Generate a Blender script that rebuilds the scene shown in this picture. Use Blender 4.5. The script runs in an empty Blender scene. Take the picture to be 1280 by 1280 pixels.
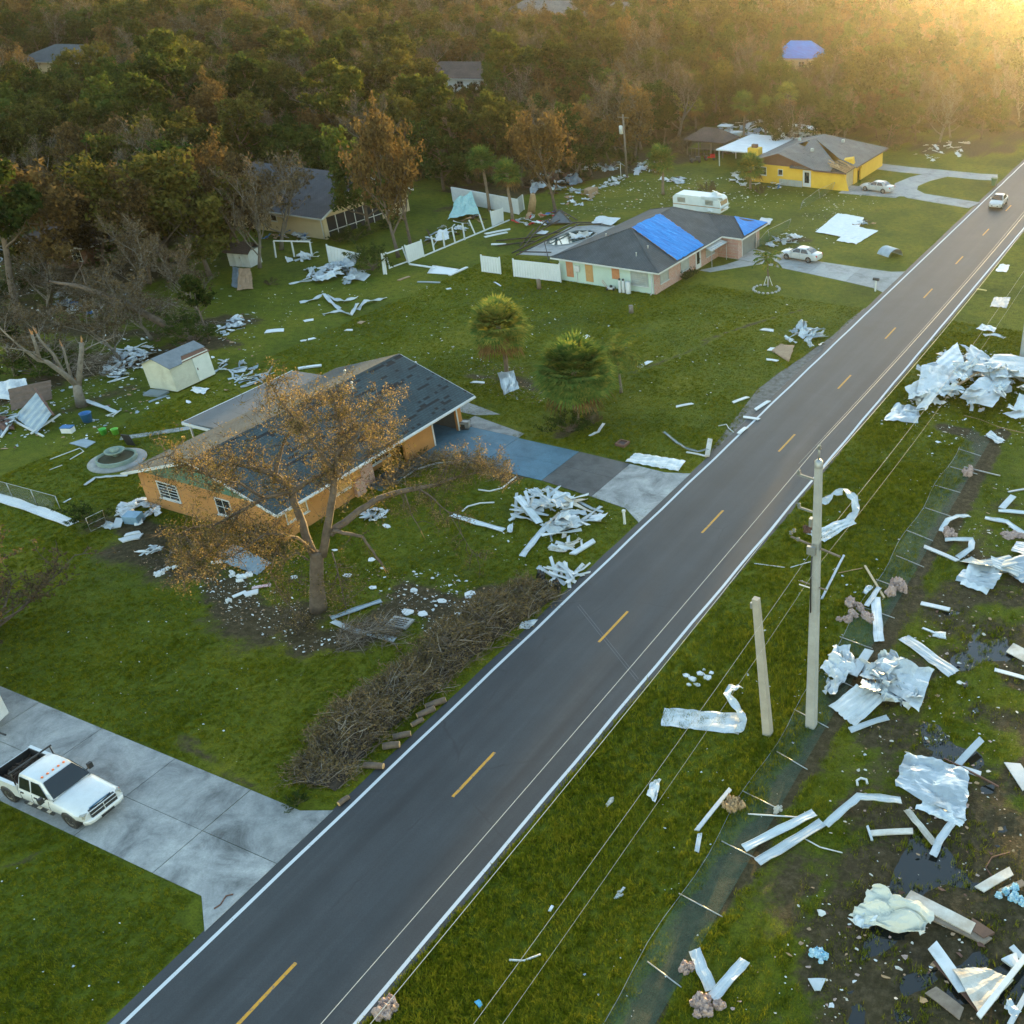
import bpy, bmesh, math, random
import numpy as np
from mathutils import Vector, Matrix, Euler, noise as mnoise
# ------------------------------------------------------------------ camera
# measured from the road: dashes repeat every 12.19 m, the road runs along +Y with its centre on x = 0
F, PX, PY, CAMH = 1280.0, 960.0, 640.0, 34.6          # focal length and optical centre in photo pixels (1280 wide)
PITCH = math.atan(768 / F)
YAW = math.atan(667 * math.cos(PITCH) / F)
CAM = np.array([26.3, 0.0, CAMH])
_fw = np.array([-math.sin(YAW) * math.cos(PITCH), math.cos(YAW) * math.cos(PITCH), -math.sin(PITCH)])
_rt = np.array([math.cos(YAW), math.sin(YAW), 0.0])
_up = np.cross(_rt, _fw)
sc = bpy.context.scene
COL = sc.collection
cam_d = bpy.data.cameras.new('camera')
cam_d.sensor_width = 36.0
cam_d.lens = 36.0 * F / 1280.0
cam_d.shift_x = -(PX - 640.0) / 1280.0
cam_d.clip_end = 6000
cam = bpy.data.objects.new('camera', cam_d)
cam.location = Vector(CAM)
cam.rotation_euler = (math.pi / 2 - PITCH, 0, YAW)
COL.objects.link(cam)
sc.camera = cam
# ------------------------------------------------------------------ light
SUN_EL, SUN_AZ = math.radians(3.0), math.radians(-9.0)      # azimuth from +Y towards +X
world = bpy.data.worlds.new('World')
sc.world = world
world.use_nodes = True
_nt = world.node_tree
_nt.nodes.clear()
_sky = _nt.nodes.new('ShaderNodeTexSky')
_sky.sky_type = 'NISHITA'
_sky.sun_disc = False
_sky.sun_elevation = SUN_EL
_sky.sun_rotation = SUN_AZ
_sky.altitude = 0
_sky.air_density = 1.0
_sky.dust_density = 0.3
_sky.ozone_density = 1.2
_bg = _nt.nodes.new('ShaderNodeBackground')
_bg.inputs['Strength'].default_value = 0.15
_out = _nt.nodes.new('ShaderNodeOutputWorld')
_nt.links.new(_sky.outputs[0], _bg.inputs[0])
_nt.links.new(_bg.outputs[0], _out.inputs[0])
sun_d = bpy.data.lights.new('sun', 'SUN')
sun_d.energy = 2.3
sun_d.angle = math.radians(0.6)
sun_d.color = (1.0, 0.68, 0.25)
sun = bpy.data.objects.new('sun', sun_d)
_sd = Vector((math.sin(SUN_AZ) * math.cos(SUN_EL), math.cos(SUN_AZ) * math.cos(SUN_EL), math.sin(SUN_EL)))
sun.rotation_euler = _sd.to_track_quat('Z', 'Y').to_euler()
sun.location = (0, 0, 60)
COL.objects.link(sun)
sc.view_settings.view_transform = 'Standard'
sc.view_settings.look = 'None'
sc.view_settings.gamma = 1.0
sc.view_settings.use_curve_mapping = False
sc.view_settings.exposure = 3.45
sc.render.engine = 'CYCLES'
sc.cycles.use_denoising = True
sc.cycles.max_bounces = 6
sc.cycles.diffuse_bounces = 3
sc.cycles.glossy_bounces = 2
sc.cycles.transmission_bounces = 3
sc.cycles.volume_bounces = 0
sc.cycles.transparent_max_bounces = 6
sc.cycles.volume_max_steps = 64
sc.cycles.caustics_reflective = False
sc.cycles.caustics_refractive = False
sc.cycles.sample_clamp_indirect = 4.0
# ------------------------------------------------------------------ projection helpers
def P(u, v, z=0.0):
    d = _fw + _rt * (u - PX) / F + _up * (PY - v) / F
    t = (z - CAM[2]) / d[2]
    p = CAM + d * t
    return Vector((p[0], p[1], z))
def PV(u, v, base, off=0.0):
    d = _fw + _rt * (u - PX) / F + _up * (PY - v) / F
    n = np.array([base[0] - CAM[0], base[1] - CAM[1], 0.0])
    dist = np.linalg.norm(n)
    n /= dist
    t = (dist + off) / (d @ n)
    p = CAM + d * t
    return Vector((p[0], p[1], max(p[2], 0.02)))
# ------------------------------------------------------------------ materials
MATS = {}
def _nodes(name):
    m = bpy.data.materials.new(name)
    m.use_nodes = True
    nt = m.node_tree
    b = nt.nodes['Principled BSDF']
    return m, nt, b
def N(nt, kind, **kw):
    n = nt.nodes.new(kind)
    for k, v in kw.items():
        if k.startswith('i_'):
            n.inputs[k[2:].replace('_', ' ')].default_value = v
        else:
            setattr(n, k, v)
    return n
def noise_tex(nt, coord, scale, detail=4, rough=0.6, dist=0.0):
    n = N(nt, 'ShaderNodeTexNoise')
    n.inputs['Scale'].default_value = scale
    n.inputs['Detail'].default_value = detail
    n.inputs['Roughness'].default_value = rough
    n.inputs['Distortion'].default_value = dist
    nt.links.new(coord, n.inputs['Vector'])
    return n
def ramp(nt, fac, stops):
    r = N(nt, 'ShaderNodeValToRGB')
    el = r.color_ramp.elements
    el[0].position, el[0].color = stops[0][0], (*stops[0][1], 1) if len(stops[0][1]) == 3 else stops[0][1]
    el[1].position, el[1].color = stops[-1][0], (*stops[-1][1], 1)
    for p, c in stops[1:-1]:
        e = el.new(p)
        e.color = (*c, 1)
    nt.links.new(fac, r.inputs[0])
    return r
def mixc(nt, fac, a, b, mode='MIX'):
    m = N(nt, 'ShaderNodeMix', data_type='RGBA', blend_type=mode)
    if hasattr(fac, 'links') or not isinstance(fac, (int, float)):
        nt.links.new(fac, m.inputs[0])
    else:
        m.inputs[0].default_value = fac
    for s, x in ((6, a), (7, b)):
        if isinstance(x, tuple):
            m.inputs[s].default_value = (*x, 1)
        else:
            nt.links.new(x, m.inputs[s])
    return m.outputs[2]
def mathn(nt, op, a, b=None, clamp=False):
    m = N(nt, 'ShaderNodeMath', operation=op, use_clamp=clamp)
    for i, x in enumerate((a, b)):
        if x is None:
            continue
        if isinstance(x, (int, float)):
            m.inputs[i].default_value = x
        else:
            nt.links.new(x, m.inputs[i])
    return m.outputs[0]
def bump(nt, b, height, strength=0.3, dist=0.02):
    n = N(nt, 'ShaderNodeBump')
    n.inputs['Strength'].default_value = strength
    n.inputs['Distance'].default_value = dist
    nt.links.new(height, n.inputs['Height'])
    nt.links.new(n.outputs[0], b.inputs['Normal'])
def mk(name, c1, c2=None, scale=3.0, rough=0.6, metal=0.0, bmp=0.0, bscale=None, dirt=None, spec=0.5, rndv=0.0):
    if name in MATS:
        return MATS[name]
    m, nt, b = _nodes(name)
    tc = N(nt, 'ShaderNodeTexCoord').outputs['Object']
    n1 = noise_tex(nt, tc, scale, 5, 0.65)
    c2 = c2 or tuple(x * 0.8 for x in c1)
    r = ramp(nt, n1.outputs[0], [(0.32, c1), (0.68, c2)])
    col = r.outputs[0]
    if dirt:
        n2 = noise_tex(nt, tc, scale * 0.45, 6, 0.7, 0.4)
        f = ramp(nt, n2.outputs[0], [(0.52, (0, 0, 0)), (0.72, (1, 1, 1))])
        col = mixc(nt, mathn(nt, 'MULTIPLY', f.outputs[0], 0.75), col, dirt)
    if rndv:
        oi = N(nt, 'ShaderNodeObjectInfo')
        hv = N(nt, 'ShaderNodeHueSaturation')
        nt.links.new(mathn(nt, 'ADD', mathn(nt, 'MULTIPLY', oi.outputs['Random'], rndv * 2), 1 - rndv), hv.inputs['Value'])
        nt.links.new(col, hv.inputs['Color'])
        col = hv.outputs[0]
    nt.links.new(col, b.inputs['Base Color'])
    b.inputs['Roughness'].default_value = rough
    b.inputs['Metallic'].default_value = metal
    b.inputs['Specular IOR Level'].default_value = spec
    if bmp:
        n3 = noise_tex(nt, tc, bscale or scale * 6, 4, 0.6)
        bump(nt, b, n3.outputs[0], bmp, 0.02)
    MATS[name] = m
    return m
def leafmat(name, stops, scale=0.8, trans=0.4, rndv=0.25):
    m = bpy.data.materials.new(name)
    m.use_nodes = True
    nt = m.node_tree
    nt.nodes.clear()
    geo = N(nt, 'ShaderNodeNewGeometry')
    oi = N(nt, 'ShaderNodeObjectInfo')
    n1 = noise_tex(nt, geo.outputs['Position'], scale, 3, 0.7)
    n2 = N(nt, 'ShaderNodeTexWhiteNoise', noise_dimensions='3D')
    sn = N(nt, 'ShaderNodeVectorMath', operation='SNAP')
    sn.inputs[1].default_value = (0.22, 0.22, 0.22)
    nt.links.new(geo.outputs['Position'], sn.inputs[0])
    nt.links.new(sn.outputs[0], n2.inputs['Vector'])
    f = mathn(nt, 'ADD', mathn(nt, 'MULTIPLY', n1.outputs[0], 0.75), mathn(nt, 'MULTIPLY', n2.outputs['Value'], 0.35))
    f = mathn(nt, 'ADD', f, mathn(nt, 'MULTIPLY', mathn(nt, 'SUBTRACT', oi.outputs['Random'], 0.5), rndv * 1.2))
    r = ramp(nt, f, stops)
    d = N(nt, 'ShaderNodeBsdfDiffuse')
    t = N(nt, 'ShaderNodeBsdfTranslucent')
    mx = N(nt, 'ShaderNodeMixShader')
    mx.inputs[0].default_value = trans
    o = N(nt, 'ShaderNodeOutputMaterial')
    nt.links.new(r.outputs[0], d.inputs[0])
    nt.links.new(r.outputs[0], t.inputs[0])
    nt.links.new(d.outputs[0], mx.inputs[1])
    nt.links.new(t.outputs[0], mx.inputs[2])
    nt.links.new(mx.outputs[0], o.inputs[0])
    MATS[name] = m
    return m
# ------------------------------------------------------------------ mesh builder
class MB:
    def __init__(self):
        self.v, self.f, self.mi, self.sm = [], [], [], []
    def add(self, verts, faces, mi=0, smooth=False):
        o = len(self.v)
        self.v.extend([tuple(x) for x in verts])
        for f in faces:
            self.f.append(tuple(i + o for i in f))
            self.mi.append(mi)
            self.sm.append(smooth)
        return self
    def box(self, lo, hi, mi=0, rot=None, piv=None):
        x0, y0, z0 = lo
        x1, y1, z1 = hi
        vs = [Vector(p) for p in ((x0, y0, z0), (x1, y0, z0), (x1, y1, z0), (x0, y1, z0), (x0, y0, z1), (x1, y0, z1), (x1, y1, z1), (x0, y1, z1))]
        if rot is not None:
            pv = Vector(piv) if piv is not None else sum(vs, Vector()) / 8
            vs = [pv + rot @ (p - pv) for p in vs]
        return self.add(vs, [(0, 3, 2, 1), (4, 5, 6, 7), (0, 1, 5, 4), (1, 2, 6, 5), (2, 3, 7, 6), (3, 0, 4, 7)], mi)
    def beam(self, a, b, w, h=None, mi=0, up=(0, 0, 1)):
        a, b = Vector(a), Vector(b)
        h = h or w
        d = (b - a).normalized()
        u = Vector(up)
        if abs(d.dot(u)) > 0.95:
            u = Vector((1, 0, 0))
        s = d.cross(u).normalized() * w / 2
        t = s.cross(d).normalized() * h / 2
        vs = [a - s - t, a + s - t, a + s + t, a - s + t, b - s - t, b + s - t, b + s + t, b - s + t]
        return self.add(vs, [(0, 1, 2, 3), (7, 6, 5, 4), (0, 4, 5, 1), (1, 5, 6, 2), (2, 6, 7, 3), (3, 7, 4, 0)], mi)
    def tube(self, pts, rad, n=6, mi=0, cap=True, smooth=True):
        pts = [Vector(p) for p in pts]
        if not hasattr(rad, '__len__'):
            rad = [rad] * len(pts)
        rings = []
        for i, p in enumerate(pts):
            d = (pts[min(i + 1, len(pts) - 1)] - pts[max(i - 1, 0)])
            if d.length < 1e-6:
                d = Vector((0, 0, 1))
            d.normalize()
            ref = Vector((0, 0, 1)) if abs(d.z) < 0.9 else Vector((1, 0, 0))
            s = d.cross(ref).normalized()
            t = s.cross(d)
            rings.append([p + (s * math.cos(2 * math.pi * k / n) + t * math.sin(2 * math.pi * k / n)) * rad[i] for k in range(n)])
        vs = [q for r in rings for q in r]
        fs = []
        for i in range(len(pts) - 1):
            for k in range(n):
                k2 = (k + 1) % n
                fs.append((i * n + k, i * n + k2, (i + 1) * n + k2, (i + 1) * n + k))
        self.add(vs, fs, mi, smooth)
        if cap:
            o = len(self.v) - len(vs)
            self.f.append(tuple(o + k for k in reversed(range(n)))); self.mi.append(mi); self.sm.append(False)
            self.f.append(tuple(o + (len(pts) - 1) * n + k for k in range(n))); self.mi.append(mi); self.sm.append(False)
        return self
    def prism(self, poly, z0, z1, mi=0):
        n = len(poly)
        a = sum(poly[i][0] * poly[(i + 1) % n][1] - poly[(i + 1) % n][0] * poly[i][1] for i in range(n))
        if a < 0:
            poly = poly[::-1]
        vs = [(p[0], p[1], z0) for p in poly] + [(p[0], p[1], z1) for p in poly]
        fs = [tuple(reversed(range(n))), tuple(range(n, 2 * n))] + [(i, (i + 1) % n, n + (i + 1) % n, n + i) for i in range(n)]
        return self.add(vs, fs, mi)
    def lathe(self, prof, n=16, c=(0, 0, 0), mi=0, axis='z', smooth=True):
        vs = []
        for r, h in prof:
            for k in range(n):
                a = 2 * math.pi * k / n
                p = (r * math.cos(a), r * math.sin(a), h)
                if axis == 'y':
                    p = (p[0], p[2], p[1])
                elif axis == 'x':
                    p = (p[2], p[0], p[1])
                vs.append((p[0] + c[0], p[1] + c[1], p[2] + c[2]))
        fs = []
        for i in range(len(prof) - 1):
            for k in range(n):
                k2 = (k + 1) % n
                fs.append((i * n + k, i * n + k2, (i + 1) * n + k2, (i + 1) * n + k))
        return self.add(vs, fs, mi, smooth)
    def mesh(self, name, mats):
        me = bpy.data.meshes.new(name)
        me.from_pydata(self.v, [], self.f)
        for m in (mats if isinstance(mats, (list, tuple)) else [mats]):
            me.materials.append(m)
        me.polygons.foreach_set('material_index', self.mi)
        me.polygons.foreach_set('use_smooth', self.sm)
        me.update()
        return me
    def build(self, name, mats, parent=None, fix=False):
        me = self.mesh(name, mats)
        if fix:
            me.validate()
            bm = bmesh.new(); bm.from_mesh(me)
            bmesh.ops.recalc_face_normals(bm, faces=bm.faces)
            bm.to_mesh(me); bm.free()
        return link(name, me, parent)
def link(name, me, parent=None):
    o = bpy.data.objects.new(name, me)
    COL.objects.link(o)
    if parent is not None:
        o.parent = parent
    return o
def tag(o, label, cat, group=None, kind=None):
    if label:
        o['label'] = label
    if cat:
        o['category'] = cat
    if group:
        o['group'] = group
    if kind:
        o['kind'] = kind
    return o
def thing(name, label, cat, loc=(0, 0, 0), rz=0.0, group=None):
    o = bpy.data.objects.new(name, None)
    o.empty_display_size = 0.2
    COL.objects.link(o)
    o.location = loc
    o.rotation_euler = (0, 0, rz)
    return tag(o, label, cat, group)
def recentre(o):
    me = o.data
    n = len(me.vertices)
    co = np.empty(n * 3); me.vertices.foreach_get('co', co); co = co.reshape(-1, 3)
    c = np.array([(co[:, 0].min() + co[:, 0].max()) / 2, (co[:, 1].min() + co[:, 1].max()) / 2, co[:, 2].min()])
    me.vertices.foreach_set('co', (co - c).ravel())
    o.location = Vector(o.location) + Vector(c)
    me.update()
    return o
def copy_tree(o, parent=None):
    c = o.copy()
    COL.objects.link(c)
    c.parent = parent
    for ch in list(o.children):
        copy_tree(ch, c)
    return c
def struct(o):
    o['kind'] = 'structure'
    return o
def stuff(o, label=None, cat=None):
    o['kind'] = 'stuff'
    return tag(o, label, cat)
def inpoly(x, y, poly):
    r = np.zeros(np.shape(x), bool)
    n = len(poly)
    for i in range(n):
        x0, y0 = poly[i][0], poly[i][1]
        x1, y1 = poly[(i + 1) % n][0], poly[(i + 1) % n][1]
        if y0 == y1:
            continue
        c = ((y0 > y) != (y1 > y)) & (x < (x1 - x0) * (y - y0) / (y1 - y0) + x0)
        r ^= c
    return r
def segdist(x, y, pts):
    d = np.full(np.shape(x), 1e9)
    for a, b in zip(pts[:-1], pts[1:]):
        ax, ay, bx, by = a[0], a[1], b[0], b[1]
        L = (bx - ax) ** 2 + (by - ay) ** 2 + 1e-9
        t = np.clip(((x - ax) * (bx - ax) + (y - ay) * (by - ay)) / L, 0, 1)
        d = np.minimum(d, np.hypot(x - ax - t * (bx - ax), y - ay - t * (by - ay)))
    return d
def gp(*pix):
    return [tuple(P(u, v)[:2]) for u, v in pix]
def vnoise(x, y, s, seed=0):
    x = np.asarray(x) / s + seed * 17.3
    y = np.asarray(y) / s - seed * 9.1
    xi, yi = np.floor(x), np.floor(y)
    fx, fy = x - xi, y - yi
    fx, fy = fx * fx * (3 - 2 * fx), fy * fy * (3 - 2 * fy)
    h = lambda a, b: np.modf(np.abs(np.sin(a * 127.1 + b * 311.7) * 43758.5453))[0]
    return (h(xi, yi) * (1 - fx) + h(xi + 1, yi) * fx) * (1 - fy) + (h(xi, yi + 1) * (1 - fx) + h(xi + 1, yi + 1) * fx) * fy
# ------------------------------------------------------------------ ground, road, drives
ROADX = 3.95
DRIVE1 = gp((-60, 832), (0, 856), (80, 888), (233, 956), (352, 1017))
D1_far, D1_near = 20.75, 15.75
swamp = gp((1225, 770), (1215, 850), (1165, 900), (1235, 960), (1215, 1040), (1150, 1110), (1110, 1190), (1200, 1190), (1260, 1240))
swamp2 = gp((1190, 1200), (1110, 1260), (1050, 1290))
fence_line = gp((760, 1290), (850, 1130), (930, 1020), (1000, 930), (1075, 800), (1150, 680), (1230, 560))
track = gp((790, 1300), (870, 1150), (955, 1030), (1030, 920), (1090, 830), (1165, 690), (1250, 540))
gx = np.unique(np.concatenate([np.array([-2500, -1500, -1000, -700, -500, -400, -300, -240, -200, -170, -150, -130, -115, -100]), np.arange(-90, 46, 0.5), np.array([50, 60, 80, 110, 150, 220, 320, 500, 900, 1600, 2500])]))
gy = np.unique(np.concatenate([np.array([-1200, -600, -300, -150, -80, -40, -20, -10]), np.arange(-4, 150, 0.5), np.arange(150, 200, 5), np.array([200, 220, 250, 300, 360, 430, 520, 650, 850, 1200, 1800, 2600])]))
GX, GY = np.meshgrid(gx, gy)
def dirt_fields(x, y):
    n = vnoise(x, y, 1.7, 1) * 0.6 + vnoise(x, y, 0.6, 2) * 0.4
    n2 = vnoise(x, y, 5, 3)
    dirt = np.zeros(np.shape(x))
    wet = np.zeros(np.shape(x))
    def ln(pts, w, a=1.0):
        nonlocal dirt
        d = segdist(x, y, pts)
        dirt = np.maximum(dirt, a * np.clip(1.25 - d / w - (0.5 - n) * 1.4, 0, 1))
    ln(track, 0.85, 1.0)
    ln(gp((330, 770), (400, 800), (470, 790), (520, 740), (560, 770), (640, 740)), 2.0, 0.8)
    ln(gp((150, 690), (260, 720), (330, 790)), 2.2, 0.75)
    ln(gp((130, 650), (200, 670), (330, 690)), 1.8, 0.8)
    ln(gp((225, 925), (300, 975), (350, 1010)), 0.5, 0.6)
    ln(gp((5, 1085), (65, 1062)), 0.35, 0.6)
    ln(gp((1020, 440), (975, 470), (945, 500), (940, 520)), 0.55, 0.9)
    ln(gp((1070, 405), (1010, 445), (965, 490), (945, 535)), 0.8, 0.8)
    ln(gp((880, 425), (940, 405), (1000, 388)), 0.3, 0.75)
    ln(gp((780, 470), (860, 440), (900, 420)), 0.3, 0.6)
    ln(gp((590, 470), (640, 475), (690, 490)), 0.9, 0.7)
    ln(gp((700, 545), (745, 520), (735, 500)), 0.8, 0.7)
    ln(gp((1180, 535), (1215, 540), (1235, 560)), 1.0, 1.0)
    ln(gp((560, 260), (660, 240), (740, 222), (860, 200)), 2.2, 0.7)
    ln(gp((690, 560), (760, 580)), 0.3, 0.3)
    ln(gp((580, 560), (640, 600), (665, 590), (600, 575)), 0.7, 0.7)
    ln(gp((-20, 500), (60, 480), (130, 455), (260, 430)), 3.0, 0.8)
    ln(gp((0, 530), (80, 515), (160, 485)), 1.6, 0.55)
    ln(gp((30, 400), (150, 420), (300, 400)), 3.0, 0.7)
    ln(gp((1100, 262), (1060, 280)), 1.2, 0.4)
    ln(gp((980, 300), (1010, 300)), 1.2, 0.6)
    wd = np.minimum(segdist(x, y, swamp), segdist(x, y, swamp2))
    wet = np.clip(0.44 - wd / 3.4 - (0.5 - n) * 1.6, 0, 1)
    zone = np.clip((x - 13.2) / 3.0, 0, 1) * np.clip((75 - y) / 25, 0, 1)
    dirt = np.maximum(dirt, zone * np.clip(0.46 + (n2 - 0.35) * 1.3 + (n - 0.5) * 1.6 + np.clip((x - 18) / 12, 0, 0.35), 0, 0.9))
    # under the trees: litter instead of lawn
    wood = np.clip((n2 * 0.5 + n * 0.5) * 1.4 - 0.15, 0, 1)
    fo = inpoly(x, y, FOREST_A) | inpoly(x, y, FOREST_B)
    dirt = np.where(fo, np.maximum(dirt, wood), dirt)
    return np.clip(dirt, 0, 1), wet
FOREST_A = [(-80, 112), (-62, 113), (-58, 126), (-50, 148), (-30, 160), (-6.5, 166), (-6.5, 3000), (-3000, 3000), (-3000, -20), (-95, -20), (-92, 30), (-76, 55), (-74, 78), (-90, 90), (-88, 112)]
FOREST_B = [(9, 190), (9, 3000), (2500, 3000), (2500, 190)]
dirtF, wetF = dirt_fields(GX, GY)
GZ = -0.24 * np.clip(wetF, 0, 1) + 0.06 * (vnoise(GX, GY, 1.3, 5) - 0.6) * np.clip((GX - 14.5) / 2, 0, 1) * np.clip((64 - GY) / 4, 0, 1)
nx, ny = len(gx), len(gy)
me = bpy.data.meshes.new('ground')
idx = np.arange(nx * ny).reshape(ny, nx)
faces = np.stack([idx[:-1, :-1], idx[:-1, 1:], idx[1:, 1:], idx[1:, :-1]], -1).reshape(-1, 4)
me.vertices.add(nx * ny)
me.vertices.foreach_set('co', np.stack([GX, GY, GZ], -1).ravel())
me.loops.add(faces.size)
me.loops.foreach_set('vertex_index', faces.ravel().astype(np.int32))
me.polygons.add(len(faces))
me.polygons.foreach_set('loop_start', np.arange(0, faces.size, 4, dtype=np.int32))
me.polygons.foreach_set('loop_total', np.full(len(faces), 4, np.int32))
me.update(calc_edges=True)
for nm, arr in (('dirt', dirtF), ('wet', wetF)):
    a = me.attributes.new(nm, 'FLOAT', 'POINT')
    a.data.foreach_set('value', arr.ravel().astype(np.float32))
m, nt, b = _nodes('lawn')
pos = N(nt, 'ShaderNodeNewGeometry').outputs['Position']
n1 = noise_tex(nt, pos, 0.12, 4, 0.6)
n2 = noise_tex(nt, pos, 1.6, 5, 0.7)
n3 = noise_tex(nt, pos, 9.0, 4, 0.75)
g1 = ramp(nt, n1.outputs[0], [(0.3, (0.049, 0.067, 0.004)), (0.5, (0.086, 0.103, 0.006)), (0.7, (0.135, 0.130, 0.009))])
g2 = ramp(nt, n2.outputs[0], [(0.3, (0.55, 0.6, 0.5)), (0.5, (0.95, 1.0, 0.95)), (0.72, (1.3, 1.22, 1.1))])
g3 = ramp(nt, n3.outputs[0], [(0.28, (0.45, 0.5, 0.45)), (0.5, (1.0, 1.0, 1.0)), (0.75, (1.45, 1.4, 1.3))])
col = mixc(nt, 1.0, mixc(nt, 1.0, g1.outputs[0], g2.outputs[0], 'MULTIPLY'), g3.outputs[0], 'MULTIPLY')
da = N(nt, 'ShaderNodeAttribute', attribute_name='dirt')
wa = N(nt, 'ShaderNodeAttribute', attribute_name='wet')
nd = noise_tex(nt, pos, 2.6, 6, 0.75)
dcol = ramp(nt, nd.outputs[0], [(0.3, (0.018, 0.013, 0.008)), (0.5, (0.052, 0.037, 0.022)), (0.7, (0.11, 0.08, 0.052))])
dn = noise_tex(nt, pos, 3.5, 5, 0.8)
df = mathn(nt, 'ADD', da.outputs['Fac'], mathn(nt, 'MULTIPLY', mathn(nt, 'SUBTRACT', dn.outputs[0], 0.5), 0.9))
dfac = ramp(nt, df, [(0.32, (0, 0, 0)), (0.62, (1, 1, 1))])
col = mixc(nt, mathn(nt, 'MULTIPLY', dfac.outputs[0], 0.9), col, dcol.outputs[0])
wcol = ramp(nt, nd.outputs[0], [(0.35, (0.012, 0.012, 0.010)), (0.65, (0.05, 0.04, 0.032))])
wfac = ramp(nt, mathn(nt, 'ADD', wa.outputs['Fac'], mathn(nt, 'MULTIPLY', mathn(nt, 'SUBTRACT', dn.outputs[0], 0.5), 0.8)), [(0.35, (0, 0, 0)), (0.6, (1, 1, 1))])
col = mixc(nt, wfac.outputs[0], col, wcol.outputs[0])
nt.links.new(col, b.inputs['Base Color'])
b.inputs['Roughness'].default_value = 0.9
b.inputs['Specular IOR Level'].default_value = 0.15
bump(nt, b, mathn(nt, 'ADD', n3.outputs[0], mathn(nt, 'MULTIPLY', n2.outputs[0], 0.8)), 0.9, 0.12)
me.materials.append(m)
ground = struct(link('ground', me))
# still brown water standing in the ditch
mw, ntw, bw = _nodes('ditch_water')
bw.inputs['Base Color'].default_value = (0.012, 0.014, 0.012, 1)
bw.inputs['Roughness'].default_value = 0.06
posw = N(ntw, 'ShaderNodeNewGeometry').outputs['Position']
bump(ntw, bw, noise_tex(ntw, posw, 6, 3, 0.5).outputs[0], 0.06, 0.02)
w = MB()
w.add([(13.2, 5, -0.10), (44, 5, -0.10), (44, 60, -0.10), (13.2, 60, -0.10)], [(0, 1, 2, 3)])
struct(w.build('ditch_water', mw))
# asphalt
m, nt, b = _nodes('asphalt')
pos = N(nt, 'ShaderNodeNewGeometry').outputs['Position']
sx = N(nt, 'ShaderNodeSeparateXYZ')
nt.links.new(pos, sx.inputs[0])
mp = N(nt, 'ShaderNodeMapping')
mp.inputs['Scale'].default_value = (1.4, 0.05, 1)
nt.links.new(pos, mp.inputs['Vector'])
na = noise_tex(nt, mp.outputs[0], 1.0, 5, 0.6)
nb = noise_tex(nt, pos, 0.35, 5, 0.65)
nc = noise_tex(nt, pos, 22, 3, 0.8)
c0 = ramp(nt, na.outputs[0], [(0.3, (0.019, 0.022, 0.025)), (0.55, (0.025, 0.029, 0.033)), (0.75, (0.036, 0.040, 0.044))])
c1 = ramp(nt, nb.outputs[0], [(0.3, (0.8, 0.8, 0.8)), (0.7, (1.18, 1.16, 1.14))])
c2 = ramp(nt, nc.outputs[0], [(0.3, (0.72, 0.72, 0.72)), (0.7, (1.3, 1.3, 1.3))])
col = mixc(nt, 1.0, mixc(nt, 1.0, c0.outputs[0], c1.outputs[0], 'MULTIPLY'), c2.outputs[0], 'MULTIPLY')
# oil drip line in each lane and worn edge dust
xa = mathn(nt, 'ABSOLUTE', sx.outputs[0])
lane = mathn(nt, 'ABSOLUTE', mathn(nt, 'SUBTRACT', xa, 1.9))
lf = ramp(nt, mathn(nt, 'ADD', lane, mathn(nt, 'MULTIPLY', nb.outputs[0], 0.5)), [(0.25, (0.8, 0.8, 0.8)), (0.95, (1.06, 1.06, 1.06))])
col = mixc(nt, 1.0, col, lf.outputs[0], 'MULTIPLY')
edge = ramp(nt, mathn(nt, 'ADD', xa, mathn(nt, 'MULTIPLY', mathn(nt, 'SUBTRACT', nb.outputs[0], 0.5), 0.9)), [(0.0, (0, 0, 0)), (1.0, (0, 0, 0))])
vor = N(nt, 'ShaderNodeTexVoronoi', feature='DISTANCE_TO_EDGE')
vor.inputs['Scale'].default_value = 0.16
wp = noise_tex(nt, pos, 1.2, 4, 0.6)
vm = mixc(nt, 0.25, pos, wp.outputs[1])
nt.links.new(vm, vor.inputs['Vector'])
cr = ramp(nt, vor.outputs[0], [(0.0, (1, 1, 1)), (0.008, (0, 0, 0))])
crm = mathn(nt, 'MULTIPLY', cr.outputs[0], ramp(nt, nb.outputs[0], [(0.46, (0, 0, 0)), (0.6, (0.7, 0.7, 0.7))]).outputs[0])
col = mixc(nt, crm, col, (0.014, 0.014, 0.015))
nt.links.new(col, b.inputs['Base Color'])
b.inputs['Roughness'].default_value = 0.62
b.inputs['Specular IOR Level'].default_value = 0.45
bump(nt, b, nc.outputs[0], 0.25, 0.01)
ASPH = m
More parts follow.
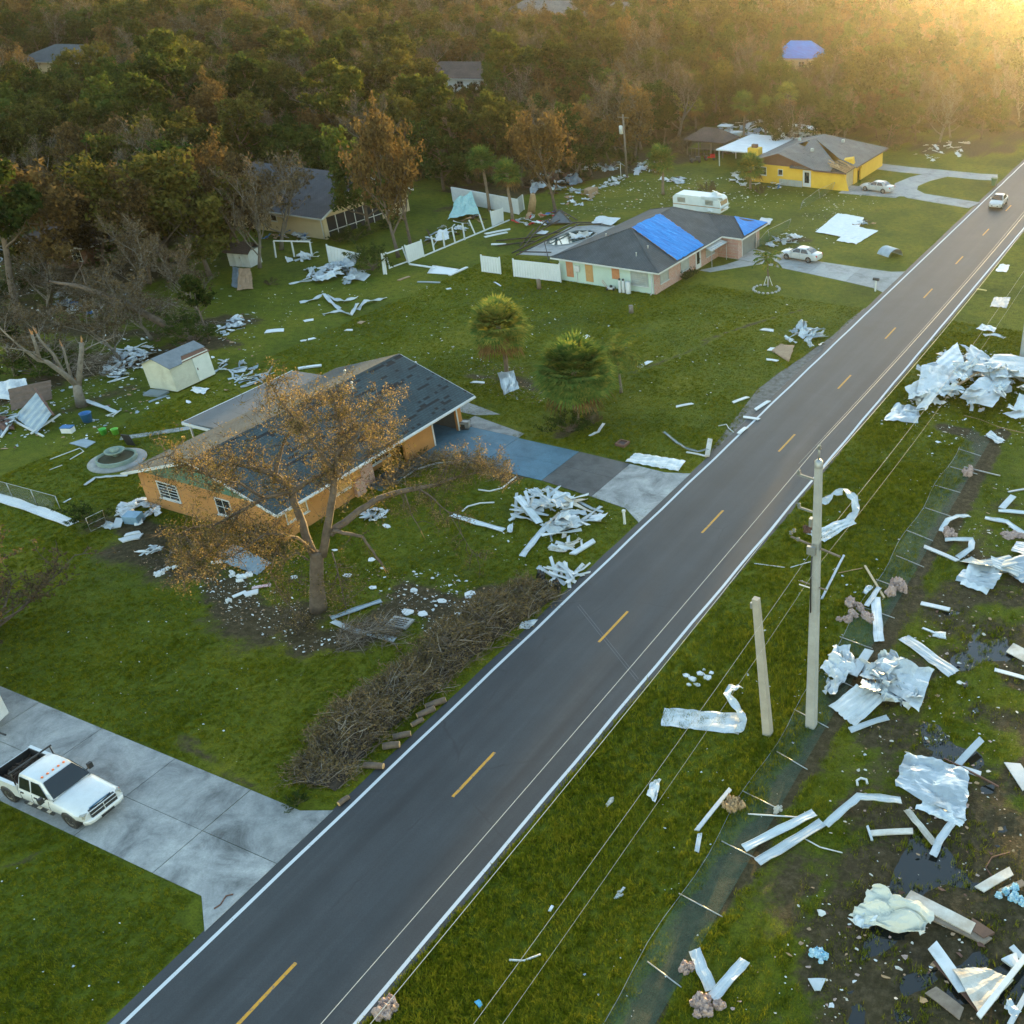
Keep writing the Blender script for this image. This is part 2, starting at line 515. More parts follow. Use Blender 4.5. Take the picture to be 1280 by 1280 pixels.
# road sheet with slightly ragged edges
ys = np.concatenate([np.arange(-40, 260, 1.5), np.arange(260, 1500, 20)])
r = MB()
rng = np.random.default_rng(3)
vl = [(-ROADX - 0.32 - 0.09 * vnoise(y, 0.3, 2.1, 4) - 0.05 * rng.random(), y, 0.012) for y in ys]
vr = [(ROADX + 0.12 + 0.10 * vnoise(y, 3.3, 2.1, 6) + 0.05 * rng.random(), y, 0.012) for y in ys]
vs = [p for ab in zip(vl, vr) for p in ab]
r.add(vs, [(2 * i, 2 * i + 1, 2 * i + 3, 2 * i + 2) for i in range(len(ys) - 1)])
road = struct(r.build('road', ASPH))
def paint(name, c, wear):
    m, nt, b = _nodes(name)
    pos = N(nt, 'ShaderNodeNewGeometry').outputs['Position']
    n = noise_tex(nt, pos, 7, 5, 0.75)
    n2 = noise_tex(nt, pos, 0.5, 3, 0.6)
    f = ramp(nt, mathn(nt, 'ADD', n.outputs[0], mathn(nt, 'MULTIPLY', n2.outputs[0], 0.25)), [(wear, (0, 0, 0)), (wear + 0.12, (1, 1, 1))])
    nt.links.new(mixc(nt, f.outputs[0], c, (0.10, 0.105, 0.11)), b.inputs['Base Color'])
    b.inputs['Roughness'].default_value = 0.65
    return m
YEL = paint('yellow_paint', (0.50, 0.245, 0.015), 0.66)
WHT = paint('white_paint', (0.48, 0.51, 0.53), 0.74)
dash = MB().box((-0.075, 0, 0.013), (0.075, 3.05, 0.017)).mesh('lane_dash', YEL)
for i in range(-2, 40):
    d = link('lane_dash', dash, road)
    d.location = (0.0, 12.0 + 12.19 * i, 0)
for x in (-3.78, 3.82):
    e = MB()
    yy = np.arange(-40, 600, 2.0)
    for y in yy:
        pass
    vs = []
    for y in yy:
        j = 0.012 * math.sin(y * 0.9) + 0.01 * math.sin(y * 2.3)
        vs += [(x - 0.085 + j, y, 0.017), (x + 0.085 + j, y, 0.017)]
    e.add(vs, [(2 * i, 2 * i + 1, 2 * i + 3, 2 * i + 2) for i in range(len(yy) - 1)])
    e.build('edge_line', WHT, road)
# sealed cross joint in the lane
sj = MB()
a, c = P(723, 757), P(797, 850)
for k in (-0.09, 0.09):
    sj.beam((a.x, a.y + k, 0.014), (c.x, c.y + k, 0.014), 0.035, 0.004)
sj.build('road_joint', mk('seal_grey', (0.09, 0.095, 0.10), rough=0.7), road)
# verge of dust and gravel worn along the left edge
GRAV = mk('verge_gravel', (0.17, 0.165, 0.155), (0.07, 0.06, 0.045), 2.2, 0.95, bmp=0.6)
vg = MB()
pl = gp((1095, 395), (1040, 428), (1000, 470), (955, 512), (935, 533), (950, 520))
e = [(-4.25, 92), (-4.55, 88), (-4.8, 84), (-5.1, 78), (-5.9, 74), (-6.2, 70), (-5.7, 66.5), (-5.2, 63), (-4.7, 59.5), (-4.28, 57.5)]
vg.add([(p[0] + 0.25 * math.sin(p[1] * 1.9), p[1], 0.006) for p in e] + [(-4.2, p[1], 0.006) for p in reversed(e)], [tuple(range(2 * len(e)))[::-1]])
struct(vg.build('gravel_verge', GRAV, fix=True))
# ---- concrete drives, poured slab by slab
def concmat(name, c, c2, stain):
    m, nt, b = _nodes(name)
    pos = N(nt, 'ShaderNodeNewGeometry').outputs['Position']
    oi = N(nt, 'ShaderNodeObjectInfo')
    n1 = noise_tex(nt, pos, 0.5, 6, 0.7, 0.6)
    n2 = noise_tex(nt, pos, 1.3, 7, 0.8, 0.3)
    n3 = noise_tex(nt, pos, 14, 4, 0.7)
    r1 = ramp(nt, n1.outputs[0], [(0.3, stain), (0.47, c2), (0.68, c)])
    r2 = ramp(nt, n2.outputs[0], [(0.25, (0.72, 0.72, 0.72)), (0.5, (1.0, 1.0, 1.0)), (0.8, (1.14, 1.14, 1.14))])
    r3 = ramp(nt, n3.outputs[0], [(0.3, (0.85, 0.85, 0.85)), (0.7, (1.12, 1.12, 1.12))])
    col = mixc(nt, 1.0, mixc(nt, 1.0, r1.outputs[0], r2.outputs[0], 'MULTIPLY'), r3.outputs[0], 'MULTIPLY')
    hv = N(nt, 'ShaderNodeHueSaturation')
    nt.links.new(mathn(nt, 'ADD', mathn(nt, 'MULTIPLY', oi.outputs['Random'], 0.22), 0.89), hv.inputs['Value'])
    nt.links.new(col, hv.inputs['Color'])
    nt.links.new(hv.outputs[0], b.inputs['Base Color'])
    b.inputs['Roughness'].default_value = 0.8
    bump(nt, b, n3.outputs[0], 0.2, 0.01)
    return m
CONC = concmat('drive_concrete', (0.33, 0.34, 0.33), (0.21, 0.22, 0.22), (0.085, 0.09, 0.09))
CONCL = concmat('pale_concrete', (0.30, 0.31, 0.30), (0.25, 0.26, 0.255), (0.16, 0.16, 0.155))
CONCD = concmat('dark_concrete', (0.095, 0.10, 0.10), (0.07, 0.073, 0.074), (0.036, 0.037, 0.038))
BLUEC = concmat('blue_painted_concrete', (0.085, 0.175, 0.235), (0.068, 0.145, 0.20), (0.05, 0.11, 0.155))
def drive(name, label, slabs, z=0.03):
    d = bpy.data.objects.new(name, None)
    COL.objects.link(d)
    d['kind'] = 'structure'
    d['label'] = label
    for poly, m in slabs:
        cx = sum(p[0] for p in poly) / len(poly)
        cy = sum(p[1] for p in poly) / len(poly)
        q = []
        for p in poly:
            dx, dy = cx - p[0], cy - p[1]
            L = math.hypot(dx, dy)
            q.append((p[0] + dx / L * 0.022 - 0, p[1] + dy / L * 0.022))
        MB().prism(q, -0.05, z + random.Random(cx).uniform(-0.004, 0.004)).build('slab', m, d)
    return d
random.seed(5)
sl = []
for i, x in enumerate([-34, -23, -18.4, -13.4, -8.6]):
    x1 = [-23, -18.4, -13.4, -8.6, -4.28][i]
    if i < 4:
        sl.append(([(x, 15.75), (x1, 15.75), (x1, 18.2), (x, 18.2)], CONC))
        sl.append(([(x, 18.2), (x1, 18.2), (x1, 20.8), (x, 20.8)], CONC))
    else:
        sl.append(([(x, 15.75), (-5.8, 15.75), (-4.28, 14.6), (-4.28, 18.2), (x, 18.2)], CONC))
        sl.append(([(x, 18.2), (-4.28, 18.2), (-4.28, 21.4), (-5.6, 20.8), (x, 20.8)], CONC))
drive('driveway', 'stained grey concrete driveway under the white pickup', sl)
Yb, Yf = 50.1, 54.9
sl = [([(-24, 44.4), (-22.3, 44.4), (-22.3, 50.1), (-24, 50.1)], BLUEC),
      ([(-29, 50.1), (-24.0, 50.1), (-24.0, 54.2), (-29, 54.2)], BLUEC),
      ([(-24, 50.1), (-18.6, 50.1), (-18.6, 54.9), (-24, 54.9)], BLUEC),
      ([(-18.6, 50.1), (-13.25, 50.1), (-13.25, 52.5), (-18.6, 52.5)], BLUEC),
      ([(-18.6, 52.5), (-13.25, 52.5), (-13.25, 54.8), (-18.6, 54.8)], BLUEC),
      ([(-13.25, 50.1), (-8.9, 49.6), (-8.9, 52.4), (-13.25, 52.5)], CONCD),
      ([(-13.25, 52.5), (-8.9, 52.4), (-8.9, 54.7), (-13.25, 54.8)], CONCD),
      ([(-8.9, 49.6), (-6.0, 49.2), (-4.28, 48.0), (-4.28, 55.2), (-6, 54.6), (-8.9, 54.7)], CONC),
      ([(-24, 54.9), (-18.6, 54.9), (-18.6, 55.6), (-24, 56.6)], CONC),
      ([(-27.5, 56.7), (-24, 56.7), (-22.3, 57.6), (-27, 58.6)], CONCL)]
drive('driveway', 'blue painted concrete drive in front of the orange house', sl)
# curved walk in front of the green house and its drive
sl = [([(-26, 101.4), (-22.3, 101.2), (-18.2, 100.6), (-18.2, 104.4), (-22.3, 105.6), (-26, 107)], CONCL),
      ([(-18.2, 100.6), (-13.6, 99.8), (-13.6, 104.2), (-18.2, 104.4)], CONCL),
      ([(-13.6, 99.8), (-9, 98.9), (-9, 104.0), (-13.6, 104.2)], CONCL),
      ([(-9, 98.9), (-5.6, 98.1), (-4.28, 97.2), (-4.28, 104.7), (-5.6, 104), (-9, 104.0)], CONCL),
      ([(-24.8, 96.0), (-23.4, 95.9), (-21.6, 98.2), (-19.6, 100.7), (-22.3, 101.1), (-23.2, 98.6)], CONCL)]
drive('driveway', 'pale concrete drive leading to the brick garage', sl)
# yellow house: drive apron and loop
lo, hi = [], []
sl = [([(-23, 133.8), (-15, 134.5), (-14.4, 138.6), (-23, 138.6)], CONC)]
ctr = gp((1068, 203), (1098, 208), (1130, 212), (1165, 215), (1195, 218), (1225, 221), (1247, 222))
ctr2 = gp((1178, 217), (1150, 224), (1133, 231), (1131, 238), (1145, 245), (1175, 250), (1218, 257))
def ribbon(pts, w):
    out = []
    for i in range(len(pts) - 1):
        def nrm(k):
            a = Vector(pts[max(k - 1, 0)]); b2 = Vector(pts[min(k + 1, len(pts) - 1)])
            d = (b2 - a).normalized()
            return Vector((-d.y, d.x))
        n0, n1_ = nrm(i), nrm(i + 1)
        a, b2 = Vector(pts[i]), Vector(pts[i + 1])
        out.append([tuple(a + n0 * w), tuple(a - n0 * w), tuple(b2 - n1_ * w), tuple(b2 + n1_ * w)])
    return out
for q in ribbon(ctr, 1.9):
    sl.append((q, CONCL))
d = drive('driveway', 'looping pale concrete drive beside the yellow house', sl)
sl2 = [(q, CONCL) for q in ribbon(ctr2, 1.7)]
sl2.append((gp((1080, 240), (1135, 233), (1150, 246), (1090, 245)), CONCL))
for k, (q, mm) in enumerate(sl2):
    MB().prism(q, -0.05, 0.038 + 0.005 * k).build('slab', mm, d)
# garden path behind the orange house
pth = gp((150, 548), (185, 543), (225, 537), (262, 530))
d = drive('garden_path', 'narrow concrete path behind the orange house', [(q, CONCL) for q in ribbon(pth, 0.35)])
# ------------------------------------------------------------------ vegetation
BARK = mk('bark', (0.14, 0.105, 0.078), (0.07, 0.053, 0.04), 3.0, 0.95, bmp=0.6, bscale=14)
BARKG = mk('grey_bark', (0.20, 0.18, 0.15), (0.11, 0.095, 0.08), 2.5, 0.95, bmp=0.6, bscale=14)
TWIG = mk('twig', (0.095, 0.07, 0.05), (0.05, 0.037, 0.027), 2.0, 0.95)
TWIGG = mk('grey_twig', (0.19, 0.165, 0.135), (0.10, 0.085, 0.07), 2.0, 0.95)
PALMT = mk('palm_trunk', (0.22, 0.165, 0.12), (0.12, 0.09, 0.065), 3.0, 0.95, bmp=0.7, bscale=9)
OLIVE = leafmat('olive_leaf', [(0.25, (0.020, 0.026, 0.007)), (0.5, (0.050, 0.055, 0.014)), (0.75, (0.100, 0.090, 0.022))], 0.5, 0.25)
RUST = leafmat('rust_leaf', [(0.25, (0.034, 0.026, 0.012)), (0.5, (0.080, 0.056, 0.023)), (0.75, (0.15, 0.10, 0.038))], 0.6, 0.25)
BROWN = leafmat('brown_leaf', [(0.25, (0.035, 0.029, 0.019)), (0.5, (0.075, 0.058, 0.034)), (0.8, (0.12, 0.09, 0.048))], 0.5, 0.25)
GREEN = leafmat('green_leaf', [(0.25, (0.014, 0.030, 0.008)), (0.5, (0.034, 0.060, 0.014)), (0.8, (0.075, 0.095, 0.020))], 0.6, 0.25)
PINEL = leafmat('pine_leaf', [(0.25, (0.012, 0.026, 0.008)), (0.5, (0.034, 0.052, 0.012)), (0.8, (0.085, 0.090, 0.018))], 0.7)
PALML = leafmat('palm_leaf', [(0.2, (0.035, 0.075, 0.018)), (0.5, (0.085, 0.135, 0.030)), (0.85, (0.24, 0.22, 0.045))], 0.9, 0.22)
PALMD = leafmat('dead_palm_leaf', [(0.2, (0.06, 0.04, 0.018)), (0.5, (0.13, 0.08, 0.032)), (0.8, (0.22, 0.13, 0.05))], 0.9, 0.3)
def tri_leaves(mb, pts, size, rng, mi, flat=0.0, droop=0.0):
    n = len(pts)
    if n == 0:
        return
    pts = np.asarray(pts)
    a = rng.normal(size=(n, 3))
    a[:, 2] = a[:, 2] * (1 - flat) - droop
    a /= np.linalg.norm(a, axis=1)[:, None] + 1e-9
    b = rng.normal(size=(n, 3))
    b = np.cross(a, b)
    b /= np.linalg.norm(b, axis=1)[:, None] + 1e-9
    s = (size * rng.uniform(0.6, 1.4, n))[:, None]
    v = np.stack([pts + a * s, pts - a * s * 0.4 + b * s * 0.5, pts - a * s * 0.4 - b * s * 0.5], 1).reshape(-1, 3)
    o = len(mb.v)
    mb.v.extend(map(tuple, v))
    mb.f.extend([(o + 3 * i, o + 3 * i + 1, o + 3 * i + 2) for i in range(n)])
    mb.mi.extend([mi] * n)
    mb.sm.extend([False] * n)
def twig_strip(mb, p, q, w, mi):
    d = q - p
    s = d.cross(Vector((random.uniform(-1, 1), random.uniform(-1, 1), random.uniform(-.3, 1))))
    if s.length < 1e-6:
        return
    s.normalize()
    s *= w
    mb.add([p - s, p + s, q], [(0, 1, 2)], mi)
def grow_tree(seed, H, r0, kind):
    R = random.Random(seed)
    random.seed(seed)
    rng = np.random.default_rng(seed)
    T, Cn = MB(), MB()
    leafpts = []
    conf = dict(
        olive=dict(n1=9, n2=6, n3=6, up=0.35, first=0.22, spread=1.0, leaf=15, lsz=0.25, l1=0.48),
        rust=dict(n1=9, n2=6, n3=6, up=0.45, first=0.22, spread=0.8, leaf=10, lsz=0.23, l1=0.46),
        bare=dict(n1=10, n2=7, n3=8, up=0.55, first=0.15, spread=0.75, leaf=3, lsz=0.2, l1=0.5),
        pine=dict(n1=13, n2=4, n3=3, up=0.25, first=0.45, spread=1.0, leaf=26, lsz=0.25, l1=0.26),
        leafy=dict(n1=10, n2=6, n3=5, up=0.3, first=0.2, spread=1.05, leaf=20, lsz=0.25, l1=0.42),
        shrub=dict(n1=12, n2=5, n3=4, up=0.25, first=0.02, spread=1.2, leaf=22, lsz=0.15, l1=0.75),
        drybush=dict(n1=13, n2=6, n3=6, up=0.3, first=0.02, spread=1.1, leaf=7, lsz=0.13, l1=0.8),
    )[kind]
    k = H / 10.0
    def path(p, d, L, wob, up, n=4):
        pts = [p.copy()]
        for i in range(n):
            d = (d + Vector((R.uniform(-wob, wob), R.uniform(-wob, wob), R.uniform(-wob, wob) + up * 0.25))).normalized()
            p = p + d * (L / n)
            pts.append(p.copy())
        return pts, d
    lean = Vector((R.uniform(-.16, .16), R.uniform(-.16, .16), 1)).normalized()
    th = H * (0.92 if kind == 'pine' else (0.15 if kind in ('shrub', 'drybush') else 0.62))
    tp, td = path(Vector((0, 0, 0)), lean, th, 0.10, 0.3, 7)
    T.tube(tp, [r0 * (1.25 if i == 0 else 1 - 0.72 * i / 7) for i in range(8)], 7)
    def at(pts, f):
        x = f * (len(pts) - 1)
        i = min(int(x), len(pts) - 2)
        return pts[i].lerp(pts[i + 1], x - i)
    for i in range(conf['n1']):
        f = conf['first'] + (1 - conf['first']) * (i + R.random() * 0.8) / conf['n1']
        f = min(f, 1)
        a = i * 2.4 + R.uniform(-0.6, 0.6)
        base = at(tp, f)
        el = R.uniform(0.15, 0.75) + (0.5 if f > 0.85 and kind != 'pine' else 0)
        d = Vector((math.cos(a) * conf['spread'], math.sin(a) * conf['spread'], math.tan(min(el, 1.2))))
        L = H * conf['l1'] * R.uniform(0.7, 1.15) * (1.0 - 0.35 * f if kind != 'pine' else 1.25 - 0.85 * f)
        lp, ld = path(base, d.normalized(), L, 0.22, conf['up'])
        rl = r0 * (0.5 - 0.28 * f) + 0.015
        T.tube(lp, [rl * (1 - 0.8 * j / 4) for j in range(5)], 4, cap=False)
        for j in range(conf['n2']):
            f2 = 0.3 + 0.7 * (j + R.random()) / conf['n2']
            b2 = at(lp, min(f2, 1))
            d2 = (ld + Vector((R.uniform(-1, 1), R.uniform(-1, 1), R.uniform(-.3, .9)))).normalized()
            L2 = L * R.uniform(0.3, 0.55)
            bp, bd = path(b2, d2, L2, 0.3, conf['up'], 3)
            Cn.tube(bp, [rl * 0.34, rl * 0.26, rl * 0.18, rl * 0.08], 3, 0, cap=False)
            for t in range(conf['n3']):
                f3 = 0.25 + 0.75 * (t + R.random()) / conf['n3']
                b3 = at(bp, min(f3, 1))
                d3 = (bd + Vector((R.uniform(-1, 1), R.uniform(-1, 1), R.uniform(-.4, .9)))).normalized()
                L3 = k * R.uniform(0.5, 1.1)
                e3 = b3 + d3 * L3
                twig_strip(Cn, b3, e3, 0.022 * max(k, 0.5), 0)
                for s in range(2):
                    e4 = b3.lerp(e3, R.uniform(0.3, 0.8))
                    twig_strip(Cn, e4, e4 + Vector((R.uniform(-1, 1), R.uniform(-1, 1), R.uniform(-.5, 1))) * L3 * 0.55, 0.012 * max(k, 0.5), 0)
                m_ = conf['leaf']
                c = np.array(b3.lerp(e3, 0.65))
                sg = 0.27 * k * (0.8 if kind == 'pine' else 1.0)
                if R.random() < (0.93 if kind in ('pine', 'leafy', 'shrub') else 0.8):
                    leafpts.append(c + rng.normal(size=(m_, 3)) * np.array([sg, sg, sg * (0.55 if kind == 'pine' else 0.8)]))
    lp_ = np.concatenate(leafpts) if leafpts else np.zeros((0, 3))
    lp_ = lp_[lp_[:, 2] > 0.05]
    tri_leaves(Cn, lp_, conf['lsz'] * max(k, 0.45), rng, 1)
    return T, Cn
TREE_PROTO = {}
LEAFM = dict(olive=OLIVE, rust=RUST, bare=BROWN, pine=PINEL, leafy=GREEN, shrub=GREEN, drybush=BROWN)
for kd, n in (('olive', 3), ('rust', 3), ('bare', 3), ('pine', 2), ('leafy', 2), ('shrub', 2), ('drybush', 2)):
    for i in range(n):
        H0 = 3.0 if kd in ('shrub', 'drybush') else 10.0
        T, Cn = grow_tree(100 + hash(kd) % 1 + i * 7 + len(kd) * 31, H0, 0.20 if H0 > 5 else 0.07, kd)
        TREE_PROTO.setdefault(kd, []).append((T.mesh('trunk', BARKG if kd == 'bare' else BARK), Cn.mesh('crown', [TWIGG if kd == 'bare' else TWIG, LEAFM[kd]]), H0))
def place_tree(name, label, cat, kind, loc, H, rz=0.0, group=None, var=0, sx=1.0, lean=None):
    T, Cm, H0 = TREE_PROTO[kind][var % len(TREE_PROTO[kind])]
    t = thing(name, label, cat, loc, rz, group)
    s = H / H0
    t.scale = (s * sx, s * sx, s)
    if lean:
        t.rotation_euler = (lean[0], lean[1], rz)
    link('trunk', T, t)
    link('crown', Cm, t)
    return t
# ---- palms
def fan_palm(seed, H, rc=1.5, nleaf=52, skirt=0.25, blades=15):
    R = random.Random(seed)
    T, Cn = MB(), MB()
    pts = [Vector((0.12 * math.sin(i * 0.7 + seed) * i / 6, 0.1 * math.cos(i * 0.6 + seed) * i / 6, H * i / 8)) for i in range(9)]
    T.tube(pts, [0.24, 0.2, 0.185, 0.18, 0.175, 0.175, 0.18, 0.21, 0.2], 10)
    top = pts[-1]
    for i in range(nleaf):
        u = (i + 0.5) / nleaf
        el = math.asin(max(-0.93, min(0.98, 1 - u * (1.55 + skirt * 1.2)))) + R.uniform(-.12, .12)
        az = i * 2.39996 + R.uniform(-.3, .3)
        d = Vector((math.cos(az) * math.cos(el), math.sin(az) * math.cos(el), math.sin(el)))
        side = Vector((-math.sin(az), math.cos(az), 0))
        nrm = side.cross(d).normalized()
        if nrm.z < 0:
            nrm = -nrm
        lp = rc * R.uniform(0.42, 0.58)
        c = top + d * lp - Vector((0, 0, 0.10 * lp))
        dead = u > 1 - skirt * R.uniform(0.6, 1.1)
        mi = 1 if dead else 0
        Cn.tube([top, c], [0.018, 0.012], 3, mi, cap=False)
        L = rc * R.uniform(0.5, 0.62)
        for b in range(blades):
            t = (b / (blades - 1) - 0.5) * 2
            an = t * 1.9
            bd = (d * math.cos(an) + side * math.sin(an)).normalized()
            bl = L * (1 - 0.28 * abs(t)) * R.uniform(0.88, 1.1)
            dr = Vector((0, 0, -1)) * bl * (0.25 if not dead else 0.6) * R.uniform(0.5, 1.5)
            w = (nrm.cross(bd)).normalized() * 0.055 * rc / 1.5
            lift = nrm * 0.06 * (1 - abs(t))
            m1 = c + bd * bl * 0.55 + lift
            e = c + bd * bl + dr * 0.5
            Cn.add([c, m1 - w, m1 + w, e], [(0, 1, 2), (1, 3, 2)], mi)
    return T, Cn
def feather_palm(seed, H, nf=11, L=1.7):
    R = random.Random(seed)
    T, Cn = MB(), MB()
    pts = [Vector((0.05 * math.sin(i), 0.05 * math.cos(i * 1.3), H * i / 6)) for i in range(7)]
    T.tube(pts, [0.15, 0.11, 0.1, 0.095, 0.09, 0.09, 0.1], 8)
    top = pts[-1]
    for i in range(nf):
        az = i * 2.39996 + R.uniform(-.3, .3)
        el = R.uniform(0.25, 1.25)
        d = Vector((math.cos(az) * math.cos(el), math.sin(az) * math.cos(el), math.sin(el)))
        p, ps = top.copy(), [top.copy()]
        n = 9
        for k in range(n):
            d = (d + Vector((0, 0, -0.17))).normalized()
            p = p + d * L / n
            ps.append(p.copy())
        Cn.tube(ps, [0.022 - 0.0018 * k for k in range(n + 1)], 3, 0, cap=False)
        for k in range(1, n):
            for t in range(4):
                q = ps[k].lerp(ps[k + 1], t / 4)
                dd = (ps[k + 1] - ps[k]).normalized()
                s0 = dd.cross(Vector((0, 0, 1))).normalized()
                for sg in (-1, 1):
                    ll = 0.42 * L / 1.7 * math.sin(math.pi * (0.12 + 0.8 * k / n))
                    e = q + (s0 * sg + dd * 0.55 + Vector((0, 0, -0.45 + R.uniform(-.2, .2)))) * ll
                    twig_strip(Cn, q, e, 0.045, 0)
    return T, Cn
PALM_PROTO = []
for i in range(3):
    T, Cn = fan_palm(11 + i * 5, 6.0, 1.7, 48, 0.1 + 0.06 * i, 13)
    PALM_PROTO.append((T.mesh('trunk', PALMT), Cn.mesh('crown', [PALML, PALMD])))
def palm_at(label, u, v, vtop, var=0, crown=1.0, group=None):
    b = P(u, v)
    Htop = PV(u, vtop, b).z
    t = thing('cabbage_palm', label, 'palm tree', b, random.Random(u).uniform(0, 6), group)
    s = crown
    T, Cm = PALM_PROTO[var % 3]
    tr = link('trunk', T, t)
    H = max(Htop - 1.35 * s, 1.0)
    tr.scale = (1, 1, H / 6.0)
    c = link('crown', Cm, t)
    c.scale = (s, s, s)
    c.location = (0, 0, H - 6.0 * s)
    return t
# ------------------------------------------------------------------ forest
BGH = [(-127, 184, 8), (-226, 167, 13), (-186, 302, 14), (-73, 240, 8), (-166, 310, 10)]
rng = np.random.default_rng(42)
def in_frame(x, y, z=4.0, m=90):
    d = np.stack([x - CAM[0], y - CAM[1], np.full(np.shape(x), z) - CAM[2]], -1)
    zc = d @ _fw
    u = PX + F * (d @ _rt) / np.maximum(zc, 1)
    v = PY - F * (d @ _up) / np.maximum(zc, 1)
    return (zc > 5) & (u > -m) & (u < 1280 + m * 1.5) & (v > -130) & (v < 1280 + m)
# jittered grid of stems, closer together near the clearing
pts = []
for (x0, x1, y0, y1, st) in ((-620, 90, -20, 700, 6.0),):
    xs, ys = np.meshgrid(np.arange(x0, x1, st), np.arange(y0, y1, st))
    xs = xs + rng.uniform(-st * 0.45, st * 0.45, xs.shape)
    ys = ys + rng.uniform(-st * 0.45, st * 0.45, ys.shape)
    pts.append(np.stack([xs.ravel(), ys.ravel()], 1))
pts = np.concatenate(pts)
ok = (inpoly(pts[:, 0], pts[:, 1], FOREST_A) | inpoly(pts[:, 0], pts[:, 1], FOREST_B)) & (in_frame(pts[:, 0], pts[:, 1]) | ((pts[:, 0] > -90) & (pts[:, 0] < 90) & (pts[:, 1] > 175) & (pts[:, 1] < 560)))
ok &= ~((pts[:, 0] > -9) & (pts[:, 0] < 9))
CLEAR = [gp((0, 270), (110, 262), (170, 300), (120, 335), (0, 345)), gp((150, 410), (300, 400), (330, 470), (110, 500)), [(-92, 84), (-66, 84), (-66, 106), (-92, 106)], gp((850, 205), (1000, 185), (1000, 155), (880, 160)), gp((1090, 195), (1200, 212), (1280, 200), (1280, 180), (1200, 178), (1150, 185))]
for c in CLEAR:
    ok &= ~inpoly(pts[:, 0], pts[:, 1], c)
pts = pts[ok]
hs = rng.uniform(8.0, 13.0, len(pts)) * (0.8 + 0.4 * vnoise(pts[:, 0], pts[:, 1], 28, 8))
# keep the far roofs visible: nothing tall close in front of them
for hx, hy, rr in BGH:
    d = np.hypot(pts[:, 0] - hx, pts[:, 1] - hy)
    dirv = np.array([CAM[0] - hx, CAM[1] - hy]); Ld = np.hypot(*dirv); dirv /= Ld
    rel = pts - np.array([hx, hy])
    al = rel @ dirv
    ac = np.abs(rel @ np.array([-dirv[1], dirv[0]]))
    low = (al > 0) & (al < 60) & (ac < rr * 0.8)
    hs = np.where(low, np.minimum(hs, 1.6 + al * (CAMH - 3) / Ld * 0.85), hs)
    keep = d > rr * 0.85
    pts, hs = pts[keep], hs[keep]
kinds_n = ['olive', 'rust', 'bare', 'pine', 'leafy']
kn = vnoise(pts[:, 0], pts[:, 1], 40, 12) * 0.5 + rng.random(len(pts)) * 0.5
kind = np.select([kn < 0.38, kn < 0.58, kn < 0.70, kn < 0.74], [2, 0, 1, 3], 0)
kind = np.where((rng.random(len(pts)) < 0.22), 4, kind)
kind = np.where((rng.random(len(pts)) < 0.08), 3, kind)
dist = np.hypot(pts[:, 0] - CAM[0], pts[:, 1] - CAM[1])
order = np.argsort(dist / hs)
NEAR = 285
LABEL = dict(
    olive=('olive_tree', 'storm-thinned olive brown tree standing in the wood behind the houses', 'olive brown trees of the wood'),
    rust=('rusty_tree', 'thin tree with rust brown dying leaves in the wood behind the houses', 'rust brown trees of the wood'),
    bare=('bare_tree', 'grey brown tree stripped nearly bare of leaves in the wood behind the houses', 'bare trees of the wood'),
    pine=('pine_tree', 'dark green pine rising out of the brown wood behind the houses', 'pines of the wood'),
    leafy=('green_tree', 'bushy green tree still in leaf among the brown wood behind the houses', 'green trees of the wood'))
for i in order[:NEAR]:
    kd = kinds_n[kind[i]]
    nm, lb, gr = LABEL[kd]
    h = hs[i] * (1.2 if kd == 'pine' else 1.0)
    place_tree(nm, lb, 'tree', kd, (pts[i, 0], pts[i, 1], 0), h, rng.uniform(0, 6.3), gr, int(rng.integers(0, 9)), rng.uniform(0.85, 1.2), (rng.uniform(-.12, .12), rng.uniform(-.12, .12)))
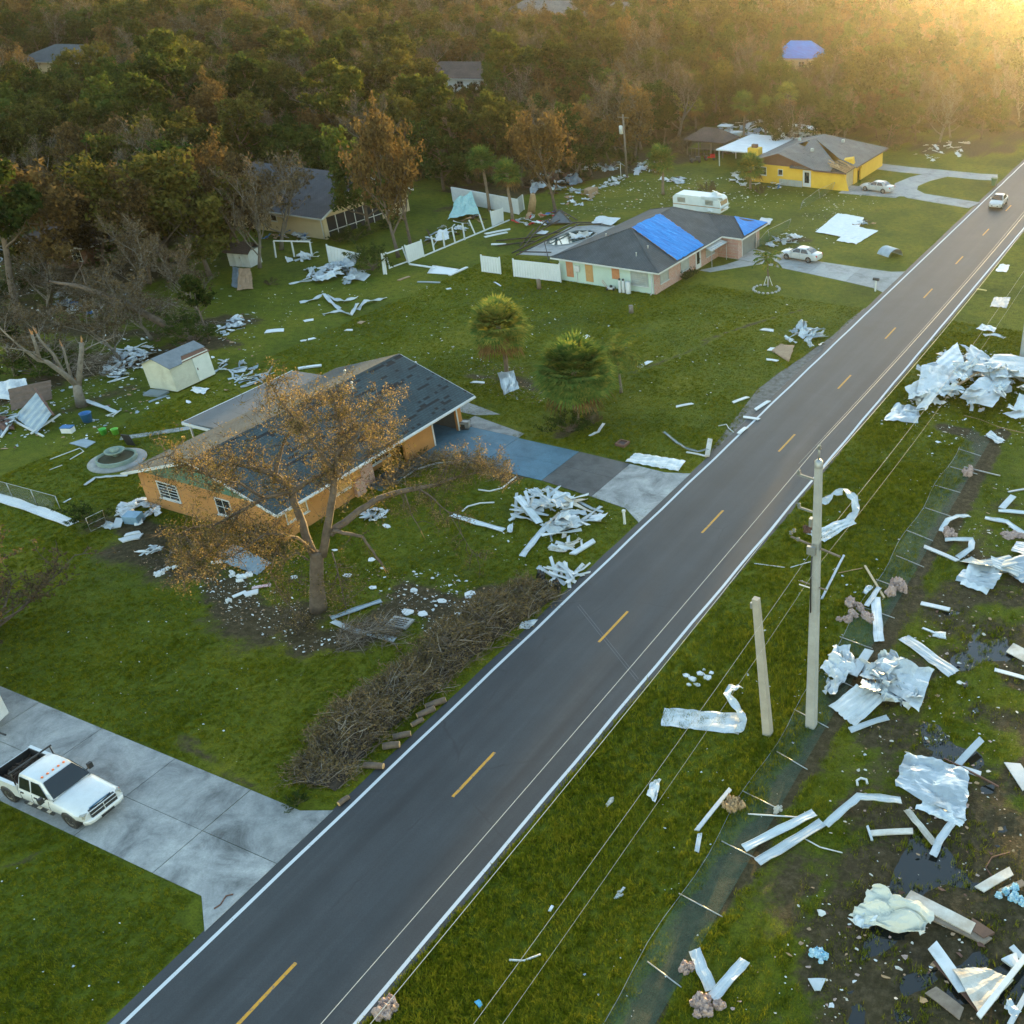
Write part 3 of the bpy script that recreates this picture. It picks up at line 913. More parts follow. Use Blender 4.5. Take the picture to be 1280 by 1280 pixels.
def scatter(name, meshes, xyz, scales, rots, label, cat, flat=None):
    col = bpy.data.collections.new(name + '_kinds')
    for i, mm in enumerate(meshes):
        o = bpy.data.objects.new('%s_kind' % name, mm)
        col.objects.link(o)
    me = bpy.data.meshes.new(name)
    n = len(xyz)
    me.vertices.add(n)
    me.vertices.foreach_set('co', np.asarray(xyz, np.float32).ravel())
    a = me.attributes.new('scl', 'FLOAT_VECTOR', 'POINT'); a.data.foreach_set('vector', np.asarray(scales, np.float32).ravel())
    a = me.attributes.new('rot', 'FLOAT_VECTOR', 'POINT'); a.data.foreach_set('vector', np.asarray(rots, np.float32).ravel())
    o = link(name, me)
    ng = bpy.data.node_groups.new(name, 'GeometryNodeTree')
    ng.interface.new_socket('Geometry', in_out='INPUT', socket_type='NodeSocketGeometry')
    ng.interface.new_socket('Geometry', in_out='OUTPUT', socket_type='NodeSocketGeometry')
    gi, go = ng.nodes.new('NodeGroupInput'), ng.nodes.new('NodeGroupOutput')
    ci = ng.nodes.new('GeometryNodeCollectionInfo')
    ci.inputs['Collection'].default_value = col
    ci.inputs['Separate Children'].default_value = True
    ip = ng.nodes.new('GeometryNodeInstanceOnPoints')
    ip.inputs['Pick Instance'].default_value = True
    rv = ng.nodes.new('FunctionNodeRandomValue'); rv.data_type = 'INT'
    rv.inputs[4].default_value = 0
    rv.inputs[5].default_value = len(meshes) - 1
    na1 = ng.nodes.new('GeometryNodeInputNamedAttribute'); na1.data_type = 'FLOAT_VECTOR'; na1.inputs['Name'].default_value = 'scl'
    na2 = ng.nodes.new('GeometryNodeInputNamedAttribute'); na2.data_type = 'FLOAT_VECTOR'; na2.inputs['Name'].default_value = 'rot'
    ng.links.new(gi.outputs[0], ip.inputs['Points'])
    ng.links.new(ci.outputs[0], ip.inputs['Instance'])
    ng.links.new(rv.outputs[2], ip.inputs['Instance Index'])
    ng.links.new(na1.outputs[0], ip.inputs['Scale'])
    e2r = ng.nodes.new('FunctionNodeEulerToRotation')
    ng.links.new(na2.outputs[0], e2r.inputs[0])
    ng.links.new(e2r.outputs[0], ip.inputs['Rotation'])
    ng.links.new(ip.outputs[0], go.inputs[0])
    md = o.modifiers.new('scatter', 'NODES')
    md.node_group = ng
    return stuff(o, label, cat)
def joined(T, Cm):
    bm = bmesh.new()
    bm.from_mesh(T)
    me = bpy.data.meshes.new('far_tree')
    bm.from_mesh(Cm)
    nT = len(T.polygons)
    bm.faces.ensure_lookup_table()
    for i, f in enumerate(bm.faces):
        if i < nT:
            f.material_index = 2
    bm.to_mesh(me)
    bm.free()
    for mm in (Cm.materials[0], Cm.materials[1], T.materials[0]):
        me.materials.append(mm)
    return me
far = order[NEAR:]
pool = []
for kd, vs in (('olive', 3), ('rust', 3), ('bare', 3), ('pine', 2), ('leafy', 2)):
    for j in range(vs):
        T, Cm, H0 = TREE_PROTO[kd][j]
        pool.append(joined(T, Cm))
n = len(far)
s = hs[far] / 10.0
scl = np.stack([s * rng.uniform(0.85, 1.25, n), s * rng.uniform(0.85, 1.25, n), s], 1)
rot = np.stack([rng.uniform(-.1, .1, n), rng.uniform(-.1, .1, n), rng.uniform(0, 6.3, n)], 1)
scatter('far_wood', pool, np.stack([pts[far, 0], pts[far, 1], np.zeros(n)], 1), scl, rot, 'brown storm-thinned wood stretching away behind the houses', 'wood')
# undergrowth on the whole forest floor
xs = rng.uniform(-430, 40, 30000); ys = rng.uniform(-10, 520, 30000)
ok = (inpoly(xs, ys, FOREST_A) | inpoly(xs, ys, FOREST_B)) & in_frame(xs, ys, 1.0, 40) & ~((xs > -7) & (xs < 7))
for c in CLEAR:
    ok &= ~inpoly(xs, ys, c)
for hx, hy, rr in BGH:
    ok &= np.hypot(xs - hx, ys - hy) > rr
xs, ys = xs[ok][:5200], ys[ok][:5200]
n = len(xs)
s = rng.uniform(0.5, 1.15, n)
under = [joined(*TREE_PROTO[k][j][:2]) for k in ('shrub', 'drybush') for j in range(2)]
scatter('undergrowth', under, np.stack([xs, ys, np.zeros(n)], 1), np.stack([s, s, s], 1), np.stack([np.zeros(n), np.zeros(n), rng.uniform(0, 6.3, n)], 1), 'scrubby undergrowth covering the floor of the wood', 'undergrowth')
print('forest', len(pts), 'under', n)
# ------------------------------------------------------------------ houses
def shingles(name, c, c2, axis='y', missing=None, thr=0.62, course=0.20):
    m, nt, b = _nodes(name)
    pos = N(nt, 'ShaderNodeNewGeometry').outputs['Position']
    sp = N(nt, 'ShaderNodeSeparateXYZ')
    nt.links.new(pos, sp.inputs[0])
    al, dn = (sp.outputs[1], sp.outputs[0]) if axis == 'y' else (sp.outputs[0], sp.outputs[1])
    cb = N(nt, 'ShaderNodeCombineXYZ')
    nt.links.new(al, cb.inputs[0]); nt.links.new(dn, cb.inputs[1])
    br = N(nt, 'ShaderNodeTexBrick')
    br.inputs['Scale'].default_value = 1.0
    br.inputs['Brick Width'].default_value = 0.34
    br.inputs['Row Height'].default_value = course
    br.inputs['Mortar Size'].default_value = 0.012
    br.inputs['Color1'].default_value = (*c, 1)
    br.inputs['Color2'].default_value = (*c2, 1)
    br.inputs['Mortar'].default_value = (*[x * 0.45 for x in c], 1)
    nt.links.new(cb.outputs[0], br.inputs['Vector'])
    n1 = noise_tex(nt, pos, 0.5, 5, 0.65)
    v = ramp(nt, n1.outputs[0], [(0.3, (0.72, 0.72, 0.72)), (0.7, (1.25, 1.25, 1.25))])
    col = mixc(nt, 1.0, br.outputs[0], v.outputs[0], 'MULTIPLY')
    if missing:
        sn = N(nt, 'ShaderNodeVectorMath', operation='SNAP')
        sn.inputs[1].default_value = (0.30, course, 1)
        nt.links.new(cb.outputs[0], sn.inputs[0])
        mp = N(nt, 'ShaderNodeMapping')
        mp.inputs['Scale'].default_value = (0.30, 2.0, 1)
        nt.links.new(sn.outputs[0], mp.inputs[0])
        nn = noise_tex(nt, mp.outputs[0], 1.0, 4, 0.75)
        f = ramp(nt, nn.outputs[0], [(thr - 0.01, (0, 0, 0)), (thr, (1, 1, 1))])
        col = mixc(nt, f.outputs[0], col, missing)
    nt.links.new(col, b.inputs['Base Color'])
    b.inputs['Roughness'].default_value = 0.85
    b.inputs['Specular IOR Level'].default_value = 0.3
    bump(nt, b, br.outputs[1], 0.35, -0.015)
    return m
def brickmat(name, axis):
    m, nt, b = _nodes(name)
    pos = N(nt, 'ShaderNodeNewGeometry').outputs['Position']
    sp = N(nt, 'ShaderNodeSeparateXYZ')
    nt.links.new(pos, sp.inputs[0])
    cb = N(nt, 'ShaderNodeCombineXYZ')
    nt.links.new(sp.outputs[1 if axis == 'x' else 0], cb.inputs[0]); nt.links.new(sp.outputs[2], cb.inputs[1])
    br = N(nt, 'ShaderNodeTexBrick')
    br.inputs['Scale'].default_value = 1.0
    br.inputs['Brick Width'].default_value = 0.22
    br.inputs['Row Height'].default_value = 0.075
    br.inputs['Mortar Size'].default_value = 0.010
    br.inputs['Color1'].default_value = (0.34, 0.12, 0.085, 1)
    br.inputs['Color2'].default_value = (0.30, 0.19, 0.16, 1)
    br.inputs['Mortar'].default_value = (0.40, 0.36, 0.33, 1)
    nt.links.new(cb.outputs[0], br.inputs['Vector'])
    n = noise_tex(nt, pos, 3.5, 4, 0.8)
    f = ramp(nt, n.outputs[0], [(0.52, (0, 0, 0)), (0.66, (1, 1, 1))])
    nt.links.new(mixc(nt, mathn(nt, 'MULTIPLY', f.outputs[0], 0.55), br.outputs[0], (0.46, 0.40, 0.37)), b.inputs['Base Color'])
    b.inputs['Roughness'].default_value = 0.85
    bump(nt, b, br.outputs[1], 0.4, -0.01)
    return m
STUC_O = mk('orange_stucco', (0.40, 0.19, 0.06), (0.34, 0.16, 0.05), 0.9, 0.9, bmp=0.25, bscale=18, dirt=(0.22, 0.115, 0.05))
STUC_Y = mk('yellow_stucco', (0.66, 0.40, 0.045), (0.58, 0.34, 0.035), 0.8, 0.9, bmp=0.2, bscale=18)
STUC_B = mk('cream_stucco', (0.52, 0.42, 0.26), (0.46, 0.37, 0.23), 0.8, 0.9, bmp=0.2, bscale=18)
STUC_M = mk('mint_stucco', (0.44, 0.55, 0.48), (0.38, 0.48, 0.42), 0.8, 0.9, bmp=0.2, bscale=18)
WTRIM = mk('white_trim', (0.54, 0.56, 0.56), (0.44, 0.46, 0.46), 2.0, 0.6, dirt=(0.40, 0.40, 0.38))
GTRIM = mk('green_siding', (0.07, 0.17, 0.12), (0.05, 0.125, 0.09), 2.0, 0.7)
BTRIM = mk('brown_siding', (0.13, 0.065, 0.045), (0.10, 0.05, 0.035), 2.0, 0.8)
PLY = mk('plywood', (0.45, 0.27, 0.11), (0.36, 0.20, 0.08), 2.5, 0.85)
PLYR = mk('red_plywood', (0.46, 0.20, 0.09), (0.36, 0.15, 0.07), 2.5, 0.85)
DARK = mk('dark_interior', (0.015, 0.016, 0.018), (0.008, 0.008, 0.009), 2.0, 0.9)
GLASSM = mk('window_glass', (0.02, 0.028, 0.034), (0.012, 0.016, 0.02), 1.5, 0.08, spec=0.8)
SHUT = mk('metal_shutter', (0.36, 0.40, 0.40), (0.28, 0.31, 0.31), 2.0, 0.5, 0.3)
GREYD = mk('grey_door', (0.16, 0.18, 0.18), (0.13, 0.145, 0.145), 2.0, 0.6)
WOODR = mk('raw_wood', (0.38, 0.25, 0.13), (0.27, 0.17, 0.085), 3.0, 0.85)
BRX, BRY = brickmat('brick_front', 'x'), brickmat('brick_side', 'y')
SH_O = shingles('teal_shingles', (0.024, 0.046, 0.056), (0.030, 0.054, 0.064), 'y', (0.008, 0.011, 0.013), 0.57)
SH_OB = shingles('teal_shingles_back', (0.030, 0.046, 0.054), (0.036, 0.054, 0.062), 'y')
SH_G = shingles('grey_shingles', (0.052, 0.064, 0.072), (0.060, 0.072, 0.08), 'y')
SH_Y = shingles('pale_grey_shingles', (0.115, 0.118, 0.118), (0.13, 0.133, 0.132), 'x', (0.06, 0.058, 0.055), 0.64)
SH_B = shingles('slate_shingles', (0.062, 0.062, 0.068), (0.075, 0.073, 0.078), 'x')
SH_BR = shingles('brown_shingles', (0.075, 0.055, 0.048), (0.09, 0.066, 0.056), 'x')
def tarpmat():
    m, nt, b = _nodes('blue_tarp')
    pos = N(nt, 'ShaderNodeNewGeometry').outputs['Position']
    mp = N(nt, 'ShaderNodeMapping')
    mp.inputs['Scale'].default_value = (0.35, 2.2, 1)
    nt.links.new(pos, mp.inputs[0])
    n = noise_tex(nt, mp.outputs[0], 1.2, 5, 0.7, 0.8)
    r = ramp(nt, n.outputs[0], [(0.3, (0.004, 0.12, 0.40)), (0.6, (0.008, 0.21, 0.58)), (0.78, (0.06, 0.36, 0.74))])
    nt.links.new(r.outputs[0], b.inputs['Base Color'])
    b.inputs['Roughness'].default_value = 0.7
    b.inputs['Specular IOR Level'].default_value = 0.12
    bump(nt, b, n.outputs[0], 0.8, 0.08)
    return m
TARP = tarpmat()
def slab3(mb, poly, th=0.10, mi=0):
    n = len(poly)
    top = [Vector(p) for p in poly]
    nrm = Vector((0, 0, 0))
    for i in range(n):
        a, b2 = top[i], top[(i + 1) % n]
        nrm += Vector(((a.y - b2.y) * (a.z + b2.z), (a.z - b2.z) * (a.x + b2.x), (a.x - b2.x) * (a.y + b2.y)))
    if nrm.z < 0:
        top = top[::-1]
    vs = top + [p - Vector((0, 0, th)) for p in top]
    return mb.add(vs, [tuple(range(n)), tuple(reversed(range(n, 2 * n)))] + [(i, n + i, n + (i + 1) % n, (i + 1) % n) for i in range(n)], mi)
def wbox(wall, p, a0, a1, z0, z1, d0, d1):
    if wall[0] == 'x':
        s = 1 if wall[1] == '+' else -1
        lo, hi = sorted((p + s * d0, p + s * d1))
        return (lo, a0, z0), (hi, a1, z1)
    s = 1 if wall[1] == '+' else -1
    lo, hi = sorted((p + s * d0, p + s * d1))
    return (a0, lo, z0), (a1, hi, z1)
def window(house, wall, p, a0, a1, z0, z1, pane=None, frame=None, bars=(1, 1), ft=0.07, sill=True):
    f = MB()
    for (b0, b1, c0, c1) in ((a0 - ft, a1 + ft, z1, z1 + ft), (a0 - ft, a1 + ft, z0 - ft, z0), (a0 - ft, a0, z0, z1), (a1, a1 + ft, z0, z1)):
        f.box(*wbox(wall, p, b0, b1, c0, c1, -0.03, 0.05))
    for i in range(1, bars[0]):
        x = a0 + (a1 - a0) * i / bars[0]
        f.box(*wbox(wall, p, x - 0.018, x + 0.018, z0, z1, -0.02, 0.035))
    for i in range(1, bars[1]):
        z = z0 + (z1 - z0) * i / bars[1]
        f.box(*wbox(wall, p, a0, a1, z - 0.018, z + 0.018, -0.02, 0.033))
    w = f.build('window', frame or WTRIM, house)
    MB().box(*wbox(wall, p, a0, a1, z0, z1, -0.04, 0.012)).build('pane', pane or GLASSM, w)
    if sill:
        MB().box(*wbox(wall, p, a0 - 0.12, a1 + 0.12, z0 - ft - 0.06, z0 - ft, -0.02, 0.12)).build('sill', WTRIM, w)
    return w
def board(house, wall, p, a0, a1, z0, z1, m, name='storm_board'):
    return MB().box(*wbox(wall, p, a0, a1, z0, z1, -0.02, 0.035)).build(name, m, house)
def door(house, wall, p, a0, a1, z1, m=None, glass=True, z0=0.05):
    f = MB()
    for (b0, b1, c0, c1) in ((a0 - 0.1, a1 + 0.1, z1, z1 + 0.1), (a0 - 0.1, a0, z0, z1), (a1, a1 + 0.1, z0, z1)):
        f.box(*wbox(wall, p, b0, b1, c0, c1, -0.03, 0.06))
    d = MB().box(*wbox(wall, p, a0, a1, z0, z1, -0.03, 0.025)).build('door', m or WTRIM, house)
    f.build('frame', WTRIM, d)
    if glass:
        MB().box(*wbox(wall, p, a0 + 0.15, a1 - 0.15, z0 + 0.5, z1 - 0.15, 0.0, 0.032)).build('pane', GLASSM, d)
    a = a1 - 0.1
    MB().box(*wbox(wall, p, a - 0.03, a + 0.03, 0.95, 1.08, 0.0, 0.09)).build('handle', mk('brass', (0.3, 0.25, 0.15), rough=0.4, metal=0.8), d)
    return d
# ---------------- orange house
hs_o = thing('orange_house', 'orange stucco house with torn dark shingle roof behind the big bare oak', 'house', (-29, 45, 0))
def fixkids(root):
    for ch in root.children:
        if not ch.get('_fx'):
            ch.location = Vector(ch.location) - Vector(root.location)
            ch['_fx'] = 1
    for ch in root.children:
        if '_fx' in ch:
            del ch['_fx']
X0, X1, Y0, Y1 = -35.3, -23.4, 36.8, 54.5
w = MB()
th = 0.2
w.box((X0, Y0, 0), (X0 + th, Y1, 2.55))                       # back
w.box((X0 + th, Y0, 0), (X1 - th, Y0 + th, 2.6))              # end towards the lawn
w.box((X0 + th, Y1 - th, 0), (X1 - th, Y1, 2.6))
for (y0, y1) in ((Y0, 41.2), (43.1, 44.0), (48.3, 51.35), (53.95, Y1)):
    w.box((X1 - th, y0, 0), (X1, y1, 2.55))
w.box((X1 - th, 51.35, 2.25), (X1, 53.95, 2.55))
w.box((X1 - 1.6, 43.1, 0), (X1 - 1.4, 48.3, 2.55))            # recessed porch wall
w.box((X1 - th, 41.2, 0), (X1, 43.1, 0.9)); w.box((X1 - th, 41.2, 2.1), (X1, 43.1, 2.55))
w.box((X1 - 7, 51.2, 0), (X1 - 1.4, 51.34, 2.5))
w.build('wall', STUC_O, hs_o)
RZ, RX = 4.9, -29.0
EF, EB = (-22.4, 2.66), (-36.0, 2.5)
g = MB()
for y in (Y0 - 0.012, Y1 - th + 0.03):
    g.add([(X0, y, 2.56), (X1, y, 2.6), (RX, y, RZ - 0.2), (X0, y + 0.17, 2.56), (X1, y + 0.17, 2.6), (RX, y + 0.17, RZ - 0.2)], [(0, 1, 2), (5, 4, 3), (0, 3, 4, 1), (1, 4, 5, 2), (2, 5, 3, 0)])
g.build('gable', GTRIM, hs_o)
rf = MB()
slab3(rf, [(EF[0], 36.2, EF[1]), (EF[0], 55.1, EF[1]), (RX, 55.1, RZ), (RX, 36.2, RZ)], 0.09)
rf.build('roof', SH_O, hs_o)
rf = MB()
slab3(rf, [(RX, 36.2, RZ + 0.004), (RX, 55.1, RZ + 0.004), (EB[0], 55.1, EB[1]), (EB[0], 36.2, EB[1])], 0.09)
rb = rf.build('roof', SH_OB, hs_o)
cap = MB()
for i in range(63):
    y = 36.2 + i * 0.3
    cap.add([(RX - 0.14, y, RZ - 0.01), (RX, y, RZ + 0.045), (RX + 0.14, y, RZ - 0.01), (RX - 0.14, y + 0.31, RZ - 0.02), (RX, y + 0.31, RZ + 0.03), (RX + 0.14, y + 0.31, RZ - 0.02)], [(0, 1, 4, 3), (1, 2, 5, 4)])
cap.build('ridge_cap', SH_OB, rb)
fs = MB()
fs.box((EF[0] + 0.002, 36.2, EF[1] - 0.22), (EF[0] + 0.05, 55.1, EF[1] - 0.02))
fs.box((EF[0] + 0.05, 36.4, EF[1] - 0.16), (EF[0] + 0.15, 55.1, EF[1] - 0.05))
for yy in (36.15, 55.102):
    fs.beam((EF[0], yy + 0.02, EF[1] - 0.1), (RX, yy + 0.02, RZ - 0.1), 0.04, 0.18)
    fs.beam((RX, yy + 0.02, RZ - 0.1), (EB[0], yy + 0.02, EB[1] - 0.1), 0.04, 0.18)
fs.build('fascia', WTRIM, hs_o)
# soffit strip, patio roof at the back
MB().box((X1, 36.3, 2.545), (EF[0] - 0.005, 55.0, 2.57)).build('soffit', WTRIM, hs_o)
lr = MB()
slab3(lr, [(-38.9, 43.3, 2.42), (-35.2, 43.3, 2.62), (-35.2, 53.5, 2.62), (-38.9, 53.5, 2.42)], 0.14)
lr.build('patio_roof', mk('rolled_roofing', (0.085, 0.095, 0.105), (0.06, 0.068, 0.075), 0.8, 0.7), hs_o)
lp = MB()
lp.box((-38.98, 43.22, 2.2), (-38.905, 53.5, 2.44)); lp.box((-38.9, 43.22, 2.22), (-35.25, 43.295, 2.42))
lp.build('patio_fascia', WTRIM, hs_o)
for yy in (43.6, 46.8, 50.0, 53.2):
    MB().box((-38.75, yy - 0.05, 0), (-38.65, yy + 0.05, 2.25)).build('patio_post', WTRIM, hs_o)
window(hs_o, 'y-', Y0, -33.6, -31.9, 1.0, 2.1, bars=(2, 5))
window(hs_o, 'y-', Y0, -28.4, -27.2, 1.0, 2.1, bars=(2, 2))
window(hs_o, 'x+', X1 - 0.06, 41.25, 43.05, 0.95, 2.05, pane=PLY, bars=(1, 1))
window(hs_o, 'x+', X1 - 1.4, 46.0, 48.1, 0.55, 2.2, bars=(3, 3))
window(hs_o, 'x+', X1, 37.6, 39.2, 1.1, 1.9, pane=PLY, bars=(1, 1))
bk = MB()
bk.box((X1 - 0.5, 43.15, 0), (X1 + 0.25, 43.95, 1.15)); bk.box((X1 - 1.3, 44.05, 0), (X1 - 0.2, 45.3, 2.4))
bk.build('brick_pier', BRX, hs_o)
door(hs_o, 'x+', X1 - 1.4, 44.1 + 1.3, 45.9, 2.1, m=mk('dark_wood', (0.10, 0.06, 0.04), rough=0.6), glass=False)
gd = MB()
for (a, b2, c, d2) in ((51.22, 51.35, 0, 2.35), (53.95, 54.08, 0, 2.35), (51.35, 53.95, 2.2, 2.33)):
    gd.box((X1 - 0.02, a, c), (X1 + 0.03, b2, d2))
gd.build('garage_frame', WTRIM, hs_o)
gl_ = MB(); gl_.box((-30.3, 54.2, 0.04), (X1 - 0.22, 54.28, 2.5)); gl_.box((-30.4, 51.36, 0.04), (-30.3, 54.2, 2.5)); gl_.build('garage_shade_liner', mk('garage_shade_grey', (0.10, 0.10, 0.10), rough=0.9), hs_o)  # added dark panels, their colour stands in for shade inside the garage
vt = MB()
for (x, y) in ((-28.1, 49.2), (-30.2, 45.5), (-30.5, 51.0)):
    z = RZ - abs(x - RX) * 0.335
    vt.lathe([(0.05, z - 0.1), (0.05, z + 0.4), (0.09, z + 0.42), (0.09, z + 0.5), (0.01, z + 0.52)], 8, (x, y, 0))
vt.build('roof_vent', WTRIM, hs_o)
fixkids(hs_o)
# things standing in the open garage
stf = thing('storage_shelf', 'dark loaded shelf standing just inside the open garage', 'shelf', (-26.2, 53.2, 0))
for zz in (0.35, 0.95, 1.55):
    MB().box((-0.3, -0.8, zz), (0.3, 0.8, zz + 0.04)).build('shelf_board', BTRIM, stf)
for sx in (-0.28, 0.24):
    for sy in (-0.78, 0.74):
        MB().box((sx, sy, 0), (sx + 0.04, sy + 0.04, 1.7)).build('leg', BTRIM, stf)
R = random.Random(4)
for zz in (0.39, 0.99):
    for k in range(5):
        MB().box((-0.2, -0.75 + k * 0.3, zz), (0.2, -0.52 + k * 0.3, zz + R.uniform(0.2, 0.42))).build('box', mk('box%d' % k, (R.uniform(.1, .5), R.uniform(.1, .4), R.uniform(.1, .4)), rough=0.8), stf)
# ---------------- mint and brick house with the blue tarps
hg = thing('brick_house', 'mint and brick house with blue tarps spread over its grey roof', 'house', (-30.5, 97, 0))
X0, X1, Y0, Y1 = -36.6, -25.1, 87.2, 107.0
w = MB()
w.box((X0, Y0, 0), (X1 - 0.22, Y0 + 0.2, 2.4)); w.box((X0, Y0 + 0.2, 0), (X0 + 0.2, Y1, 2.4)); w.box((X0 + 0.2, Y1 - 0.2, 0), (X1 - 0.2, Y1, 2.4))
w.build('wall', STUC_M, hg)
w = MB()
w.box((X1 - 0.2, Y0 - 0.02, 0), (X1, 101.3, 2.4))
w.box((X1 - 0.2, 101.3, 0), (-22.6, 101.5, 2.4)); w.box((-22.8, 101.5, 0), (-22.6, 102.4, 2.4)); w.box((-22.8, 106.0, 0), (-22.6, 107.0, 2.4)); w.box((-22.8, 102.4, 2.15), (-22.6, 106.0, 2.4)); w.box((X1 - 0.2, 106.8, 0), (-22.8, 107.0, 2.4))
w.build('brick_wall', BRX, hg)
EZ, RZ = 2.5, 4.8
a, b2, c, d2 = (-37.3, 86.7, EZ), (-24.4, 86.7, EZ), (-24.4, 107.6, EZ), (-37.3, 107.6, EZ)
r1, r2 = (-30.85, 92.6, RZ), (-30.85, 101.8, RZ)
rf = MB()
slab3(rf, [a, b2, r1], 0.08); slab3(rf, [b2, c, r2, r1], 0.08); slab3(rf, [c, d2, r2], 0.08); slab3(rf, [d2, a, r1, r2], 0.08)
WR = 3.72
wa, wb, wc = (-29.0, 104.5, WR), (-24.6, 104.5, WR), (-28, 104.5, WR)
slab3(rf, [(-27.9, 101.0, 2.5), (-21.9, 101.0, 2.5), (-24.6, 104.5, WR + 0.01), (-27.9, 104.5, WR + 0.01)], 0.08)
slab3(rf, [(-21.9, 101.0, 2.5), (-21.9, 107.8, 2.5), (-24.6, 104.5, WR + 0.01)], 0.08)
slab3(rf, [(-27.9, 107.8, 2.52), (-27.9, 104.5, WR + 0.01), (-24.6, 104.5, WR + 0.01), (-21.9, 107.8, 2.52)], 0.08)
rfo = rf.build('roof', SH_G, hg)
cp = MB()
for p, q in ((r1, r2), (r1, a), (r1, b2), (r2, c), (r2, d2), ((-24.6, 104.5, WR), (-21.9, 101.0, 2.5)), ((-24.6, 104.5, WR), (-28.2, 104.5, WR))):
    cp.beam(Vector(p) + Vector((0, 0, 0.02)), Vector(q) + Vector((0, 0, 0.02)), 0.22, 0.035)
cp.build('ridge_cap', SH_G, rfo)
fs = MB()
for p, q in ((a, b2), (b2, (-24.4, 101.0, EZ)), ((-21.9, 101.0, 2.5), (-21.9, 107.8, 2.5)), (d2, a), ((-24.4, 101.0, 2.5), (-21.9, 101.0, 2.5))):
    fs.beam(Vector(p) - Vector((0, 0, 0.12)), Vector(q) - Vector((0, 0, 0.12)), 0.06, 0.16)
fs.build('fascia', WTRIM, hg)
so = MB()
so.box((-37.2, 86.8, 2.36), (-24.5, Y0, 2.39)); so.box((X1, Y0, 2.36), (-24.45, 101, 2.39)); so.box((-37.2, Y0, 2.36), (X0, 107.5, 2.39)); so.box((-22.6, 101.1, 2.36), (-22.0, 107.6, 2.39)); so.box((X1, 101.05, 2.36), (-22.6, 101.3, 2.39))
so.build('soffit', WTRIM, hg)
def tarp_patch(c4, nu, nv, amp, seed, name, parent, th=0.02):
    A, B, C_, D = [Vector(p) for p in c4]
    R = random.Random(seed)
    mb = MB()
    vs = []
    for i in range(nu + 1):
        for j in range(nv + 1):
            u, v = i / nu, j / nv
            p = A.lerp(B, u).lerp(D.lerp(C_, u), v)
            h = 0.06 + amp * abs(mnoise.noise(Vector((u * 3.0 + seed, v * 14.0, seed)))) + amp * 0.6 * abs(mnoise.noise(Vector((u * 9, v * 5, seed + 3))))
            if i in (0, nu):
                p += (B - A).normalized() * R.uniform(-0.12, 0.05)
            if j in (0, nv):
                p += (D - A).normalized() * R.uniform(-0.10, 0.08)
                h *= 0.7
            vs.append(p + Vector((0, 0, h)))
    mb.add(vs, [(i * (nv + 1) + j, (i + 1) * (nv + 1) + j, (i + 1) * (nv + 1) + j + 1, i * (nv + 1) + j + 1) for i in range(nu) for j in range(nv)], 0, True)
    return mb.build(name, TARP, parent, fix=True)
def onfront(x, y):
    return (x, y, EZ + (x + 24.4) / (-30.85 + 24.4) * (RZ - EZ))
tarp_patch([(-30.75, 92.5, RZ + 0.04), (-30.75, 98.6, RZ + 0.04), (-24.45, 96.8, 2.58), (-24.45, 90.7, 2.58)], 14, 30, 0.09, 3, 'roof_tarp', hg)
tarp_patch([(-24.55, 104.5, WR + 0.04), (-24.4, 106.0, 3.25), (-21.8, 107.7, 2.6), (-21.85, 101.5, 2.6)], 8, 12, 0.06, 8, 'roof_tarp', hg)
for y in (92.5, 98.5):
    MB().beam(Vector(onfront(-30.7, y)) + Vector((0, 0, 0.13)), Vector(onfront(-24.6, y - 1.75)) + Vector((0, 0, 0.13)), 0.05, 0.03).build('batten', WOODR, hg)
board(hg, 'y-', Y0, -35.75, -34.9, 0.5, 2.15, PLYR)
board(hg, 'y-', Y0, -33.4, -32.5, 0.3, 2.1, PLY)
board(hg, 'y-', Y0, -30.2, -29.3, 1.0, 2.1, PLYR)
window(hg, 'y-', Y0, -27.9, -26.0, 0.75, 2.05, pane=SHUT, bars=(1, 6), frame=SHUT)
mbx = MB(); mbx.box((-34.65, Y0 - 0.2, 1.25), (-34.05, Y0 - 0.005, 1.85)); mbx.box((-34.5, Y0 - 0.12, 0.2), (-34.42, Y0 - 0.04, 1.25)); mbx.build('meter_box', WTRIM, hg)
pp = MB(); pp.tube([(-25.45, Y0 - 0.12, 2.3), (-25.45, Y0 - 0.12, 0.15), (-25.45, Y0 - 0.55, 0.08)], 0.06, 6); pp.build('downpipe', WTRIM, hg)
window(hg, 'x+', X1, 88.2, 89.8, 0.9, 2.05, pane=SHUT, bars=(1, 5), frame=SHUT)
window(hg, 'x+', X1, 92.6, 94.3, 0.8, 2.1, pane=SHUT, bars=(1, 5), frame=SHUT)
window(hg, 'x+', X1, 98.4, 100.3, 0.8, 2.0, pane=SHUT, bars=(1, 6), frame=SHUT)
door(hg, 'x+', X1, 96.0, 96.95, 2.1)
aw = MB()
slab3(aw, [(-25.1, 97.2, 2.35), (-25.1, 100.7, 2.35), (-23.7, 100.9, 1.95), (-23.7, 97.0, 1.95)], 0.05)
for k in range(9):
    y = 97.2 + k * 0.43
    aw.beam((-25.1, y, 2.375), (-23.7, y, 1.975), 0.05, 0.05)
for y in (97.1, 100.7):
    aw.beam((-23.75, y, 1.95), (-23.75, y, 0), 0.05)
aw.build('awning', mk('weathered_metal', (0.42, 0.44, 0.44), (0.30, 0.32, 0.32), 2.5, 0.5, 0.3, dirt=(0.3, 0.26, 0.22)), hg)
gdo = MB()
for k in range(6):
    gdo.box((-22.72, 102.4, 0.02 + k * 0.355), (-22.66, 106.0, 0.36 + k * 0.355))
gdo.build('garage_door', GREYD, hg)
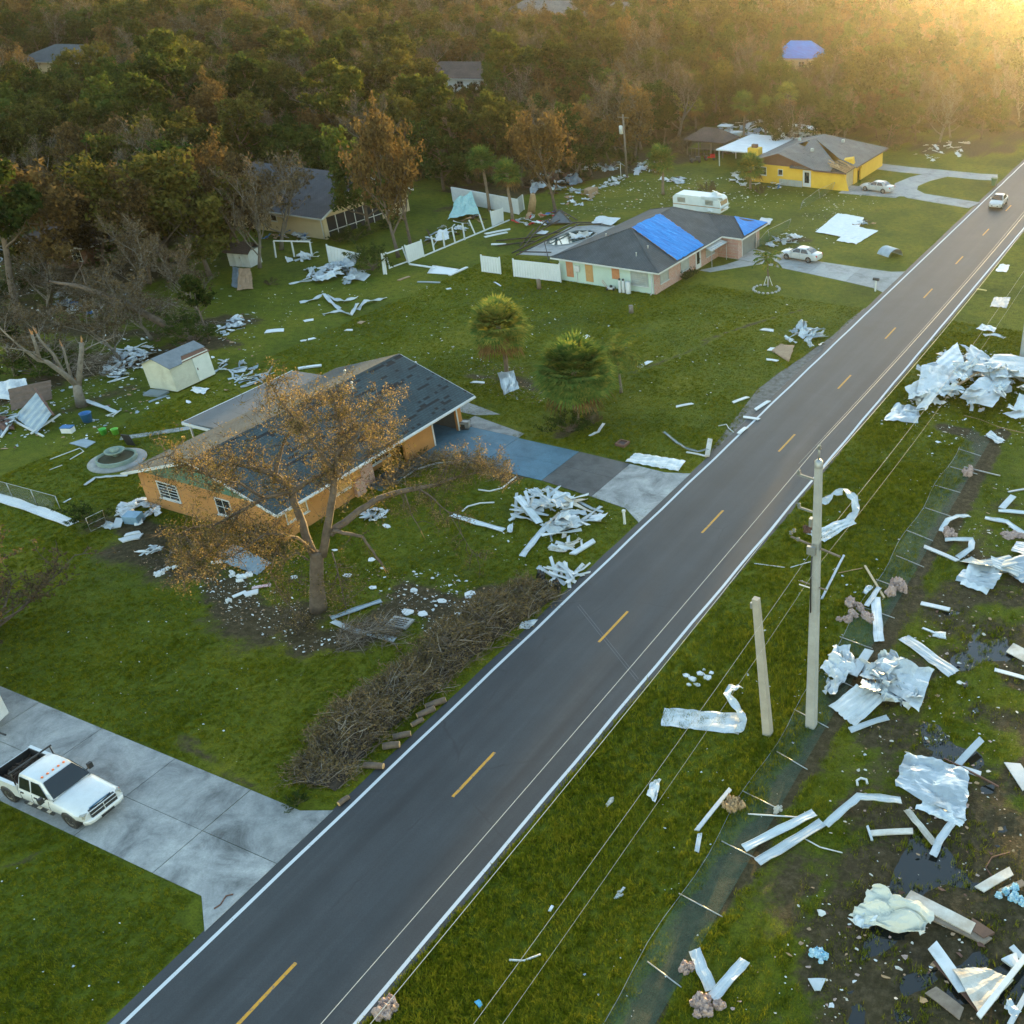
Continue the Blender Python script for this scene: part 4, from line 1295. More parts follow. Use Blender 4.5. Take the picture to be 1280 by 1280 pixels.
gf = MB(); gf.box((-22.7, 106.0, 0), (-22.58, 106.12, 2.2)); gf.box((-22.7, 102.28, 0), (-22.58, 102.4, 2.2)); gf.build('garage_frame', WTRIM, hg)
vv = MB()
for (x, y) in ((-33.2, 91.3), (-28.0, 88.6), (-27.6, 90.3), (-31.6, 98)):
    z = 4.0 if x < -31 else (3.35 if y < 89 else 3.65)
    vv.lathe([(0.06, z - 0.3), (0.06, z + 0.2), (0.1, z + 0.22), (0.01, z + 0.3)], 8, (x, y, 0))
vv.build('roof_vent', WTRIM, hg)
fixkids(hg)
# ---------------- yellow house
hy = thing('yellow_house', 'bright yellow house with grey roof broken open above its garage', 'house', (-30, 143, 0))
X0, X1, Y0, Y1 = -37.0, -22.8, 135.2, 152.0
w = MB()
w.box((X0, Y0, 0), (X1, Y0 + 0.2, 2.5)); w.box((X0, Y0 + 0.2, 0), (X0 + 0.2, Y1, 2.5)); w.box((X0 + 0.2, Y1 - 0.2, 0), (X1, Y1, 2.5))
for (y0, y1) in ((Y0 + 0.2, 136.3), (139.4, 140.9), (142.3, Y1 - 0.2)):
    w.box((X1 - 0.2, y0, 0), (X1, y1, 2.5))
w.box((X1 - 0.2, 136.3, 2.15), (X1, 139.4, 2.5)); w.box((X1 - 0.2, 140.9, 2.1), (X1, 142.3, 2.5))
# sloped buttress at the corner
w.add([(X1, Y0, 0), (X1 + 0.75, Y0, 0), (X1, Y0, 2.4), (X1, Y0 + 0.3, 0), (X1 + 0.75, Y0 + 0.3, 0), (X1, Y0 + 0.3, 2.4)], [(0, 1, 2), (5, 4, 3), (1, 4, 5, 2), (0, 3, 4, 1)])
w.box((-39.3, 139.5, 0), (-37.6, 141.0, 3.55))
w.build('wall', STUC_Y, hy)
g = MB()
g.add([(-37.3, Y0 - 0.03, 2.52), (-27.3, Y0 - 0.03, 2.52), (-32.3, Y0 - 0.03, 4.2), (-37.3, Y0 + 0.15, 2.52), (-27.3, Y0 + 0.15, 2.52), (-32.3, Y0 + 0.15, 4.2)], [(0, 1, 2), (5, 4, 3), (0, 3, 4, 1)])
g.build('gable', BTRIM, hy)
EZ = 2.56
rf = MB()
a, b2, c, d2 = (-37.6, 138.4, EZ), (-22.2, 134.6, EZ), (-22.2, 152.6, EZ), (-37.6, 152.6, EZ)
pk1, pk2 = (-30.0, 142.6, 5.05), (-30.0, 146.2, 5.05)
slab3(rf, [(-30.6, 134.6, EZ), (-24.6, 134.6, EZ), (-24.6, 136.7, 3.2), pk1, (-30.6, 142.2, 4.95)], 0.1)
slab3(rf, [(-22.2, 138.6, EZ), c, pk2, pk1, (-24.6, 138.4, 3.5)], 0.1)
slab3(rf, [c, d2, pk2], 0.1)
slab3(rf, [d2, (-37.6, 140, EZ), pk1, pk2], 0.1)
# cross gable
slab3(rf, [(-37.7, 134.5, EZ), (-32.3, 134.5, 4.32), (-32.3, 141.6, 4.32), (-37.7, 141.6, EZ)], 0.1)
slab3(rf, [(-26.9, 134.5, EZ + 0.02), (-32.3, 134.5, 4.325), (-32.3, 141.6, 4.325), (-28.5, 140.4, 3.7)], 0.1)
rfo = rf.build('roof', SH_Y, hy)
dk = MB()
slab3(dk, [(-24.75, 134.7, EZ - 0.06), (-22.3, 134.7, EZ - 0.06), (-22.3, 138.7, EZ - 0.06), (-24.9, 138.7, 3.2)], 0.05)
dk.build('roof_hole_shade', DARK, rfo)  # near-black sheet painted as the shade inside the broken roof
R = random.Random(2)
for k in range(7):
    y = 134.8 + k * 0.6
    MB().beam((-22.25, y, EZ + 0.02), (-25.2 + R.uniform(-.3, .3), y + R.uniform(0.2, .6), 3.25 + R.uniform(-.1, .15)), 0.07, 0.14).build('rafter', WOODR, rfo)
for k in range(5):
    p = Vector((R.uniform(-25.2, -22.8), R.uniform(134.8, 138.4), 0)); p.z = EZ + 0.2 + (-22.2 - p.x) * 0.24
    MB().box((p.x - 0.5, p.y - 0.12, p.z), (p.x + 0.5, p.y + 0.12, p.z + 0.03), rot=Euler((0.1, 0.28, R.uniform(-.9, .9))).to_matrix()).build('decking_board', WOODR, rfo)
MB().box((-24.2, 138.9, 2.6), (-22.9, 139.9, 3.5), rot=Euler((0.1, -.2, 0.1)).to_matrix()).build('torn_sheathing', STUC_Y, rfo)
fs = MB()
fs.beam((-37.7, 134.48, EZ - 0.08), (-32.3, 134.48, 4.22), 0.05, 0.16); fs.beam((-32.3, 134.48, 4.22), (-26.9, 134.48, EZ - 0.08), 0.05, 0.16)
fs.beam((-27, 134.56, EZ - 0.12), (-22.2, 134.56, EZ - 0.12), 0.05, 0.15); fs.beam((-22.18, 138.6, EZ - 0.12), (-22.18, 152.6, EZ - 0.12), 0.05, 0.15)
fs.build('fascia', BTRIM, hy)
fl = MB()
slab3(fl, [(-45.4, 141.5, 2.5), (-37.2, 141.5, 2.55), (-37.2, 154, 2.55), (-45.4, 154, 2.5)], 0.16)
fl.build('patio_roof', mk('white_roofing', (0.62, 0.64, 0.65), (0.5, 0.52, 0.53), 1.0, 0.6), hy)
for yy in (142, 147.7, 153.4):
    MB().box((-45.2, yy - 0.06, 0), (-45.08, yy + 0.06, 2.35)).build('patio_post', WTRIM, hy)
MB().box((-38.85, 139.95, 3.55), (-38.05, 140.55, 4.0)).build('chimney_cap', BTRIM, hy)
window(hy, 'y-', Y0, -36.2, -34.4, 1.1, 2.1, bars=(2, 2))
window(hy, 'y-', Y0, -32.5, -31.9, 1.3, 2.0)
door(hy, 'y-', Y0, -28.7, -27.7, 2.15)
fnp = MB()
for k in range(14):
    fnp.box((-32.2 + k * 0.25, Y0 - 0.45, 0.02), (-31.99 + k * 0.25, Y0 - 0.4, 0.85))
fnp.build('low_screen', SHUT, hy)
gdo = MB()
for k in range(5):
    gdo.box((X1 - 0.16, 136.3, 0.02 + k * 0.425), (X1 - 0.1, 139.4, 0.43 + k * 0.425))
gdo.build('garage_door', mk('tan_door', (0.42, 0.33, 0.2), rough=0.7), hy)
ar = MB()
for k in range(9):
    t0, t1 = math.pi * k / 9, math.pi * (k + 1) / 9
    ar.beam((X1 + 0.06, 141.6 + 0.78 * math.cos(t0), 1.6 + 0.75 * math.sin(t0)), (X1 + 0.06, 141.6 + 0.78 * math.cos(t1), 1.6 + 0.75 * math.sin(t1)), 0.2, 0.12)
ar.build('porch_arch', STUC_Y, hy)
hv = MB()
for (x, y, z) in ((-29, 139, 4.2), (-33, 144, 4.4), (-27, 146, 4.3)):
    hv.box((x - 0.2, y - 0.2, z - 0.15), (x + 0.2, y + 0.2, z + 0.22))
hv.build('roof_vent', SHUT, hy)
fixkids(hy)
# ---------------- cream house with the screened porch
hb = thing('cream_house', 'cream gabled house with slate roof and dark screened porch among trees', 'house', (-78, 95.5, 0))
X0, X1, Y0, Y1 = -87, -70.2, 88.4, 102.8
w = MB()
w.box((X0, Y0, 0), (X1, Y0 + 0.2, 2.7)); w.box((X0, Y0 + 0.2, 0), (X0 + 0.2, Y1, 2.7)); w.box((X0 + 0.2, Y1 - 0.2, 0), (X1, Y1, 2.7))
w.box((X1 - 0.2, Y0 + 0.2, 0), (X1, 89.0, 2.7)); w.box((X1 - 0.2, 89.0, 2.45), (X1, 98, 2.7)); w.box((X1 - 0.2, 98, 0), (X1, Y1 - 0.2, 2.7)); w.box((X1 - 2.2, 89.0, 0), (X1 - 2.05, 98, 2.7))
w.add([(X1, Y0, 2.7), (X1, Y1, 2.7), (X1, 95.6, 5.75), (X1 - 0.2, Y0, 2.7), (X1 - 0.2, Y1, 2.7), (X1 - 0.2, 95.6, 5.75)], [(0, 1, 2), (5, 4, 3)])
w.add([(X0, Y0, 2.7), (X0, Y1, 2.7), (X0, 95.6, 5.75)], [(0, 2, 1)])
w.build('wall', STUC_B, hb)
rf = MB()
slab3(rf, [(-87.6, 87.8, 2.66), (-69.6, 87.8, 2.66), (-69.6, 95.6, 6.0), (-87.6, 95.6, 6.0)], 0.1)
slab3(rf, [(-87.6, 103.4, 2.66), (-87.6, 95.6, 6.004), (-69.6, 95.6, 6.004), (-69.6, 103.4, 2.66)], 0.1)
rf.build('roof', SH_B, hb)
fs = MB()
fs.beam((-69.57, 87.8, 2.57), (-69.57, 95.6, 5.9), 0.06, 0.2); fs.beam((-69.57, 95.6, 5.9), (-69.57, 103.4, 2.57), 0.06, 0.2)
fs.beam((-87.6, 87.76, 2.55), (-69.6, 87.76, 2.55), 0.06, 0.16)
fs.build('fascia', WTRIM, hb)
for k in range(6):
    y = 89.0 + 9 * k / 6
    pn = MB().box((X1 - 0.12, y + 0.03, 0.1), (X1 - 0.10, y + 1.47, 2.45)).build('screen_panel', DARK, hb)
    MB().box((X1 - 0.15, y - 0.04, 0), (X1 - 0.04, y + 0.04, 2.45)).build('screen_post', WTRIM, hb)
MB().box((X1 - 0.14, 89, 0.75), (X1 - 0.05, 98, 0.83)).build('screen_rail', WTRIM, hb)
window(hb, 'x+', X1, 98.8, 99.8, 1.0, 2.3, bars=(1, 2))
window(hb, 'y-', Y0, -78.4, -77.6, 1.4, 2.1)
MB().tube([(-70.4, Y0 - 0.1, 2.5), (-70.4, Y0 - 0.1, 0.1)], 0.06, 6).build('downpipe', WTRIM, hb)
fixkids(hb)
# ---------------- plainer houses deep in the wood
def far_house(name, label, cx, cy, lx, ly, zr, wallm, roofm, rz=0.0, tarp=False):
    h = thing(name, label, 'house', (cx, cy, 0), rz)
    ze = 2.8
    w = MB()
    w.box((-lx, -ly, 0), (lx, ly, ze))
    w.build('wall', wallm, h)
    rf = MB()
    e = 0.6
    a, b2, c, d2 = (-lx - e, -ly - e, ze), (lx + e, -ly - e, ze), (lx + e, ly + e, ze), (-lx - e, ly + e, ze)
    r1, r2 = (-lx + ly * 0.8, 0, zr), (lx - ly * 0.8, 0, zr)
    for q in ([a, b2, r2, r1], [b2, c, r2], [c, d2, r1, r2], [d2, a, r1]):
        slab3(rf, q, 0.12)
    ro = rf.build('roof', roofm, h)
    fs = MB()
    for p, q in ((a, b2), (b2, c), (c, d2), (d2, a)):
        fs.beam(Vector(p) - Vector((0, 0, .18)), Vector(q) - Vector((0, 0, .18)), 0.06, 0.16)
    fs.build('fascia', WTRIM, h)
    for x in (-lx * 0.55, lx * 0.1, lx * 0.65):
        window(h, 'y-', -ly, x - 0.6, x + 0.6, 1.0, 2.1, bars=(2, 2), sill=False)
    window(h, 'x+', lx, -0.7, 0.7, 1.0, 2.1, bars=(2, 2), sill=False)
    if tarp:
        for q in ([a, b2, r2, r1], [b2, c, r2]):
            q2 = [Vector(p) + Vector((0, 0, 0.12)) for p in q]
            mb = MB(); slab3(mb, q2, 0.03); mb.build('roof_tarp', TARP, h)
    return h
far_house('far_house', 'grey roofed house half hidden in trees at the edge of the wood', -226, 170, 9, 6.5, 5.6, STUC_B, SH_G, 0.25)
far_house('far_house', 'brown roofed white house standing deep in the wood', -127, 186, 9, 5.5, 5.2, mk('white_wall', (0.6, 0.62, 0.6), rough=0.9), SH_BR, 0.35)
far_house('far_house', 'pale roofed house farthest off in the wood', -186, 303, 14, 8, 6.6, STUC_B, SH_Y, 0.3)
far_house('far_house', 'small pale gabled house beside the farthest pale roof in the wood', -163, 312, 8, 6, 6.2, STUC_B, SH_Y, 0.5)
far_house('far_house', 'house in the wood with its whole roof under blue tarp', -73, 241, 6, 4.5, 6.0, STUC_B, SH_Y, 0.3, True)
far_house('far_house', 'low brown roofed cottage buried in bare trees behind the fallen trunk', -89, 72, 4.2, 3.4, 4.4, BTRIM, SH_BR, 0.1)
# ---------------- garden shed (leaning)
sh = thing('garden_shed', 'leaning cream lap-sided shed with part of its roof torn off', 'shed', (-50.35, 52.1, 0))
SID = mk('cream_siding', (0.52, 0.53, 0.44), (0.44, 0.45, 0.37), 1.5, 0.7, dirt=(0.34, 0.33, 0.27))
wl = MB()
wl.box((-1.5, -1.95, 0.05), (1.5, 1.95, 2.2))
wl.add([(-1.5, -1.95, 2.2), (1.5, -1.95, 2.2), (0, -1.95, 2.75), (-1.5, 1.95, 2.2), (1.5, 1.95, 2.2), (0, 1.95, 2.75)], [(0, 1, 2), (5, 4, 3)])
wall_s = wl.build('wall', SID, sh)
for wa_, fixed, rngx in (('y-', -1.95, (-1.5, 1.5)), ('x+', 1.5, (-1.95, 0.25))):
    for k in range(18):
        MB().box(*wbox(wa_, fixed, rngx[0], rngx[1], 0.08 + k * 0.118, 0.17 + k * 0.118, 0, 0.028)).build('siding_board', SID, wall_s)
dr = MB().box((1.5, 0.28, 0.1), (1.55, 1.9, 2.12)).build('door', mk('white_door', (0.6, 0.64, 0.6), (0.5, 0.54, 0.5), 1.5, 0.6), sh)
MB().box((1.55, 0.42, 1.0), (1.6, 0.48, 1.2)).build('handle', BTRIM, dr)
rf = MB()
slab3(rf, [(-1.75, -2.15, 2.13), (0, -2.15, 2.82), (0, 2.15, 2.82), (-1.75, 2.15, 2.13)], 0.06)
slab3(rf, [(1.75, -2.15, 2.13), (1.75, -0.9, 2.13), (0.95, -0.2, 2.43), (1.05, 2.15, 2.4), (0, 2.15, 2.824), (0, -2.15, 2.824)], 0.06)
rf.build('roof', mk('shed_shingle', (0.15, 0.175, 0.195), (0.10, 0.12, 0.135), 2, 0.8), sh)
dk = MB(); slab3(dk, [(0.8, -1.0, 2.42), (1.6, -1.0, 2.12), (1.6, 2.1, 2.12), (0.8, 2.1, 2.42)], 0.03); dk.build('bare_deck', mk('bare_deck', (0.13, 0.06, 0.035), rough=0.9), sh)
sh.rotation_euler = (0.0, -0.05, 0.05)
# ------------------------------------------------------------------ vehicles
def carpaint(name, c):
    m, nt, b = _nodes(name)
    tc = N(nt, 'ShaderNodeTexCoord').outputs['Object']
    n = noise_tex(nt, tc, 2.5, 5, 0.7)
    r = ramp(nt, n.outputs[0], [(0.35, c), (0.75, tuple(x * 0.86 for x in c))])
    nt.links.new(r.outputs[0], b.inputs['Base Color'])
    b.inputs['Roughness'].default_value = 0.32
    b.inputs['Coat Weight'].default_value = 0.5
    b.inputs['Coat Roughness'].default_value = 0.12
    return m
WPAINT = carpaint('white_car_paint', (0.55, 0.58, 0.59))
SPAINT = carpaint('silver_car_paint', (0.33, 0.35, 0.36))
SPAINT2 = carpaint('pale_silver_paint', (0.40, 0.42, 0.43))
RUBBER = mk('rubber', (0.018, 0.018, 0.019), (0.026, 0.026, 0.026), 4, 0.85)
BLKPL = mk('black_plastic', (0.016, 0.017, 0.018), (0.022, 0.023, 0.024), 4, 0.5)
CHROME = mk('chrome', (0.6, 0.6, 0.6), (0.45, 0.45, 0.45), 4, 0.2, 1.0)
ALLOY = mk('alloy', (0.5, 0.5, 0.5), (0.38, 0.38, 0.38), 4, 0.35, 0.8)
LAMP = mk('lamp_glass', (0.40, 0.39, 0.33), (0.22, 0.21, 0.18), 9, 0.1)
AMBER = mk('amber_lens', (0.65, 0.16, 0.03), (0.5, 0.11, 0.02), 4, 0.3)
REDL = mk('red_lens', (0.45, 0.02, 0.02), (0.35, 0.015, 0.015), 4, 0.25)
CARGL = mk('car_glass', (0.006, 0.010, 0.012), (0.009, 0.014, 0.016), 2, 0.05, spec=0.7)
def loft(mb, secs, mi=0, capf=True, capb=True):
    rings = []
    for x, pr in secs:
        ring = [(x, y, z) for y, z in pr] + [(x, -y, z) for y, z in reversed(pr) if abs(y) > 1e-6]
        rings.append(ring)
    n = len(rings[0])
    vs = [p for r in rings for p in r]
    fs = []
    for i in range(len(rings) - 1):
        for k in range(n):
            k2 = (k + 1) % n
            fs.append((i * n + k, (i + 1) * n + k, (i + 1) * n + k2, i * n + k2))
    if capb:
        fs.append(tuple(range(n)))
    if capf:
        fs.append(tuple((len(rings) - 1) * n + k for k in reversed(range(n))))
    return mb.add(vs, fs, mi, True)
def smoothed(o, ang=35):
    for p in o.data.polygons:
        p.use_smooth = True
    try:
        o.data.set_sharp_from_angle(angle=math.radians(ang))
    except Exception:
        pass
    return o
def wheel(parent, x, y, r, wd, spokes=5):
    s = 1 if y > 0 else -1
    t = MB()
    t.lathe([(r * 0.6, -wd / 2), (r * 0.94, -wd / 2), (r, -wd / 2 + 0.03), (r, wd / 2 - 0.03), (r * 0.94, wd / 2), (r * 0.6, wd / 2), (r * 0.6, -wd / 2)], 20, (0, 0, 0), 0, 'y')
    w = bpy.data.objects.new('wheel', None)
    COL.objects.link(w); w.parent = parent
    w.location = (x, y, r)
    smoothed(t.build('tyre', RUBBER, w, fix=True))
    d = MB()
    d.lathe([(0.001, s * wd * 0.18), (r * 0.16, s * wd * 0.36), (r * 0.18, s * wd * 0.2), (r * 0.5, s * wd * 0.16), (r * 0.56, s * wd * 0.44), (r * 0.62, s * wd * 0.46), (r * 0.6, s * wd * 0.1)], 16, (0, 0, 0), 0, 'y')
    for k in range(spokes):
        a = 2 * math.pi * k / spokes
        d.beam((0, s * wd * 0.3, 0), (r * 0.55 * math.cos(a), s * wd * 0.36, r * 0.55 * math.sin(a)), 0.05, 0.04)
    d.build('rim', ALLOY, w, fix=True)
    return w
def panel3(mb, pts, out, mi=0):
    pts = [Vector(p) for p in pts]
    n = (pts[1] - pts[0]).cross(pts[2] - pts[0]).normalized()
    k = len(pts)
    vs = [p + n * out for p in pts] + [p - n * 0.01 for p in pts]
    return mb.add(vs, [tuple(range(k)), tuple(reversed(range(k, 2 * k)))] + [(i, k + i, k + (i + 1) % k, (i + 1) % k) for i in range(k)], mi)
def pickup(loc, rz):
    t = thing('pickup_truck', 'white crew-cab pickup truck with loaded bed parked on the concrete driveway', 'pickup truck', loc, rz)
    W = 0.99
    # cab and nose
    low = lambda zt, cr=0.0, w=W, zb=0.46, sh=0.04: [(0, zb), (w - 0.10, zb), (w, zb + 0.16), (w + 0.01, zb + 0.42), (w - sh, zt - 0.06), (w - sh - 0.07, zt), (w * 0.62, zt + cr * 0.75), (0, zt + cr)]
    b = MB()
    loft(b, [(-1.10, low(1.16)), (-0.2, low(1.17)), (0.72, low(1.17, 0.0)), (1.02, low(1.15, 0.10)), (1.6, low(1.10, 0.14)), (2.2, low(1.04, 0.15, W - 0.01)), (2.62, low(0.97, 0.14, W - 0.04, 0.5)), (2.82, low(0.90, 0.13, W - 0.12, 0.52))])
    smoothed(b.build('body', WPAINT, t, fix=True), 40)
    # greenhouse
    g = MB()
    top = [(-0.98, 0.70, 1.86), (-0.55, 0.73, 1.90), (0.15, 0.72, 1.89), (0.36, 0.69, 1.84)]
    def gs(x, wb, wt, zt):
        return (x, [(0, 1.12), (wb, 1.12), (wb - 0.015, 1.22), (wt + 0.02, zt - 0.09), (wt - 0.05, zt), (wt * 0.5, zt + 0.025), (0, zt + 0.03)])
    loft(g, [gs(-1.10, 0.93, 0.90, 1.22), gs(-1.04, 0.93, 0.72, 1.80), gs(-0.6, 0.94, 0.74, 1.88), gs(0.1, 0.94, 0.74, 1.88), gs(0.38, 0.93, 0.72, 1.83), gs(0.72, 0.92, 0.81, 1.56), gs(1.08, 0.90, 0.88, 1.2)])
    smoothed(g.build('cab', WPAINT, t, fix=True), 30)
    gl = MB()
    panel3(gl, [(1.07, -0.84, 1.24), (1.07, 0.84, 1.24), (0.74, 0.76, 1.54), (0.45, 0.66, 1.80), (0.45, -0.66, 1.80), (0.74, -0.76, 1.54)], 0.07)
    gl.build('windshield', CARGL, t)
    for s in (-1, 1):
        for (x0, x1, x2, x3) in ((-0.98, -0.30, -0.32, -0.92), (-0.20, 0.82, 0.28, -0.18)):
            q = [(x0, s * 0.935, 1.22), (x1, s * 0.935, 1.22), (x2, s * 0.775, 1.76), (x3, s * 0.775, 1.76)]
            if s > 0:
                q = q[::-1]
            m_ = MB(); panel3(m_, q, 0.014); m_.build('side_window', CARGL, t)
        for x in (-0.25, 0.82, -1.0):
            MB().beam((x, s * 1.0, 0.64), (x, s * 1.002, 0.88), 0.012, 0.012).beam((x, s * 1.002, 0.88), (x, s * 0.957, 1.10), 0.012, 0.012).build('door_gap', BLKPL, t)
        for x in (-0.85, 0.0):
            MB().box((x - 0.09, s * 0.99 - 0.02, 1.0), (x + 0.09, s * 0.99 + 0.03, 1.04)).build('door_handle', BLKPL, t)
        mi = MB()
        mi.beam((0.72, s * 0.93, 1.22), (0.76, s * 1.13, 1.28), 0.05, 0.04)
        mi.box((0.66, s * 1.16 - 0.1, 1.18), (0.80, s * 1.16 + 0.1, 1.46))
        mi.build('mirror', BLKPL, t)
        rb = MB(); rb.box((-0.95, s * 1.0 - 0.06, 0.40), (0.9, s * 1.0 + 0.06, 0.45)); rb.build('running_board', BLKPL, t)
        for x in (-0.6, 0.0, 0.6):
            MB().box((x - 0.12, s * 1.0 - 0.055, 0.45), (x + 0.12, s * 1.0 + 0.065, 0.462)).build('step_pad', CHROME, t)
        hl = MB(); hl.box((2.58, s * 0.76 - 0.16, 0.80), (2.80, s * 0.76 + 0.13, 0.97), rot=Euler((0, 0, -s * 0.25)).to_matrix()); ho = hl.build('headlight', LAMP, t)
        MB().box((2.60, s * 0.88 - 0.03, 0.81), (2.70, s * 0.88 + 0.05, 0.95)).build('indicator', AMBER, ho)
        MB().box((-2.98, s * 0.9 - 0.06, 0.78), (-2.94, s * 0.9 + 0.06, 1.1)).build('tail_light', REDL, t)
        for x in (1.88, -2.02):
            am = MB(); am.lathe([(0.001, s * (W + 0.012)), (0.47, s * (W + 0.012)), (0.47, s * (W - 0.3))], 20, (x, 0, 0.45), 0, 'y'); am.build('wheel_arch', BLKPL, t)
            wheel(t, x, s * (W - 0.105), 0.41, 0.27)
    # bed
    bd = MB()
    for s in (-1, 1):
        y0, y1 = sorted((s * 0.86, s * 0.985))
        bd.box((-2.94, y0, 0.55), (-1.16, y1, 1.26))
        bd.box((-2.94, y0 - 0.02 * (s < 0), 1.26), (-1.16, y1 + 0.02 * (s > 0), 1.30))
    bd.box((-2.95, -0.86, 0.62), (-2.88, 0.86, 1.24)); bd.box((-1.24, -0.86, 0.62), (-1.16, 0.86, 1.24)); bd.box((-2.88, -0.86, 0.60), (-1.24, 0.86, 0.72))
    bd.build('bed', WPAINT, t)
    ln = MB()
    for s in (-1, 1):
        y0, y1 = sorted((s * 0.82, s * 0.857))
        ln.box((-2.87, y0, 0.73), (-1.25, y1, 1.275))
    ln.box((-2.875, -0.82, 0.73), (-2.84, 0.82, 1.27)); ln.box((-1.275, -0.82, 0.73), (-1.245, 0.82, 1.25)); ln.box((-2.84, -0.82, 0.722), (-1.28, 0.82, 0.74))
    ln.build('bed_liner', BLKPL, t)
    bm_ = MB(); bm_.box((-3.06, -0.9, 0.45), (-2.94, 0.9, 0.62)); bm_.build('rear_bumper', CHROME, t)
    fb = MB()
    loft(fb, [(2.72, [(0, 0.44), (0.94, 0.44), (0.96, 0.62), (0.9, 0.68), (0, 0.68)]), (2.9, [(0, 0.44), (0.80, 0.44), (0.83, 0.6), (0.78, 0.66), (0, 0.66)]), (2.97, [(0, 0.46), (0.62, 0.46), (0.64, 0.58), (0.6, 0.62), (0, 0.62)])])
    fb.build('front_bumper', WPAINT, t, fix=True)
    MB().box((2.975, -0.3, 0.44), (3.0, 0.3, 0.55)).build('air_dam', BLKPL, t)
    gr = MB(); gr.box((2.74, -0.6, 0.66), (2.90, 0.6, 1.04)); go_ = gr.build('grille', BLKPL, t)
    gb = MB()
    gb.box((2.89, -0.6, 0.84), (2.92, 0.6, 0.865)); gb.box((2.89, -0.014, 0.67), (2.92, 0.014, 1.03)); gb.box((2.89, -0.62, 1.03), (2.92, 0.62, 1.055))
    gb.build('grille_bar', WPAINT, go_)
    bg_ = MB(); bg_.tube([(2.72, -0.5, 1.06), (2.76, 0, 1.10), (2.72, 0.5, 1.06)], 0.03, 6); bg_.build('bug_guard', mk('blue_tint', (0.02, 0.10, 0.2), rough=0.2), t)
    for y in (-0.5, -0.25, 0, 0.25, 0.5):
        ml = MB(); ml.lathe([(0.055, 0), (0.05, 0.035), (0.015, 0.05), (0.001, 0.05)], 10, (0.22, y, 1.895)); ml.build('marker_lamp', AMBER, t)
    rk = MB(); rk.tube([(-1.2, -0.92, 1.28), (-1.22, -0.9, 2.02)], 0.03, 6)
    rk2 = MB(); rk2.tube([(-1.2, 0.92, 1.3), (-1.22, 0.9, 1.98)], 0.03, 6); rk2.build('rack_post', BLKPL, t); rk.build('rack_post', BLKPL, t)
    MB().beam((-1.22, -0.98, 1.96), (-1.22, 0.98, 1.96), 0.06, 0.06).build('rack_bar', BLKPL, t)
    return t
tk = pickup((-15.72, 16.98, 0.034), 0.02)
# brushwood load in the bed is a thing of its own
ld = MB()
random.seed(9)
for k in range(420):
    x = random.uniform(-2.75, -1.4); y = random.uniform(-0.74, 0.74)
    z = 0.80 + random.uniform(0, 0.24)
    a = random.uniform(0, 6.28)
    ld.beam((x, y, z), (max(-2.8, min(-1.34, x + 0.3 * math.cos(a))), max(-0.78, min(0.78, y + 0.3 * math.sin(a))), z + random.uniform(-.08, .08)), random.uniform(0.015, 0.04))
ld.box((-2.8, -0.78, 0.765), (-1.3, 0.78, 0.85))
o = ld.build('brush_load', mk('leaf_litter', (0.075, 0.05, 0.032), (0.035, 0.026, 0.018), 9, 0.95))
o.location = tk.location; o.rotation_euler = tk.rotation_euler
tag(stuff(o), 'brown leaves and branches filling the pickup truck bed', 'brush')
gc = MB(); gc.box((-0.11, -0.16, 0), (0.11, 0.16, 0.30)); gc.box((-0.02, -0.1, 0.30), (0.02, 0.1, 0.35)); gc.tube([(0.05, 0.1, 0.29), (0.1, 0.18, 0.4)], 0.02, 5)
o = gc.build('fuel_can', mk('red_plastic', (0.5, 0.03, 0.02), rough=0.4))
o.location = (-17.0, 16.35, 0.034 + 0.86); tag(o, 'red plastic fuel can in the pickup bed behind the cab', 'fuel can')
# enclosed trailer behind it (its corner shows)
tr = thing('cargo_trailer', 'white enclosed cargo trailer parked behind the pickup truck', 'trailer', (-25.1, 18.2, 0.034), 0.03)
b = MB(); b.box((-2.4, -1.1, 0.55), (2.3, 1.1, 2.3)); b.add([(2.3, -1.1, 0.55), (2.3, 1.1, 0.55), (2.3, 1.1, 2.3), (2.3, -1.1, 2.3), (2.75, 0, 0.6), (2.7, 0, 2.2)], [(0, 3, 5, 4), (1, 4, 5, 2), (0, 4, 1), (3, 2, 5)])
b.build('body', WPAINT, tr)
tm = MB(); tm.box((-2.42, -1.12, 2.28), (2.32, 1.12, 2.34)); tm.box((-2.42, -1.12, 0.5), (2.32, 1.12, 0.58)); tm.build('trim', ALLOY, tr)
for s in (-1, 1):
    wheel(tr, -0.4, s * 1.0, 0.34, 0.2); fd = MB(); fd.box((-0.85, s * 1.13 - 0.1, 0.70), (0.05, s * 1.13 + 0.1, 0.76)); fd.build('fender', BLKPL, tr)
MB().tube([(2.5, 0, 0.5), (3.6, 0, 0.5)], 0.05, 6).build('tongue', BLKPL, tr)
